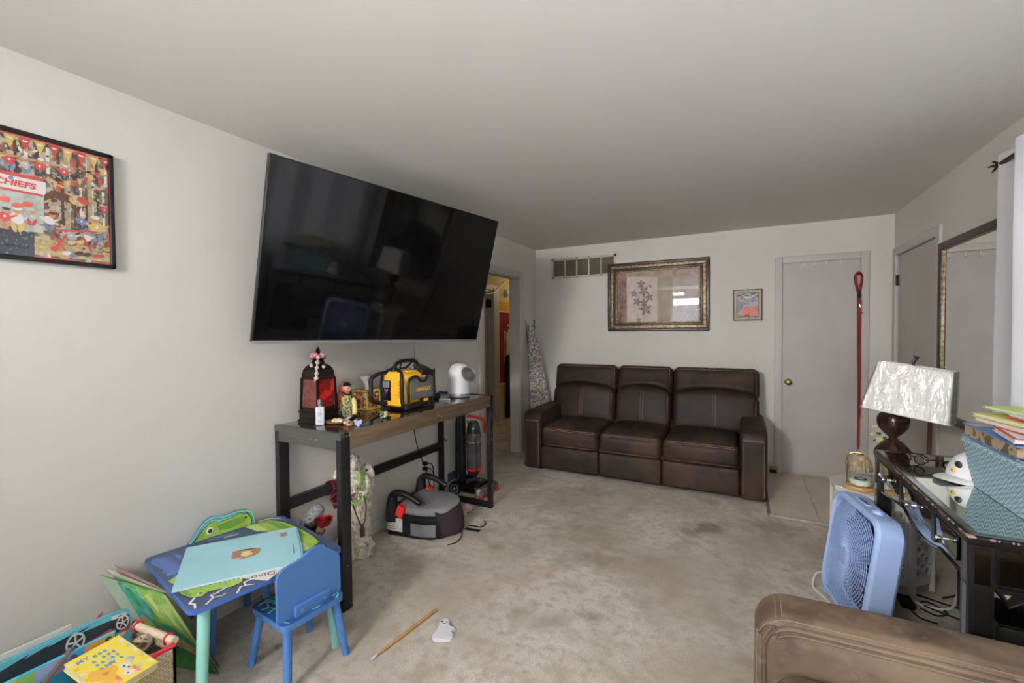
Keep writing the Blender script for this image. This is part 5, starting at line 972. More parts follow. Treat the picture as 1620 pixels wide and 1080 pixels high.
# ---- green open picture book leaning by the table
gb = thing('open_picture_book', 'open green jungle picture book standing between basket and blue table', 'book', (.22, .90, 0))
Sp, Bt = Vector((.318, .856, .395)), Vector((.379, 1.006, .003)); fT, fB = Vector((.035, .757, .450)), Vector((.095, .925, .003)); bT, bB = Vector((.024, .800, .468)), Vector((.10, 1.03, .003))
def quadgrid(b, A, B, C_, Dd, m, bow=0, nu=12, nv=12, off=0):
    n_ = (B-A).cross(Dd-A).normalized()
    b.grid(lambda u, v: (A.lerp(B, u)).lerp(Dd.lerp(C_, u), v)+n_*(bow*math.sin(u*PI)+off), nu, nv, m)
M['jungle'] = mat('jungle_illustration', S(64, 142, 88), .45, noise=[(9, S(140, 186, 76), .46, .54, 2), (11, S(44, 160, 156), .52, .58, 2), (8, S(176, 160, 104), .58, .63, 2)]); M['jgreen'] = mat('lime_page_green', S(136, 182, 88), .5, noise=(18, S(178, 204, 120), .5, .62)); M['jdark'] = mat('leaf_green_page', S(50, 128, 66), .5, noise=(14, S(72, 150, 70), .42, .62)); M['jteal'] = mat('teal_page_paint', S(48, 160, 150), .5, noise=(18, S(120, 190, 176), .5, .62)); M['jtan'] = mat('log_tan_page', S(186, 168, 116), .5, noise=(22, S(150, 126, 76), .5, .65)); M['jpale'] = mat('pale_sage_page', S(170, 190, 166), .5); M['pagetan'] = mat('tan_endpaper', S(212, 186, 166), .6)
b = MB(); quadgrid(b, Sp, fT, fB, Bt, 'jungle', .0, off=-.003); quadgrid(b, Sp, fT, fB, Bt, 'jungle', 0)
def onq(A, B, C_, Dd, uv, m, off):
    n_ = (B-A).cross(Dd-A).normalized()
    if n_.y > 0: n_ = -n_
    b.poly([(A.lerp(B, u)).lerp(Dd.lerp(C_, u), v)+n_*off for u, v in uv], m)
for uv, m_, off in (([(0, 0), (.06, 0), (.06, 1), (0, 1)], 'jpale', .0012), ([(.72, 0), (1, 0), (1, 1), (.78, .6)], 'jpale', .0012), ([(.06, .02), (.50, .02), (.42, .30), (.18, .62), (.06, .72)], 'jgreen', .0016), ([(.48, .02), (.74, .03), (.72, .3), (.55, .5), (.46, .28)], 'jteal', .0016), ([(.06, .62), (.20, .50), (.42, .42), (.42, .52), (.18, .64), (.06, .74)], 'jteal', .0018), ([(.06, .70), (.20, .62), (.48, .48), (.62, .52), (.56, .66), (.30, .72), (.06, .82)], 'jtan', .0020), ([(.02, .80), (.60, .62), (.80, .72), (.90, 1), (.02, 1)], 'jdark', .0017), ([(.56, .05), (.66, .05), (.64, .25), (.57, .3)], 'jdark', .0020), ([(.30, .05), (.40, .1), (.34, .3), (.28, .2)], 'tlime2', .0019), ([(.16, .25), (.22, .2), (.20, .4), (.12, .5)], 'tlime2', .0019), ([(.02, .02), (.055, .02), (.055, .8), (.02, .8)], 'tlime2', .0014)): onq(Sp, fT, fB, Bt, uv, m_, off)
b.build('front_cover', gb, world=True, recalc=False)
Sq, Bq = Sp+Vector((0, .010, .001)), Bt+Vector((-.03, .02, 0)); b = MB(); quadgrid(b, Sq, bT, bB, Bq, 'pagetan', 0); quadgrid(b, Sq+Vector((0, .004, 0)), bT+Vector((0, .004, 0)), bB+Vector((0, .004, 0)), Bq+Vector((0, .004, 0)), 'pagetan', 0); b.build('back_cover', gb, world=True, recalc=False)
b = MB(); quadgrid(b, Sq+Vector((0, -.003, 0)), fT.lerp(bT, .6), fB.lerp(bB, .6), Bq+Vector((0, -.004, 0)), 'paper', 0); b.build('page', gb, world=True, recalc=False)
# ---- basket with books
def weave():
    m = mat('woven_wicker', S(206, 186, 154), .7); N, L = nt_of(m); bs_ = N['Principled BSDF']; tc = N.new('ShaderNodeTexCoord'); sp_ = N.new('ShaderNodeSeparateXYZ'); L.new(tc.outputs['Object'], sp_.inputs[0])
    s1 = math_(N, L, 'ADD', sp_.outputs[0], sp_.outputs[1]); row = math_(N, L, 'MULTIPLY', sp_.outputs[2], 110); fl_ = math_(N, L, 'FLOOR', row); par = math_(N, L, 'MULTIPLY', math_(N, L, 'MODULO', fl_, 2), .5)
    cx = math_(N, L, 'MULTIPLY_ADD', s1, 55, par); a_ = math_(N, L, 'ABSOLUTE', math_(N, L, 'SUBTRACT', math_(N, L, 'FRACT', cx), .5)); c_ = math_(N, L, 'ABSOLUTE', math_(N, L, 'SUBTRACT', math_(N, L, 'FRACT', row), .5))
    h = math_(N, L, 'SUBTRACT', 1, math_(N, L, 'MAXIMUM', math_(N, L, 'MULTIPLY', a_, 1.7), math_(N, L, 'MULTIPLY', c_, 2)))
    r = N.new('ShaderNodeMix'); r.data_type = 'RGBA'; r.inputs[6].default_value = S(150, 122, 86); r.inputs[7].default_value = S(216, 198, 166); L.new(math_(N, L, 'MINIMUM', math_(N, L, 'MULTIPLY', h, 2.2), 1), r.inputs[0]); L.new(r.outputs[2], bs_.inputs['Base Color'])
    u = N.new('ShaderNodeBump'); u.inputs['Strength'].default_value = .6; u.inputs['Distance'].default_value = .004; L.new(h, u.inputs['Height']); L.new(u.outputs[0], bs_.inputs['Normal']); return m
M['wicker'] = weave(); M['redtrim'] = mat('red_binding', S(196, 48, 60), .7); M['roll'] = mat('cane_roll', S(212, 192, 164), .6)
BX0, BX1, BY0, BY1, BZ = .222, .505, .33, .800, .298
ba = thing('book_basket', 'woven wicker basket with red rim full of children\'s books', 'basket', ((BX0+BX1)/2, (BY0+BY1)/2, 0))
b = MB(); b.b2((BX0+.01, BY0+.01, .002), (BX1-.01, BY1-.01, .012), 'wicker')
for lo, hi in (((BX0, BY0, 0), (BX0+.010, BY1, BZ)), ((BX1-.010, BY0, 0), (BX1, BY1, BZ)), ((BX0, BY0, 0), (BX1, BY0+.010, BZ)), ((BX0, BY1-.010, 0), (BX1, BY1, BZ))): b.b2(lo, hi, 'wicker')
b.build('body', ba, world=True)
b = MB(); b.tube([(BX0+.005, BY0+.005, BZ), (BX1-.005, BY0+.005, BZ), (BX1-.005, BY1-.005, BZ), (BX0+.005, BY1-.005, BZ)], .009, 'redtrim', 8, closed=True); b.build('rim', ba, world=True)
b = MB(); b.cyl((.272, BY1-.022, BZ+.010), (BX1-.010, BY1+.002, BZ+.010), .013, 'roll', 16)
for x in (.285, BX1-.045): b.tube([(x, BY1-.022+.024*(x-.272)/.22+.016*math.cos(t), BZ+.008+.017*math.sin(t)) for t in [2*PI*k/16 for k in range(16)]], .004, 'redtrim', 6, closed=True)
b.build('handle', ba, world=True)
M['carteal'] = mat('turquoise_cover', S(112, 192, 204), .4); M['carblk'] = mat('black_car_print', S(52, 58, 60), .4); M['cyan'] = mat('cyan_cover', S(64, 172, 198), .4)
# race car book: stands inside the basket along the wall
rb = thing('picture_book', 'tall turquoise book with black race car standing in the basket', 'book', (.245, .585, .03))
X = Matrix(((0, .04, .9992, .232), (1, 0, 0, -.012), (0, .9992, -.04, .050), (0, 0, 0, 1)))       # u = y, v up, w towards the room
CV = [(.345, 0), (.785, 0), (.785, .30), (.775, .325), (.74, .335), (.60, .338), (.345, .335)]
b = MB(); b.prism(CV, .012, .0138, 'carteal', X); b.prism(CV, 0, .0018, 'carteal', X); b.prism([(.352, .004), (.780, .004), (.780, .29), (.735, .328), (.352, .33)], .0018, .012, 'paper', X); b.build('cover', rb, world=True)
b = MB()
def on3(pts, m, w=.0140): b.poly([(u, v, w) for u, v in pts], m, X)
on3([(.345, .300), (.45, .305), (.55, .318), (.60, .322), (.66, .316), (.755, .312), (.778, .306), (.780, .262), (.70, .250), (.64, .268), (.57, .270), (.46, .266), (.345, .262)], 'carblk'); on3([(.40, .19), (.52, .25), (.56, .24), (.60, .20), (.60, .16), (.40, .13)], 'mwhite', .0142); on3([(.62, .255), (.70, .262), (.74, .258), (.70, .235), (.63, .225)], 'psnow', .0142)
on3([(.655, .272), (.72, .284), (.735, .276), (.67, .258)], 'mred', .0144); on3([(.55, .235), (.58, .255), (.60, .245), (.57, .225)], 'mred', .0144); on3([(.735, .235), (.776, .250), (.780, .268), (.745, .258)], 'mred', .0144); on3([(.738, .236), (.76, .236), (.77, .248), (.745, .252)], 'mwhite', .0146)
for (u, v, r) in ((.628, .292, .034), (.757, .286, .026)):
    on3([(u+r*.75*math.cos(t), v+r*math.sin(t)) for t in [2*PI*k/20 for k in range(20)]], 'mwhite', .0146); on3([(u+r*.58*math.cos(t), v+r*.78*math.sin(t)) for t in [2*PI*k/20 for k in range(20)]], 'carblk', .0148)
    for j in range(5): t = 2*PI*j/5+.3; on3([(u-.08*r*math.sin(t), v+.1*r*math.cos(t)), (u+.62*r*math.cos(t)-.08*r*math.sin(t), v+.8*r*math.sin(t)+.1*r*math.cos(t)), (u+.62*r*math.cos(t)+.08*r*math.sin(t), v+.8*r*math.sin(t)-.1*r*math.cos(t)), (u+.08*r*math.sin(t), v-.1*r*math.cos(t))], 'mwhite', .0150)
on3([(.725, .312), (.768, .305), (.768, .320), (.725, .326)], 'mwhite', .0144); on3([(.744, .314), (.756, .312), (.756, .316), (.744, .318)], 'mred', .0146)
for k in range(4): on3([(.40+.05*k, .300+.006*k), (.52+.05*k, .326+.001*k), (.50+.05*k, .312+.003*k)], 'carblk', .0143)
b.build('cover_print', rb, world=True, recalc=False)
b = MB(); b.b2((.219, .34, .04), (.2235, .618, .394), 'paper'); tag(b.build('hardcover_book'), 'pale book edge between turquoise race car book and the wall', 'book')
b = MB(); b.prism([(.66, .36), (.690, .36), (.700, .394)], .2265, .2295, 'mred', Matrix(((0, 0, 1, 0), (1, 0, 0, 0), (0, 1, 0, 0), (0, 0, 0, 1)))); b.b2((.2265, .66, .10), (.2295, .690, .36), 'mred'); tag(b.build('red_folder'), 'red pointed card sticking up behind the turquoise race car book', 'card')
# colourful spines: a book of bright squares leaning in front of the race car book
sb = thing('picture_book', 'thin book with rainbow coloured squares on its edge in basket', 'book', (.30, .52, .03))
X = Matrix(((.0, .16, .987, .272), (1, 0, 0, -.004), (0, .987, -.16, .058), (0, 0, 0, 1)))
b = MB(); b.prism([(.345, 0), (.704, 0), (.704, .300), (.345, .302)], 0, .010, 'cyan', X); b.build('cover', sb, world=True)
cols = ['mred', M.setdefault('pinkp', mat('pink_square', S(226, 160, 190), .5)), 'myel', M.setdefault('grnp', mat('green_square', S(142, 200, 108), .5)), M.setdefault('ltb', mat('pale_blue_square', S(168, 196, 228), .5)), M.setdefault('lil', mat('lilac_square', S(190, 180, 216), .5)), M.setdefault('skyb', mat('sky_square', S(96, 176, 224), .5)), M.setdefault('orp', mat('orange_square', S(232, 168, 84), .5)), 'myel']
b = MB()
for k, m_ in enumerate(cols):
    u0, u1 = .345+k*.0394, .345+(k+1)*.0394; v0 = .250-.002*k/8; b.poly([(u0, v0, .0103), (u1, v0+.002, .0103), (u1, v0+.052, .0103), (u0, v0+.050, .0103)], m_, X)
b.text('S', .040, 'tink', X @ T(.683, .276, .0106), .0003, bold=.001); b.build('cover_print', sb, world=True, recalc=False)
b = MB(); X = Matrix(((.0, .30, .954, .318), (1, 0, 0, 0), (0, .954, -.30, .03), (0, 0, 0, 1))); b.prism([(.345, 0), (.655, 0), (.655, .27), (.345, .245)], 0, .012, 'paper', X, 'tan'); b.prism([(.345, 0), (.655, 0), (.655, .272), (.345, .247)], .012, .014, 'myel', X); tag(b.build('hardcover_book'), 'book with yellow cover edge standing behind the dark strap in basket', 'book')
b = MB(); X = Matrix(((.0, .45, .89, .352), (1, 0, 0, 0), (0, .89, -.45, .03), (0, 0, 0, 1))); b.prism([(.345, 0), (.60, 0), (.60, .235), (.345, .235)], 0, .016, 'cyan', X); b.prism([(.40, .16), (.45, .16), (.46, .20), (.41, .20)], .016, .0164, 'navy', X); tag(b.build('hardcover_book'), 'cyan covered book low in the basket under the yellow book', 'book')
b = MB(); b.tube(spline([(.318, .588, .362), (.325, .570, .350), (.345, .54, .332), (.385, .49, .318), (.41, .42, .312)], 8), .009, M.setdefault('strapb', mat('brown_strap', S(92, 76, 70), .6)), 8, flat=.5); b.tube(spline([(.318, .588, .362), (.335, .592, .30), (.34, .59, .20)], 5), .009, 'strapb', 8, flat=.5); tag(b.build('bag_strap'), 'dark brown strap curving over the books in the basket', 'strap')
# yellow book lying across the top
yb = thing('picture_book', 'yellow children\'s board book lying on top of the basket', 'book', (.47, .64, .30))
A, B_, C_ = Vector((.363, .555, .345)), Vector((.343, .702, .342)), Vector((.576, .717, .318)); D_ = A+(C_-B_)
ex, ey = (C_-B_), (A-B_); nz = ex.cross(ey).normalized(); nz = nz if nz.z > 0 else -nz
X = Matrix(((ex.x, ey.x, nz.x, B_.x), (ex.y, ey.y, nz.y, B_.y), (ex.z, ey.z, nz.z, B_.z), (0, 0, 0, 1)))
M['ybk'] = mat('yellow_cover', S(236, 214, 84), .45, noise=(9, S(230, 204, 72), .45, .6)); M['yorange'] = mat('orange_bear_print', S(226, 174, 72), .5)
b = MB(); b.prism([(0, 0), (1, 0), (1, 1), (0, 1)], -.022, -.019, 'ybk', X); b.prism([(0, 0), (1, 0), (1, 1), (0, 1)], -.003, 0, 'ybk', X); b.prism([(.01, .01), (.985, .01), (.985, .985), (.01, .985)], -.019, -.003, 'paper', X); b.build('cover', yb, world=True)
b = MB()
def oy(pts, m, w=.0004): b.poly([(u, v, w) for u, v in pts], m, X)
for k in range(6): oy([(.06+.155*k, .90), (.13+.155*k, .90), (.13+.155*k, .985), (.06+.155*k, .985)], 'mwhite' if k % 2 == 0 else 'yorange')
for k in range(5): oy([(.10+.18*k, .02), (.19+.18*k, .02), (.19+.18*k, .09), (.10+.18*k, .09)], 'mwhite' if k % 2 == 0 else 'psnow')
for (u, v, r, m_) in ((.62, .62, .11, 'yorange'), (.58, .80, .13, 'yorange'), (.78, .72, .10, 'yorange'), (.70, .40, .08, 'mwhite'), (.62, .25, .06, 'psnow'), (.86, .45, .07, 'mwhite'), (.84, .25, .06, 'tlime2'), (.40, .45, .05, 'psnow')): oy([(u+r*math.cos(t)*(1+.12*math.sin(3*t)), v+r*1.2*math.sin(t)) for t in [2*PI*k/14 for k in range(14)]], m_, .0005)
for (u, v, r) in ((.70, .42, .02), (.76, .38, .02), (.86, .47, .018)): oy([(u+r*math.cos(t), v+r*math.sin(t)) for t in [2*PI*k/8 for k in range(8)]], 'tink', .0007)
oy([(.80, .60), (.95, .62), (.93, .70), (.80, .66)], 'coral', .0006); oy([(.78, .30), (.95, .28), (.95, .34), (.80, .36)], 'coral', .0006)
tx = X @ Matrix(((0, -1, 0, 0), (1, 0, 0, 0), (0, 0, 1, .0008), (0, 0, 0, 1)))          # lettering
M['blulet'] = mat('blue_lettering', S(110, 150, 176), .5)
for k, (u, s_) in enumerate(((.15, .10), (.26, .07), (.36, .09), (.46, .08))):
    for j in range(5): oy([(u, .28+.09*j+.01*k), (u+.06, .28+.09*j), (u+.06, .33+.09*j), (u+.03, .35+.09*j), (u, .33+.09*j)], 'blulet', .0006) if (j+k) % 4 else None
for (u0, v0, sz_) in ((.14, .88, .024), (.50, .62, .022)): b.text('MY', sz_, 'blulet', X @ Matrix(((0, -1/ex.length, 0, u0), (-1/ey.length, 0, 0, v0), (0, 0, 1, .0008), (0, 0, 0, 1))), .0001, 'LEFT', bold=.0008)
b.build('cover_print', yb, world=True, recalc=False)
b = MB(); b.rbox((.455, .752, .262), (.07, .055, .05), .008, 'blackm', None, 3, 1); b.rbox((.475, .735, .285), (.03, .03, .006), .002, 'silver', None, 2, 0); tag(b.build('small_toy'), 'small black toy inside the basket near its right end', 'toy')
b = MB(); c_ = Vector((.36, .758, .275))
for k in range(6): b.tube([c_+Vector((.032*math.cos(t), .010*math.sin(t*2+k)+.018*math.sin(t)*math.cos(k), .026*math.sin(t+k*.2)+.003*k)) for t in [2*PI*j/20 for j in range(20)]], .0035, 'roll', 6, closed=True)
tag(b.build('twine_coil'), 'small coil of tan twine inside the wicker basket', 'twine')
b = MB(); b.b2((BX0+.03, BY0+.05, .014), (BX1-.02, BY1-.03, .235), M.setdefault('bookfill', mat('mixed_book_pages', S(150, 140, 124), .8, noise=(30, S(96, 120, 130), .5, .6)))) if False else None
# ---- drumstick and ghost on the carpet
b = MB(); M['dwood'] = wood_mat('drumstick_wood', S(196, 156, 98), S(178, 134, 78), 'X', 6, 10, .45)
p, q = Vector((.920, 1.742, .010)), Vector((.880, 1.340, .008)); b.tube([p, p.lerp(q, .01), p.lerp(q, .55), p.lerp(q, .80), p.lerp(q, .92)], [.006, .0078, .0075, .006, .0035], 'dwood', 14)
ds = thing('drumstick', 'wooden drumstick with white tip lying on the beige carpet', 'drumstick', (.90, 1.54, 0)); b.build('shaft', ds, world=True)
b = MB(); d_ = (q-p).normalized(); b.tube([p.lerp(q, .915), p.lerp(q, .935), p.lerp(q, .965), p.lerp(q, .99), q], [.0032, .0042, .0058, .0045, .001], 'whitem', 12); b.build('tip', ds, world=True)
gh = thing('ghost_cutout', 'flat white ghost shaped felt toy lying beside the wooden drumstick', 'toy', (1.04, 1.635, 0), math.radians(-60))
M['felt'] = mat('white_felt', S(226, 226, 230), .9, bump=(120, .3, .004))
g_ = [(-.075, .0), (-.070, .016), (-.056, .024), (-.038, .024), (-.02, .030), (-.012, .048), (.002, .056), (.010, .044), (.018, .038), (.042, .050), (.060, .048), (.072, .036), (.074, .0), (.068, -.036), (.05, -.046), (.03, -.042), (.0, -.030), (-.03, -.024), (-.056, -.023), (-.070, -.015)]
b = MB(); b.prism(g_, .002, .010, 'felt'); b.prism([(x*.94, y*.9) for x, y in g_], .010, .014, 'felt'); b.build('body', gh, recalc=True)
b = MB(); b.sph((-.050, -.012, .0145), (.004, .006, .0015), 'tink'); b.sph((-.046, .012, .0145), (.003, .005, .0015), 'tink'); b.tube([(-.040, -.010, .0145), (-.034, .0, .0145), (-.038, .011, .0145)], .0012, 'tink', 5); b.build('face', gh)
# ================================================================== RIGHT SIDE: MIRROR, CURTAIN, DESK, LAMP, FAN
M['mirror'] = mat('mirror_glass', S(222, 226, 222), .015, 1); M['mirrord'] = mat('antique_mirror', S(168, 172, 166), .05, 1); M['bevel'] = mat('mirror_bevel', S(156, 164, 166), .16, 1); M['dblack'] = mat('worn_black_lacquer', S(28, 25, 25), .3, noise=(70, S(40, 34, 34), .55, .7)); M['chip'] = mat('chipped_wood_edge', S(160, 136, 124), .7); M['tan2'] = mat('olive_tan_patch', S(146, 138, 104), .6); M['bgls'] = mat('black_glass', S(30, 28, 28), .08, coat=.3)
mr = thing('wall_mirror', 'large dark framed wall mirror hanging between right door and curtain', 'mirror', (W, 3.38, .79))
y0, y1, z0, z1 = 2.86, 3.900, .795, 1.945
M['mframe'] = mat('dark_brown_frame', S(44, 34, 30), .4)
b = MB()
for (a0, a1, c0, c1) in ((y0, y1, z1-.045, z1), (y0, y1, z0, z0+.045), (y0, y0+.045, z0+.04, z1-.04), (y1-.045, y1, z0+.04, z1-.04)): b.b2((a0, c0, 0), (a1, c1, .030), 'mframe', RIGHT, r=.006)
b.build('frame', mr, world=True)
b = MB()
for (a0, a1, c0, c1) in ((y0+.043, y1-.043, z1-.051, z1-.043), (y0+.043, y1-.043, z0+.043, z0+.051), (y0+.043, y0+.051, z0+.05, z1-.05), (y1-.051, y1-.043, z0+.05, z1-.05)): b.b2((a0, c0, 0), (a1, c1, .024), 'goldleaf', RIGHT, r=.003)
b.build('gold_lip', mr, world=True)
b = MB(); b.b2((y0+.045, z0+.045, .010), (y1-.045, z1-.045, .014), 'mirror', RIGHT); b.build('mirror_glass', mr, world=True)
# ---- curtain and rod
def sheer():
    m = bpy.data.materials.new('sheer_white_fabric'); m.use_nodes = True; N, L = nt_of(m); N.remove(N['Principled BSDF'])
    d = N.new('ShaderNodeBsdfDiffuse'); d.inputs[0].default_value = S(228, 227, 230); t = N.new('ShaderNodeBsdfTranslucent'); t.inputs[0].default_value = S(226, 226, 232)
    x = N.new('ShaderNodeMixShader'); x.inputs[0].default_value = .40; L.new(d.outputs[0], x.inputs[1]); L.new(t.outputs[0], x.inputs[2])
    tc = N.new('ShaderNodeTexCoord'); n = N.new('ShaderNodeTexNoise'); n.inputs['Scale'].default_value = 45; n.inputs['Detail'].default_value = 5; L.new(tc.outputs['Object'], n.inputs[0]); u = N.new('ShaderNodeBump'); u.inputs['Strength'].default_value = .25; u.inputs['Distance'].default_value = .01; L.new(n.outputs['Fac'], u.inputs['Height']); L.new(u.outputs[0], d.inputs['Normal'])
    L.new(x.outputs[0], N['Material Output'].inputs[0]); return m
M['sheer'] = sheer()
rod = thing('curtain_rod', 'dark metal curtain rod with spiky finial above white curtain', 'curtain rod', (3.345, 2.0, 2.15))
b = MB(); b.cyl((3.345, .95, 2.165), (3.345, 2.945, 2.165), .010, 'dkmetal'); b.build('pole', rod, world=True)
for y in (1.05, 2.93): b = MB(); b.b2((3.40, y-.012, 2.12), (W, y+.012, 2.21), 'dkmetal'); b.cyl((3.345, y, 2.165), (3.42, y, 2.165), .008, 'dkmetal'); b.build('bracket', rod, world=True)
b = MB(); b.sph((3.345, 2.955, 2.165), .016, 'dkmetal'); b.tube([(3.345, 2.96, 2.165), (3.345, 3.0, 2.165)], [.010, .003], 'dkmetal')
for k in range(6): a_ = k*PI/3; b.tube([(3.345, 2.955, 2.165), (3.345+.024*math.cos(a_), 2.972, 2.165+.024*math.sin(a_)), (3.345+.030*math.cos(a_), 2.985, 2.165+.030*math.sin(a_))], [.006, .005, .002], 'dkmetal', 6)
b.build('finial', rod, world=True)
cu = thing('curtain', 'white translucent grommet curtain hanging at the right edge', 'curtain', (3.345, 2.0, .2))
def curt(u, v):
    y = 2.935-1.82*u; ph = (2.935-y)/.36*2*PI
    z = 2.205-1.95*v
    x = 3.332+.044*math.sin(ph+.05)*(1-.2*v)+.004*math.sin(v*9+u*30)*v
    yy = y-.012*math.sin(ph*2)+.012*math.sin(v*3)*(1-u); 
    if v == 0 or True: z += .012*math.sin(ph)*(1-v)
    return (x, yy, z)
b = MB(); b.grid(curt, 220, 40, 'sheer'); b.build('fabric', cu, world=True, recalc=False, angle=80)
for y in (2.76, 2.57, 2.40, 2.21, 2.04, 1.85):
    b = MB(); p = Vector((3.345, y, 2.165)); b.tube([p+Vector((.022*math.cos(t)*.8, .006*math.sin(t), .022*math.sin(t))) for t in [2*PI*k/20 for k in range(20)]], .004, 'silver', 6, closed=True); b.build('grommet', cu, world=True)
# ---- mirrored desk
dk = thing('mirrored_desk', 'mirrored desk with worn black edges and three crystal knob drawers', 'desk', (3.08, 2.38, 0))
X0, X1, Y_0, Y_1, Z1 = 2.885, 3.268, 1.835, 2.930, .757
b = MB(); b.b2((X0-.006, Y_0-.006, .727), (X1, Y_1+.006, Z1-.004), 'dblack', r=.004)
b.b2((X0+.012, Y_0+.012, Z1-.005), (X1-.012, Y_1-.012, Z1-.001), 'mirror')
for lo, hi in (((X0+.004, Y_0+.004), (X0+.030, Y_1-.004)), ((X1-.030, Y_0+.004), (X1-.004, Y_1-.004)), ((X0+.03, Y_0+.004), (X1-.03, Y_0+.030)), ((X0+.03, Y_1-.030), (X1-.03, Y_1-.004))): b.b2((lo[0], lo[1], Z1-.003), (hi[0], hi[1], Z1), 'bevel', r=.0012)
rr = random.Random(6)
for k in range(26):
    y = Y_0+rr.random()**1.8*1.05; b.b2((X0-.0065, y, Z1-.008-rr.uniform(0, .004)), (X0-.002, y+rr.uniform(.006, .03), Z1-.0035), 'chip')
for k in range(18):
    x = X0+rr.random()*.36; b.b2((x, Y_0-.0065, Z1-.009), (x+rr.uniform(.004, .018), Y_0-.003, Z1-.0035), 'chip')
b.rbox((X0+.004, Y_0+.002, Z1-.005), (.020, .022, .006), .002, 'chip', None, 2, 0); b.build('top', dk, world=True)
# case: end and back panels
b = MB(); b.b2((X0+.02, Y_0+.02, .60), (X1-.01, Y_1-.02, .727), 'dblack'); b.build('case', dk, world=True)
LW = .058
for (lx, ly) in ((X0, Y_0), (X0, Y_1-LW), (X1-LW, Y_0), (X1-LW, Y_1-LW)):
    b = MB(); b.b2((lx, ly, 0), (lx+LW, ly+LW, .727), 'dblack', r=.003)
    fy = ly if ly == Y_0 else ly+LW; s_ = -1 if ly == Y_0 else 1
    b.b2((lx+.013, fy-.001, .612), (lx+LW-.010, fy+.001, .722), 'mirrord'); b.b2((lx+.013, fy-.0012, .607), (lx+LW-.010, fy+.0012, .612), 'bevel'); b.b2((lx+.013, fy-.001, .02), (lx+LW-.010, fy+.001, .590), 'bgls')
    if lx == X0: b.b2((lx-.001, ly+.012, .02), (lx+.001, ly+LW-.018, .595), 'bevel'); b.b2((lx-.001, ly+.012, .607), (lx+.001, ly+LW-.018, .722), 'bevel')
    b.build('leg', dk, world=True)
# drawers on the side that faces the room
yd = [Y_1-LW-.010, 2.490, 2.115, Y_0+LW+.010]
def wave(y):
    return .585-.030*math.cos((y-2.38)/.46*PI*1.0)**2 if False else .600-.034*math.sin(max(0, min(1, (y-2.10)/.40))*PI)-.05*max(0, (y-2.50)/.38)**1.2
b = MB()
for k in range(60):
    ya, yb_ = Y_0+LW+(Y_1-Y_0-2*LW)*k/60, Y_0+LW+(Y_1-Y_0-2*LW)*(k+1)/60
    b.add([(X0+.014, ya, wave(ya)), (X0+.014, yb_, wave(yb_)), (X0+.014, yb_, .727), (X0+.014, ya, .727), (X0+.026, ya, wave(ya)), (X0+.026, yb_, wave(yb_))], [(0, 1, 2, 3), (0, 4, 5, 1)], 'mirrord')
b.tube([(X0+.013, y, wave(y)) for y in [Y_0+LW+(Y_1-Y_0-2*LW)*k/80 for k in range(81)]], .005, 'bevel', 8)
b.build('apron', dk, world=True)
for k in range(3):
    ya, yb_ = yd[k+1]+.008, yd[k]-.008
    b = MB(); b.b2((X0-.002, ya, .640), (X0+.013, yb_, .722), 'mirrord', r=.002)
    for lo, hi in (((ya, .640), (yb_, .646)), ((ya, .716), (yb_, .722)), ((ya, .640), (ya+.006, .722)), ((yb_-.006, .640), (yb_, .722))): b.b2((X0-.0035, lo[0], lo[1]), (X0-.001, hi[0], hi[1]), 'bevel')
    d_ = b.build('drawer', dk, world=True); yk = (2.640, 2.302, 1.985)[k]
    b = MB(); b.lathe([(.007, 0), (.005, .005), (.004, .014), (.008, .019), (.0105, .027), (.008, .034), (.0, .036)], 'chrome', Matrix(((0, 0, -1, X0-.002), (1, 0, 0, yk), (0, 1, 0, .678), (0, 0, 0, 1))), 10); b.build('knob', d_, world=True)
for y in (yd[1], yd[2]): b = MB(); b.b2((X0-.004, y-.016, .618), (X0+.014, y+.016, .727), 'dblack'); b.build('stile', dk, world=True)
# near end panel
b = MB(); b.b2((X0+LW, Y_0+.006, .60), (X1-LW, Y_0+.012, .727), 'dblack'); b.b2((X0+LW+.012, Y_0+.003, .616), (X1-LW-.012, Y_0+.007, .722), 'mirrord'); b.b2((X0+LW+.008, Y_0+.0, .606), (X1-LW-.008, Y_0+.006, .612), 'bevel'); b.b2((X0+LW+.004, Y_0+.002, .616), (X0+LW+.012, Y_0+.006, .722), 'bevel')
XE = Matrix(((1, 0, 0, 0), (0, 0, -1, Y_0+.012), (0, 1, 0, 0), (0, 0, 0, 1)))
vpts = [(X0+LW, .600), (X0+LW+.033, .553), (X0+LW+.090, .596), (X0+LW+.13, .56), (X1-LW-.13, .56), (X1-LW-.090, .596), (X1-LW-.033, .553), (X1-LW, .600)]
b.prism(vpts, 0, .010, 'dblack', XE); b.tube([(x, Y_0, z) for x, z in vpts], .0032, 'bevel', 6); b.poly([(X0+LW+.020, .590, .0105), (X0+LW+.036, .590, .0105), (X0+LW+.028, .576, .0105)], 'tan2', XE); b.build('end_panel', dk, world=True)
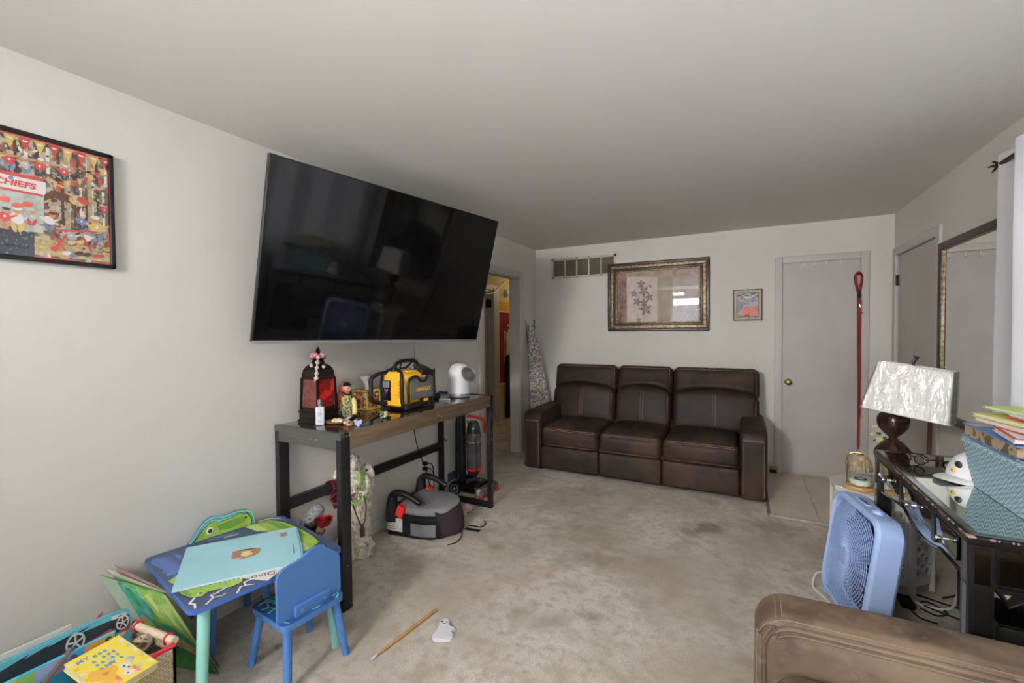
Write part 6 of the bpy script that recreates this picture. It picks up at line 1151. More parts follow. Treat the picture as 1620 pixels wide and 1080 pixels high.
# ---- things on the desk
def glasses(name, label, loc, rz, fold, tint):
    g = thing(name, label, 'glasses', loc, rz, 'eyeglasses on the mirrored desk')
    b = MB()
    for s_ in (-1, 1): b.tube([(s_*.034+.027*math.cos(t)*(1 if abs(math.cos(t)) < .9 else .97), .0, .024+.020*math.sin(t)) for t in [2*PI*k/24 for k in range(24)]], .0026, 'blackg', 6, closed=True)
    b.tube([(-.008, 0, .030), (0, .001, .034), (.008, 0, .030)], .0026, 'blackg', 6); b.build('frame', g)
    for s_ in (-1, 1):
        b = MB(); b.poly([(s_*.034+.026*math.cos(t), 0, .024+.019*math.sin(t)) for t in [2*PI*k/20 for k in range(20)]], tint); b.build('lens', g)
        b = MB(); q = spline([(s_*.061, 0, .032), (s_*.062, .05, .030), (s_*(.060-fold), .095, .022), (s_*(.058-fold), .125, .006)], 6); b.tube(q, .0028, 'blackg', 6); b.build('temple', g)
M['tintg'] = glass_mat('dark_lens', (.75, .72, .72, 1)); M['tintb'] = glass_mat('bluish_lens', (.75, .82, .92, 1))
glasses('eyeglasses', 'black framed eyeglasses nearest the lamp on the mirrored desk', (2.975, 2.69, Z1+.001), math.radians(-62), .004, 'tintg')
glasses('eyeglasses', 'black framed glasses with bluish lenses beside the white cap', (3.085, 2.560, Z1+.001), math.radians(-66), .0, 'tintb')
M['capw'] = mat('white_cap_cotton', S(222, 222, 222), .8, bump=(160, .1, .002))
cp = thing('baseball_cap', 'white baseball cap with yellow patch leaning against teal bin', 'cap', (3.095, 2.485, Z1), math.radians(205))
# local: brim points +x; crown stands up and leans back
CT = RY(math.radians(-4))
b = MB(); b.grid(lambda u, v: CT @ Vector((-.01+.078*math.sin(v*PI/2)*math.cos(u*2*PI), .072*math.sin(v*PI/2)*math.sin(u*2*PI), .010+.108*math.cos(v*PI/2))), 28, 12, 'capw'); b.build('crown', cp)
b = MB(); b.grid(lambda u, v: CT @ Vector((.050*math.cos((u-.5)*2.6)+.005+v*.070*math.cos((u-.5)*2.4), .072*math.sin((u-.5)*2.6)*(1-.02*v), .012+.010*math.cos((u-.5)*3)-.004-.012*v*v)), 20, 8, 'capw'); b.grid(lambda u, v: CT @ Vector((.050*math.cos((u-.5)*2.6)+.005+v*.070*math.cos((u-.5)*2.4), .072*math.sin((u-.5)*2.6)*(1-.02*v), .009+.010*math.cos((u-.5)*3)-.004-.012*v*v)), 20, 8, 'capw'); b.build('brim', cp, recalc=False)
b = MB(); X = CT
for (a_, e_, r_, m_) in ((.25, .55, .015, 'tink'), (.08, .30, .011, 'myel'), (.08, .30, .005, 'tink')):
    c_ = Vector((-.01+.079*math.cos(e_)*math.cos(a_), .073*math.cos(e_)*math.sin(a_), .010+.109*math.sin(e_))); b.sph(CT @ c_, (r_*.5, r_, r_) if m_ != 'tink' or r_ > .01 else (r_*1.3, r_, r_), m_, None, 12, 8)
b.build('patch', cp)
def herring():
    m = mat('teal_woven_chevron', S(142, 178, 192), .8); N, L = nt_of(m); bs_ = N['Principled BSDF']; tc = N.new('ShaderNodeTexCoord'); sp_ = N.new('ShaderNodeSeparateXYZ'); L.new(tc.outputs['Object'], sp_.inputs[0])
    s1 = math_(N, L, 'MULTIPLY', math_(N, L, 'ADD', sp_.outputs[0], sp_.outputs[1]), 22)
    tri = math_(N, L, 'ABSOLUTE', math_(N, L, 'SUBTRACT', math_(N, L, 'FRACT', s1), .5))
    h = math_(N, L, 'FRACT', math_(N, L, 'MULTIPLY_ADD', tri, 1.9, math_(N, L, 'MULTIPLY', sp_.outputs[2], 62)))
    e = math_(N, L, 'ABSOLUTE', math_(N, L, 'SUBTRACT', h, .5)); k = math_(N, L, 'MULTIPLY', math_(N, L, 'GREATER_THAN', e, .26), 1)
    n = N.new('ShaderNodeTexNoise'); n.inputs['Scale'].default_value = 26; L.new(tc.outputs['Object'], n.inputs[0])
    k2 = math_(N, L, 'MULTIPLY', k, math_(N, L, 'MULTIPLY_ADD', n.outputs['Fac'], 1.0, .35))
    r = N.new('ShaderNodeMix'); r.data_type = 'RGBA'; r.inputs[6].default_value = S(178, 204, 212); r.inputs[7].default_value = S(112, 152, 170); L.new(k2, r.inputs[0]); L.new(r.outputs[2], bs_.inputs['Base Color'])
    u = N.new('ShaderNodeBump'); u.inputs['Strength'].default_value = .4; u.inputs['Distance'].default_value = .004; L.new(e, u.inputs['Height']); L.new(u.outputs[0], bs_.inputs['Normal']); return m
M['herring'] = herring()
bn = thing('storage_bin', 'teal herringbone woven storage bin piled with books on desk', 'storage bin', (3.17, 2.20, Z1))
b = MB(); bx0, bx1, by0, by1 = 3.088, 3.262, 1.96, 2.425
def binwall(f, w): return [(bx0-f, by0-f, 0), (bx1+f*.5, by0-f, 0), (bx1+f*.5, by1+f, 0), (bx0-f, by1+f, 0)]
for o_, mm in ((0, 'herring'), (.006, 'herring')):
    lo = [(x+(o_ if x < 3.2 else -o_), y+(o_ if y < 2.2 else -o_), Z1+.001+o_) for x, y, z in binwall(0, 0)]; hi = [(x+(o_ if x < 3.2 else -o_), y+(o_ if y < 2.2 else -o_), Z1+.178) for x, y, z in binwall(.022, 0)]
    b.add(lo+hi, [(0, 1, 5, 4), (1, 2, 6, 5), (2, 3, 7, 6), (3, 0, 4, 7), (0, 3, 2, 1)], mm)
b.build('body', bn, world=True, recalc=False)
b = MB(); q = binwall(.020, 0); b.tube([(x, y, Z1+.178) for x, y, z in q], .010, 'herring', 8, closed=True); b.build('rim', bn, world=True)
M['bkblue'] = mat('sky_blue_cover', S(112, 152, 208), .35, noise=(8, S(84, 122, 186), .5, .65)); M['bkdark'] = mat('navy_cover_band', S(56, 66, 96), .4); M['pageblk'] = mat('patterned_fore_edge', S(178, 156, 128), .7, noise=[(28, S(108, 92, 70), .50, .56, 2)])
def slab(name, label, c, sz, rz, tilt, mc, mp, th=.002, group='books piled on the teal bin'):
    o = thing(name, label, 'book', (c[0], c[1], c[2]), rz, group); X = RX(tilt[0]) @ RY(tilt[1]); w, h, t = sz
    b = MB(); b.b2((-w/2, -h/2, 0), (w/2, h/2, th), mc, X); b.b2((-w/2, -h/2, t-th), (w/2, h/2, t), mc, X); b.b2((w/2-th, -h/2, 0), (w/2, h/2, t), mc, X); b.build('cover', o)
    b = MB(); b.b2((-w/2+.005, -h/2+.005, th), (w/2-th, h/2-.005, t-th), mp, X); b.build('pages', o); return o, X
# fillers inside the bin carry the pile
for i, (x, y, m_, lab) in enumerate(((3.115, 2.20, 'mdark', 'dark book standing upright inside the teal bin, nearest the front'), (3.160, 2.20, 'pgreen', 'green book standing upright inside the teal bin, middle one'), (3.215, 2.20, 'bkdark', 'navy book standing upright inside the teal bin, nearest the curtain'))):
    o, X = slab('hardcover_book', lab, (x, y, Z1+.014), (.026, .36, .172+.004*(i == 1)), 0, (0, 0), m_, 'paper', .003)
o, X = slab('hardcover_book', 'thick sky blue hardcover lying on the teal bin under the others', (3.175, 2.30, .942), (.185, .36, .052), math.radians(3), (math.radians(2), 0), 'bkblue', 'pageblk', .005)
b = MB(); b.poly([(-.06, -.10, .0522), (.0, -.10, .0522), (.01, -.04, .0522), (-.05, -.03, .0522)], 'pinkp', X); b.poly([(-.05, .02, .0522), (.05, .0, .0522), (.06, .08, .0522), (-.04, .10, .0522)], 'bkdark', X); b.poly([(-.085, .10, .0522), (-.02, .12, .0522), (-.02, .16, .0522), (-.085, .165, .0522)], 'tpink', X); b.build('cover_print', o, recalc=False)
o, X = slab('hardcover_book', 'white book with red border on top of the blue hardcover', (3.168, 2.175, 1.004), (.17, .20, .014), math.radians(-6), (math.radians(2), math.radians(0)), 'mwhite', 'paper', .002)
b = MB()
for lo, hi in (((-.085, -.10), (-.072, .10)), ((-.085, -.10), (.085, -.088)), ((-.085, .088), (.085, .10))): b.b2((lo[0], lo[1], .0141), (hi[0], hi[1], .0146), 'mred', X)
b.poly([(-.04, -.05, .0148), (.02, -.05, .0148), (.02, -.03, .0148), (-.04, -.03, .0148)], 'purple', X); b.poly([(-.03, .0, .0148), (.04, .0, .0148), (.03, .05, .0148), (-.03, .05, .0148)], 'tmint', X); b.build('cover_print', o, recalc=False)
M['cream'] = mat('cream_cover', S(222, 206, 182), .5); M['lemon'] = mat('lemon_cover', S(226, 222, 120), .45)
o, X = slab('picture_book', 'cream covered book with red underside beneath the lemon yellow book', (3.19, 2.25, 1.024), (.16, .34, .014), math.radians(10), (math.radians(0), 0), 'cream', 'paper', .002)
b = MB(); b.b2((-.082, -.172, -.0026), (.080, .05, -.0004), 'mred', X); b.build('back_cover', o)
o, X = slab('picture_book', 'lemon yellow book on the pile above the cream one', (3.195, 2.255, 1.040), (.155, .345, .013), math.radians(14), (0, 0), 'lemon', 'paper', .002)
b = MB(); b.poly([(-.03, -.12, .0132), (.05, -.12, .0132), (.05, .0, .0132), (-.0, .0, .0132)], 'mred', X); b.poly([(-.05, -.05, .0132), (-.03, -.06, .0132), (-.03, .06, .0132), (-.055, .06, .0132)], 'myel', X); b.build('cover_print', o, recalc=False)
o, X = slab('picture_book', 'white book with dark red edge near the top of the pile', (3.215, 2.185, 1.056), (.13, .25, .013), math.radians(4), (0, 0), 'mwhite', 'paper', .002)
b = MB(); b.b2((-.066, -.126, -.0004), (-.063, .126, .006), 'mred', X); b.build('spine_strip', o)
o, X = slab('picture_book', 'pale lime book topmost of the pile on teal bin', (3.215, 2.31, 1.070), (.12, .26, .009), math.radians(22), (math.radians(1), 0), 'tlime2', 'paper', .002)
# ---- octagonal carved stand
SX, SY, SR, SZ = 2.958, 3.162, .232, .500
ot = thing('carved_side_table', 'white octagonal side table with carved lattice sides under the lamp', 'side table', (SX, SY, 0))
M['standw'] = mat('antique_white_paint', S(208, 206, 202), .55)
oc = lambda r, a0=22.5: [(r*math.cos(math.radians(a0+45*k)), r*math.sin(math.radians(a0+45*k))) for k in range(8)]
b = MB(); b.prism(oc(SR+.012), SZ-.022, SZ-.004, 'standw'); b.prism(oc(SR+.004), SZ-.004, SZ, 'standw'); b.prism(oc(SR), SZ-.05, SZ-.022, 'standw')
vt_ = oc(SR-.004)
b.build('tabletop', ot)
for k, (x, y) in enumerate(vt_):
    a_ = math.radians(22.5+45*k); b = MB(); b.box((0, 0, .235), (.022, .040, .47), 'standw', T(x*.97, y*.97, 0) @ RZ(a_), r=.002); b.build('leg', ot)
for k in range(8):
    p, q = Vector((*vt_[k], 0))*.975, Vector((*vt_[(k+1) % 8], 0))*.975; m_ = (p+q)/2; ex = (q-p).normalized(); n_ = Vector((m_.x, m_.y, 0)).normalized(); wl = (q-p).length/2
    X = frame3((m_.x, m_.y, 0), ex, (0, 0, 1), n_)
    b = MB(); hw = wl-.012
    b.b2((-hw, .045, -.008), (hw, .085, .004), 'standw', X); b.b2((-hw, .44, -.008), (hw, .478, .004), 'standw', X); b.b2((-hw, .06, -.006), (-hw+.014, .46, .006), 'standw', X); b.b2((hw-.014, .06, -.006), (hw, .46, .006), 'standw', X); b.b2((-hw+.01, .083, -.004), (hw-.01, .095, .003), 'standw', X)
    fw_ = hw-.014
    for j in range(6):
        zc = .115+.060*j
        for u in (-fw_*.5, fw_*.5): b.tube([(u+fw_*.42*math.cos(t), zc+.026*math.sin(t), 0) for t in [2*PI*i/14 for i in range(14)]], .0055, 'standw', 6, X, closed=True)
        b.tube([(-fw_, zc+.03, 0), (0, zc+.012, 0), (fw_, zc+.03, 0)], .005, 'standw', 6, X); b.tube([(-fw_, zc-.03, 0), (0, zc-.012, 0), (fw_, zc-.03, 0)], .005, 'standw', 6, X)
        b.tube([(-.012, zc, 0), (.012, zc, 0)], .006, 'standw', 6, X)
    b.build('lattice_panel', ot)
# ---- table lamp
lp = thing('table_lamp', 'dark carved wood table lamp with tilted white plastic wrapped shade', 'lamp', (3.018, 3.185, SZ))
M['lwood'] = wood_mat('dark_mahogany', S(58, 34, 27), S(38, 22, 18), 'Z', 6, 10, .25, coat=.4)
def sq(prof, m, b, rot=.6, n=32):
    vs = []; fs = []
    for r, z in prof:
        for k in range(n):
            t = 2*PI*k/n; rr_ = r/((abs(math.cos(t))**3.2+abs(math.sin(t))**3.2)**(1/3.2)); vs.append((rr_*math.cos(t+rot), rr_*math.sin(t+rot), z))
    for i in range(len(prof)-1):
        for k in range(n): a_, c_ = i*n+k, i*n+(k+1) % n; fs.append((a_, c_, c_+n, a_+n))
    fs += [tuple(reversed(range(n))), tuple(range((len(prof)-1)*n, len(prof)*n))]; b.add(vs, fs, m)
prof = spline([(.060, 0, 0), (.062, 0, .02), (.058, 0, .06), (.066, 0, .13), (.074, 0, .185), (.066, 0, .215), (.040, 0, .250), (.018, 0, .272), (.018, 0, .280), (.036, 0, .300), (.058, 0, .335), (.064, 0, .370), (.058, 0, .402), (.036, 0, .425), (.022, 0, .432)], 4)
b = MB(); sq([(p.x, p.z) for p in prof], 'lwood', b); b.build('base', lp)
LX = Matrix.Translation(Vector((3.095, 3.175, 1.048))) @ RZ(math.radians(-23.98)) @ RY(math.radians(7.99)) @ RX(math.radians(-2.94))
b = MB(); b.tube([(3.018, 3.185, .93), (3.03, 3.184, 1.0), tuple(LX @ Vector((0, 0, .10)))], .009, 'brass'); b.build('stem', lp, world=True)
M['shade'] = mat('white_linen_shade', S(228, 226, 222), .8, bump=(240, .1, .002)); M['trimband'] = mat('shade_trim', S(214, 212, 206), .7)
def fr(a0, a1, c0, c1, h, r, n=6):
    """tapered rounded-rectangle shell, bottom (a0,c0) to top (a1,c1)"""
    lo, hi = rrect(a0, c0, r, n), rrect(a1, c1, r*.8, n); N_ = len(lo)
    vs = [(x, y, -h/2) for x, y in lo]+[(x, y, h/2) for x, y in hi]; return vs, [(k, (k+1) % N_, N_+(k+1) % N_, N_+k) for k in range(N_)]
b = MB(); vs, fs = fr(.369, .309, .225, .180, .272, .018); b.add(vs, fs, 'shade', LX); vs, fs = fr(.365, .305, .221, .176, .270, .018); b.add(vs, fs, 'shade', LX)
for (a_, c_, z) in ((.371, .227, -.134), (.311, .182, .134)): b.tube([LX @ Vector((x, y, z)) for x, y in rrect(a_, c_, .018, 5)], .004, 'trimband', 6, closed=True)
for s_ in (-1, 1): b.tube([LX @ Vector((s_*.15, 0, .125)), LX @ Vector((0, 0, .118))], .003, 'brass', 6)
sh = b.build('lamp_shade', lp, world=True, recalc=False)
def film():
    m = bpy.data.materials.new('clear_crinkled_wrap'); m.use_nodes = True; N, L = nt_of(m); N.remove(N['Principled BSDF'])
    t = N.new('ShaderNodeBsdfTransparent'); g = N.new('ShaderNodeBsdfGlossy'); g.inputs['Roughness'].default_value = .12; f = N.new('ShaderNodeLayerWeight'); f.inputs[0].default_value = .5
    x = N.new('ShaderNodeMixShader'); tc = N.new('ShaderNodeTexCoord'); mp = N.new('ShaderNodeMapping'); mp.inputs['Scale'].default_value = (1, 1, .35); mp.inputs['Rotation'].default_value = (0, .6, 0); L.new(tc.outputs['Object'], mp.inputs[0]); n = N.new('ShaderNodeTexNoise'); n.inputs['Scale'].default_value = 13; n.inputs['Detail'].default_value = 3; n.inputs['Distortion'].default_value = 2.0; L.new(mp.outputs[0], n.inputs[0])
    u = N.new('ShaderNodeBump'); u.inputs['Strength'].default_value = 1; u.inputs['Distance'].default_value = .03; L.new(n.outputs['Fac'], u.inputs['Height']); L.new(u.outputs[0], g.inputs['Normal']); L.new(u.outputs[0], f.inputs['Normal'])
    L.new(math_(N, L, 'MULTIPLY_ADD', math_(N, L, 'POWER', f.outputs['Facing'], 3), .6, .14), x.inputs[0]); L.new(t.outputs[0], x.inputs[1]); L.new(g.outputs[0], x.inputs[2]); L.new(x.outputs[0], N['Material Output'].inputs[0]); return m
M['film'] = film()
b = MB(); 
def resample(pl, n):
    P_ = [Vector(p) for p in pl]; P_.append(P_[0]); L_ = [0]
    for a_, c_ in zip(P_, P_[1:]): L_.append(L_[-1]+(c_-a_).length)
    out = []
    for k in range(n):
        d = L_[-1]*k/n; i = max(j for j in range(len(L_)-1) if L_[j] <= d+1e-9); out.append(P_[i].lerp(P_[i+1], (d-L_[i])/max(1e-9, L_[i+1]-L_[i])))
    return out
lo, hi = resample(rrect(.377, .233, .02, 12), 200), resample(rrect(.317, .188, .016, 12), 200); N_ = len(lo); rr = random.Random(31)
ph = [(rr.uniform(8, 26), rr.uniform(-9, 9), rr.uniform(0, 6)) for _ in range(6)]
def wrapsurf(u, v):
    t = u*N_; k = int(t) % N_; f_ = t-int(t); a_ = Vector(lo[k]).lerp(Vector(lo[(k+1) % N_]), f_); c_ = Vector(hi[k]).lerp(Vector(hi[(k+1) % N_]), f_); p = a_.lerp(c_, v)
    w = sum(abs(math.sin(f1*p.x*4+f2*v+f1*p.y*5+o1)) for f1, f2, o1 in ph)/6
    return LX @ Vector((p.x*(1+.022*w*math.sin(v*PI)), p.y*(1+.04*w*math.sin(v*PI)), -.138+.276*v))
b.grid(wrapsurf, N_, 18, 'film')

b.build('plastic_wrap', sh, world=True, recalc=False)
b = MB(); p = LX @ Vector((-.012, 0, .125)); b.cyl(p, p+Vector((-.004, 0, .030)), .006, 'dkmetal'); b.tube([p+Vector((-.004, 0, .028)), p+Vector((.004, 0, .044)), p+Vector((.012, 0, .062))], [.009, .008, .014], 'dkmetal', 8); b.build('finial', lp, world=True)
# ---- candle warmer lantern on the stand
cw = thing('candle_warmer', 'gold arched candle warmer with ribbed glass shade on wooden disc', 'candle warmer', (2.845, 3.055, SZ))
b = MB(); b.lathe([(.066, 0), (.070, .004), (.070, .018), (.067, .022), (0, .022)], 'dwood', None, 40); b.build('base', cw)
b = MB(); b.tube(spline([(-.056, .010, .020), (-.056, .010, .10), (-.056, .010, .155), (-.050, .009, .182), (-.030, .006, .198), (0, .002, .200), (.030, 0, .199)], 6), .0045, 'gold', 10); b.lathe([(.0065, .13), (.0065, .138)], 'gold', T(-.056, .01, 0), 12); b.build('arch_arm', cw)
M['amber'] = mat('ribbed_smoke_glass', S(226, 206, 170), .08, trans=.75, ior=1.3)
def dome(u, v):
    r = .014+.040*math.sin(v*PI/2)**.8; t = u*2*PI; k = 1+.045*math.cos(18*t)*min(1, v*2); return (.004+r*k*math.cos(t), r*k*math.sin(t), .190-.085*v**1.4)
b = MB(); b.grid(dome, 108, 14, 'amber'); b.build('glass_shade', cw, recalc=False)
b = MB(); b.cyl((.004, 0, .186), (.004, 0, .200), .013, 'gold'); b.sph((.004, 0, .168), .012, 'white'); b.build('socket', cw)
M['wax'] = mat('pale_mint_wax', S(206, 218, 206), .5)
b = MB(); b.lathe([(.040, .023), (.048, .030), (.050, .045), (.047, .056), (.044, .056), (0, .054)], 'wax', T(.004, 0, 0), 32); b.lathe([(.030, .0565), (.016, .0568)], 'mdark', T(.004, 0, 0), 24, cap=False); b.build('candle', cw)
b = MB(); b.lathe([(.049, .045), (.050, .085), (.0495, .095)], 'glass', T(.004, 0, 0), 32, cap=False); b.build('candle_jar', cw, recalc=False)
b = MB(); b.rbox((2.905, 2.995, SZ+.020), (.014, .036, .038), .006, 'white', RZ(0), 3, 0); tag(b.build('dimmer_switch'), 'small white dimmer standing beside the wooden candle warmer base', 'switch')
# ---- floral sprig behind the lamp
b = MB(); rr = random.Random(12); c_ = Vector((2.975, 3.29, .765))
for k in range(18): b.sph(c_+Vector((rr.uniform(-.025, .030), rr.uniform(-.02, .02), rr.uniform(-.04, .05))), (rr.uniform(.006, .012),)*3, rr.choice(['whitebead', 'dyellow', 'pgreen', 'whitem']), None, 7, 5)
b.tube([c_+Vector((0, 0, -.03)), (2.985, 3.27, .62), (2.99, 3.26, SZ+.012)], .004, 'pgreen', 6); b.lathe([(.02, 0), (.026, .03), (.015, .07), (.018, .09)], 'white', T(2.99, 3.26, SZ), 16)
tag(b.build('flower_sprig'), 'small pale flower sprig half hidden behind the dark lamp base', 'flowers')
# ---- cane leaning on the door
b = MB(); b.tube(spline([(3.355, 3.90, .012), (3.385, 3.955, .4), (3.405, 4.0, .70), (3.41, 4.02, .92)], 6), .012, wood_mat('brown_cane', S(112, 84, 58), S(84, 60, 40), 'Z', 6, 8, .4), 10); b.sph((3.41, 4.02, .93), .016, 'brass'); tag(b.build('walking_stick'), 'brown wooden stick leaning against the right door behind the lamp', 'stick')
# ---- box fan
BF = T(2.680, 2.635, .016) @ RZ(math.radians(10.17)) @ RY(math.radians(7.9))
fn = thing('box_fan', 'pale blue box fan leaning in front of the white side table', 'fan', (2.74, 2.645, 0))
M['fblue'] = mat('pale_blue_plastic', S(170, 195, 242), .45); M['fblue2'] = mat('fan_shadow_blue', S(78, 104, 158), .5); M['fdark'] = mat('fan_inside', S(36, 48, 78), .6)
fw_, fh_, fd_ = .486, .535, .108
FX = BF @ Matrix(((0, 0, -1, 0), (-1, 0, 0, 0), (0, 1, 0, fh_/2), (0, 0, 0, 1)))        # u across (towards the camera), v up, w out of the front
def sring(b, w0, h0, r0, z0, w1, h1, r1, z1, m, n=8):
    lo, hi = rrect(w0, h0, r0, n), rrect(w1, h1, r1, n); N_ = len(lo); b.add([(x, y, z0) for x, y in lo]+[(x, y, z1) for x, y in hi], [(k, (k+1) % N_, N_+(k+1) % N_, N_+k) for k in range(N_)], m, FX)
b = MB(); R_ = .075
prf = [(fw_-.02, fh_-.02, R_, -fd_), (fw_, fh_, R_, -fd_+.012), (fw_, fh_, R_, -.014), (fw_-.012, fh_-.012, R_-.004, -.002), (fw_-.035, fh_-.035, R_-.012, .002), (fw_-.050, fh_-.050, R_-.012, -.004), (fw_-.054, fh_-.054, R_-.012, -.03)]
for a_, c_ in zip(prf, prf[1:]): sring(b, *a_, *c_, 'fblue')
b.rbox((0, 0, 0), (.12, .03, .034), .010, 'fblue', FX @ T(-.02, fh_/2+.006, -fd_/2), 3, 0) if False else None
b.build('housing', fn, world=True)
for sgn in (-1, 1): b = MB(); b.box((sgn*(fw_/2-.06), -fh_/2-.004, -fd_/2), (.05, .016, fd_*1.0), 'fblue', FX, r=.005); b.build('foot', fn, world=True)
hs = fw_/2-.030; hv = fh_/2-.030
def reach(t):                                                        # distance from centre to rounded-square edge
    c_, s_ = abs(math.cos(t)), abs(math.sin(t)); return 1/(((c_/hs)**6+(s_/hv)**6)**(1/6))
b = MB()
for k in range(64):
    t = 2*PI*k/64; R1 = reach(t+.0); p = []
    for j in range(7):
        r = .040+(R1-.040)*j/6; tt = t+.28*(1-j/6)*0+.22*math.sin(j/6*PI/2); rr_ = min(r, reach(tt)-.001); p.append((rr_*math.cos(tt), rr_*math.sin(tt), .004-.010*(j/6)**3))
    b.tube(p, .0013, 'fblue', 4, FX)
for k in range(15):
    r = .052+.0152*k; pts = []; seg = []
    for j in range(97):
        t = 2*PI*j/96
        if r < reach(t)-.003: seg.append((r*math.cos(t), r*math.sin(t), .0035-.010*(r/.26)**3))
        else:
            if len(seg) > 1: b.tube(seg, .0018, 'fblue', 4, FX)
            seg = []
    if len(seg) > 1: b.tube(seg, .0018, 'fblue', 4, FX)
b.lathe([(.042, .002), (.042, .007), (.036, .010), (0, .010)], 'fblue', FX, 28); b.build('front_grille', fn, world=True)
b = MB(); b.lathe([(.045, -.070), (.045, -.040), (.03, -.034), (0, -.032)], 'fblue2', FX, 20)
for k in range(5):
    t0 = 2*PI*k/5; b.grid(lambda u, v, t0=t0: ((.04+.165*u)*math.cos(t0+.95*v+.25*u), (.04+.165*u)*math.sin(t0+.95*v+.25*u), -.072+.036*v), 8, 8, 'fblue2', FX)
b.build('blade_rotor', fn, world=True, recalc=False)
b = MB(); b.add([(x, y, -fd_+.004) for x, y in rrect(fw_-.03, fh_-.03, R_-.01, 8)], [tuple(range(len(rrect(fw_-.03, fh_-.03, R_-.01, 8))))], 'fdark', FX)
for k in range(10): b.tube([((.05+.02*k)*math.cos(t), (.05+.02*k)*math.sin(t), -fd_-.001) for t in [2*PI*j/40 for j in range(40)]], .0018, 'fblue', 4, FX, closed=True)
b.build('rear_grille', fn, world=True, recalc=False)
b = MB(); X = FX @ T(0, fh_/2, -fd_/2) @ RX(-PI/2)
b.rbox((-.045, 0, .001), (.105, .030, .008), .004, 'fblue', X, 3, 0); b.rbox((-.045, .0, .0035), (.088, .017, .006), .003, 'fblue2', X, 2, 0); b.build('carry_grip', fn, world=True)
b = MB(); b.cyl((.095, 0, 0), (.095, 0, .012), .023, 'fblue', 20, .019, X); b.box((.095, 0, .014), (.034, .007, .008), 'fblue', X, r=.002); b.build('control_knob', fn, world=True)
b = MB(); b.tube(spline([(2.66, 2.88, .07), (2.625, 2.87, .06), (2.605, 2.83, .02), (2.615, 2.79, .006), (2.64, 2.74, .006), (2.70, 2.58, .006)], 6), .0042, 'white', 6); b.build('power_cord', fn, world=True)
# ---- cords on the floor under the desk
b = MB(); b.tube(spline([(3.03, 2.89, .012), (3.10, 2.86, .008), (3.18, 2.90, .008), (3.24, 3.02, .010), (3.30, 3.16, .06), (3.34, 3.20, .18), (3.35, 3.2, .28)], 8), .007, 'white', 8); tag(b.build('power_cable'), 'thick white power cable looping over the tile floor behind desk', 'cable')
b = MB(); b.rbox((3.0, 2.86, .014), (.055, .10, .026), .006, 'blackm', None, 3, 0); b.tube(spline([(3.0, 2.81, .012), (3.02, 2.74, .008), (3.08, 2.72, .008)], 5), .004, 'blackm', 6); tag(b.build('power_adapter'), 'black power adapter on the floor at the side table foot', 'adapter')
b = MB(); b.tube(spline([(3.05, 2.84, .006), (3.10, 2.80, .006), (3.15, 2.85, .006), (3.10, 2.92, .006), (3.06, 2.88, .010), (3.12, 2.83, .012), (3.20, 2.80, .006), (3.26, 2.76, .006)], 8), .0045, 'blackm', 6); tag(b.build('power_cable'), 'black cable curled on the floor beside the white cable', 'cable')
b = MB(); b.tube(spline([(3.18, 3.0, .006), (3.26, 3.06, .02), (3.32, 3.12, .12), (3.36, 3.2, .2)], 8), .0045, 'blackm', 6); b.tube(spline([(3.06, 2.98, .006), (3.16, 2.94, .006), (3.24, 2.90, .006), (3.30, 2.80, .006)], 8), .0045, 'blackm', 6); tag(b.build('power_cable'), 'long black cable running along the floor below the mirror', 'cable')
b = MB(); b.lathe([(.05, 0), (.075, .03), (.085, .07), (.075, .11), (.05, .135), (.04, .14)], 'mdark', T(3.06, 2.25, 0), 24); tag(b.build('dark_pot'), 'round dark pot on the floor behind the near desk leg', 'pot')
b = MB(); b.rbox((3.11, 2.02, .225), (.26, .20, .45), .012, 'blackm', None, 3, 2); b.b2((2.985, 1.925, .43), (3.235, 2.115, .456), 'blackg', r=.006); tag(b.build('storage_box'), 'tall black storage box standing under the near end of the mirrored desk', 'box')
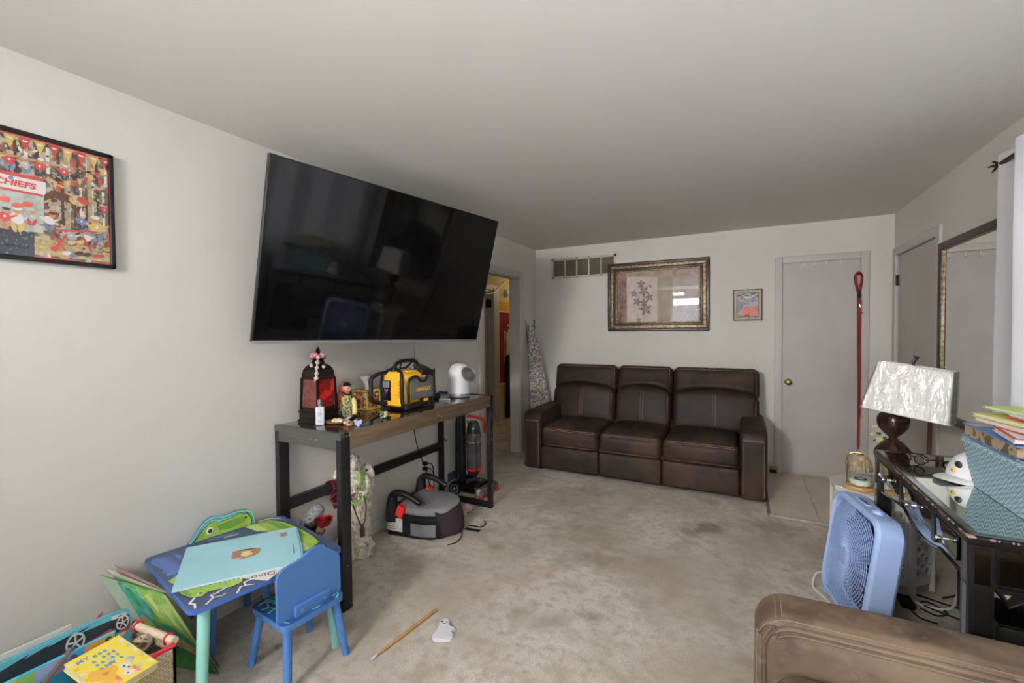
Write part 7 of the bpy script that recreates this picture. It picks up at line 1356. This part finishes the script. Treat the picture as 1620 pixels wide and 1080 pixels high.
b = MB(); b.b2((2.50, D-.075, .009), (2.56, D-.014, .045), 'blackm'); b.b2((2.50, D-.080, .045), (2.575, D-.014, .062), 'dwood', r=.004); tag(b.build('door_wedge'), 'small brown and black block on the floor between sofa and back door', 'block')

# ---- roller shade on the window behind the camera, drawn most of the way up to the sash rail
b = MB(); b.b2((.71, Y0+.022, .99), (2.05, Y0+.0235, 2.0), 'sheer'); b.cyl((.71, Y0+.023, .99), (2.05, Y0+.023, .99), .008, 'whitem'); b.b2((.70, Y0+.019, 1.985), (2.06, Y0+.027, 2.01), 'whitem'); tag(b.build('window_shade', recalc=False), 'white cloth shade covering the lower part of the rear window', 'shade')
# ---- ironing board leaning in the far left corner
ib = thing('ironing_board', 'folded ironing board with colourful floral cover leaning in the corner', 'ironing board', (.15, 4.72, 0))
M['ibcov'] = mat('floral_board_cover', S(206, 204, 200), .8, noise=[(42, S(96, 150, 132), .50, .53, 3), (50, S(170, 90, 128), .54, .57, 3), (47, S(196, 176, 72), .57, .60, 3), (38, S(90, 112, 168), .60, .63, 3)])
lo_, hi_ = Vector((.135, 4.772, .508)), Vector((.052, 4.705, 1.47))
up = (hi_-lo_).normalized(); ex = Vector((.62, .60, 0)); ex = (ex-up*ex.dot(up)).normalized(); nn = ex.cross(up).normalized()
if nn.y > 0: nn = -nn
o_ = lo_-up*.508
IB = frame3(o_, ex, up, nn)
hw = lambda z: .022+.098*min(1, max(0, (1.47-z)/1.0))**.62
zs = [.12+(1.47-.12)*k/24 for k in range(25)]
outl = [(hw(z), z) for z in zs]+[(-hw(z), z) for z in reversed(zs)]
b = MB(); b.prism(outl, 0, .022, 'ibcov', IB, 'ibcov'); b.prism([(x*.97, z) for x, z in outl], -.006, 0, 'ibcov', IB); b.build('board', ib, world=True)
for s_ in (-1, 1):
    b = MB(); b.tube([IB @ Vector((s_*.10, .02, -.022)), IB @ Vector((s_*.06, .8, -.022)), IB @ Vector((s_*.052, 1.46, -.020)), IB @ Vector((s_*.058, 1.53, -.016))], .010, M.setdefault('ibleg', mat('grey_tube_leg', S(96, 92, 90), .5)), 8, flat=.7); b.build('leg', ib, world=True)
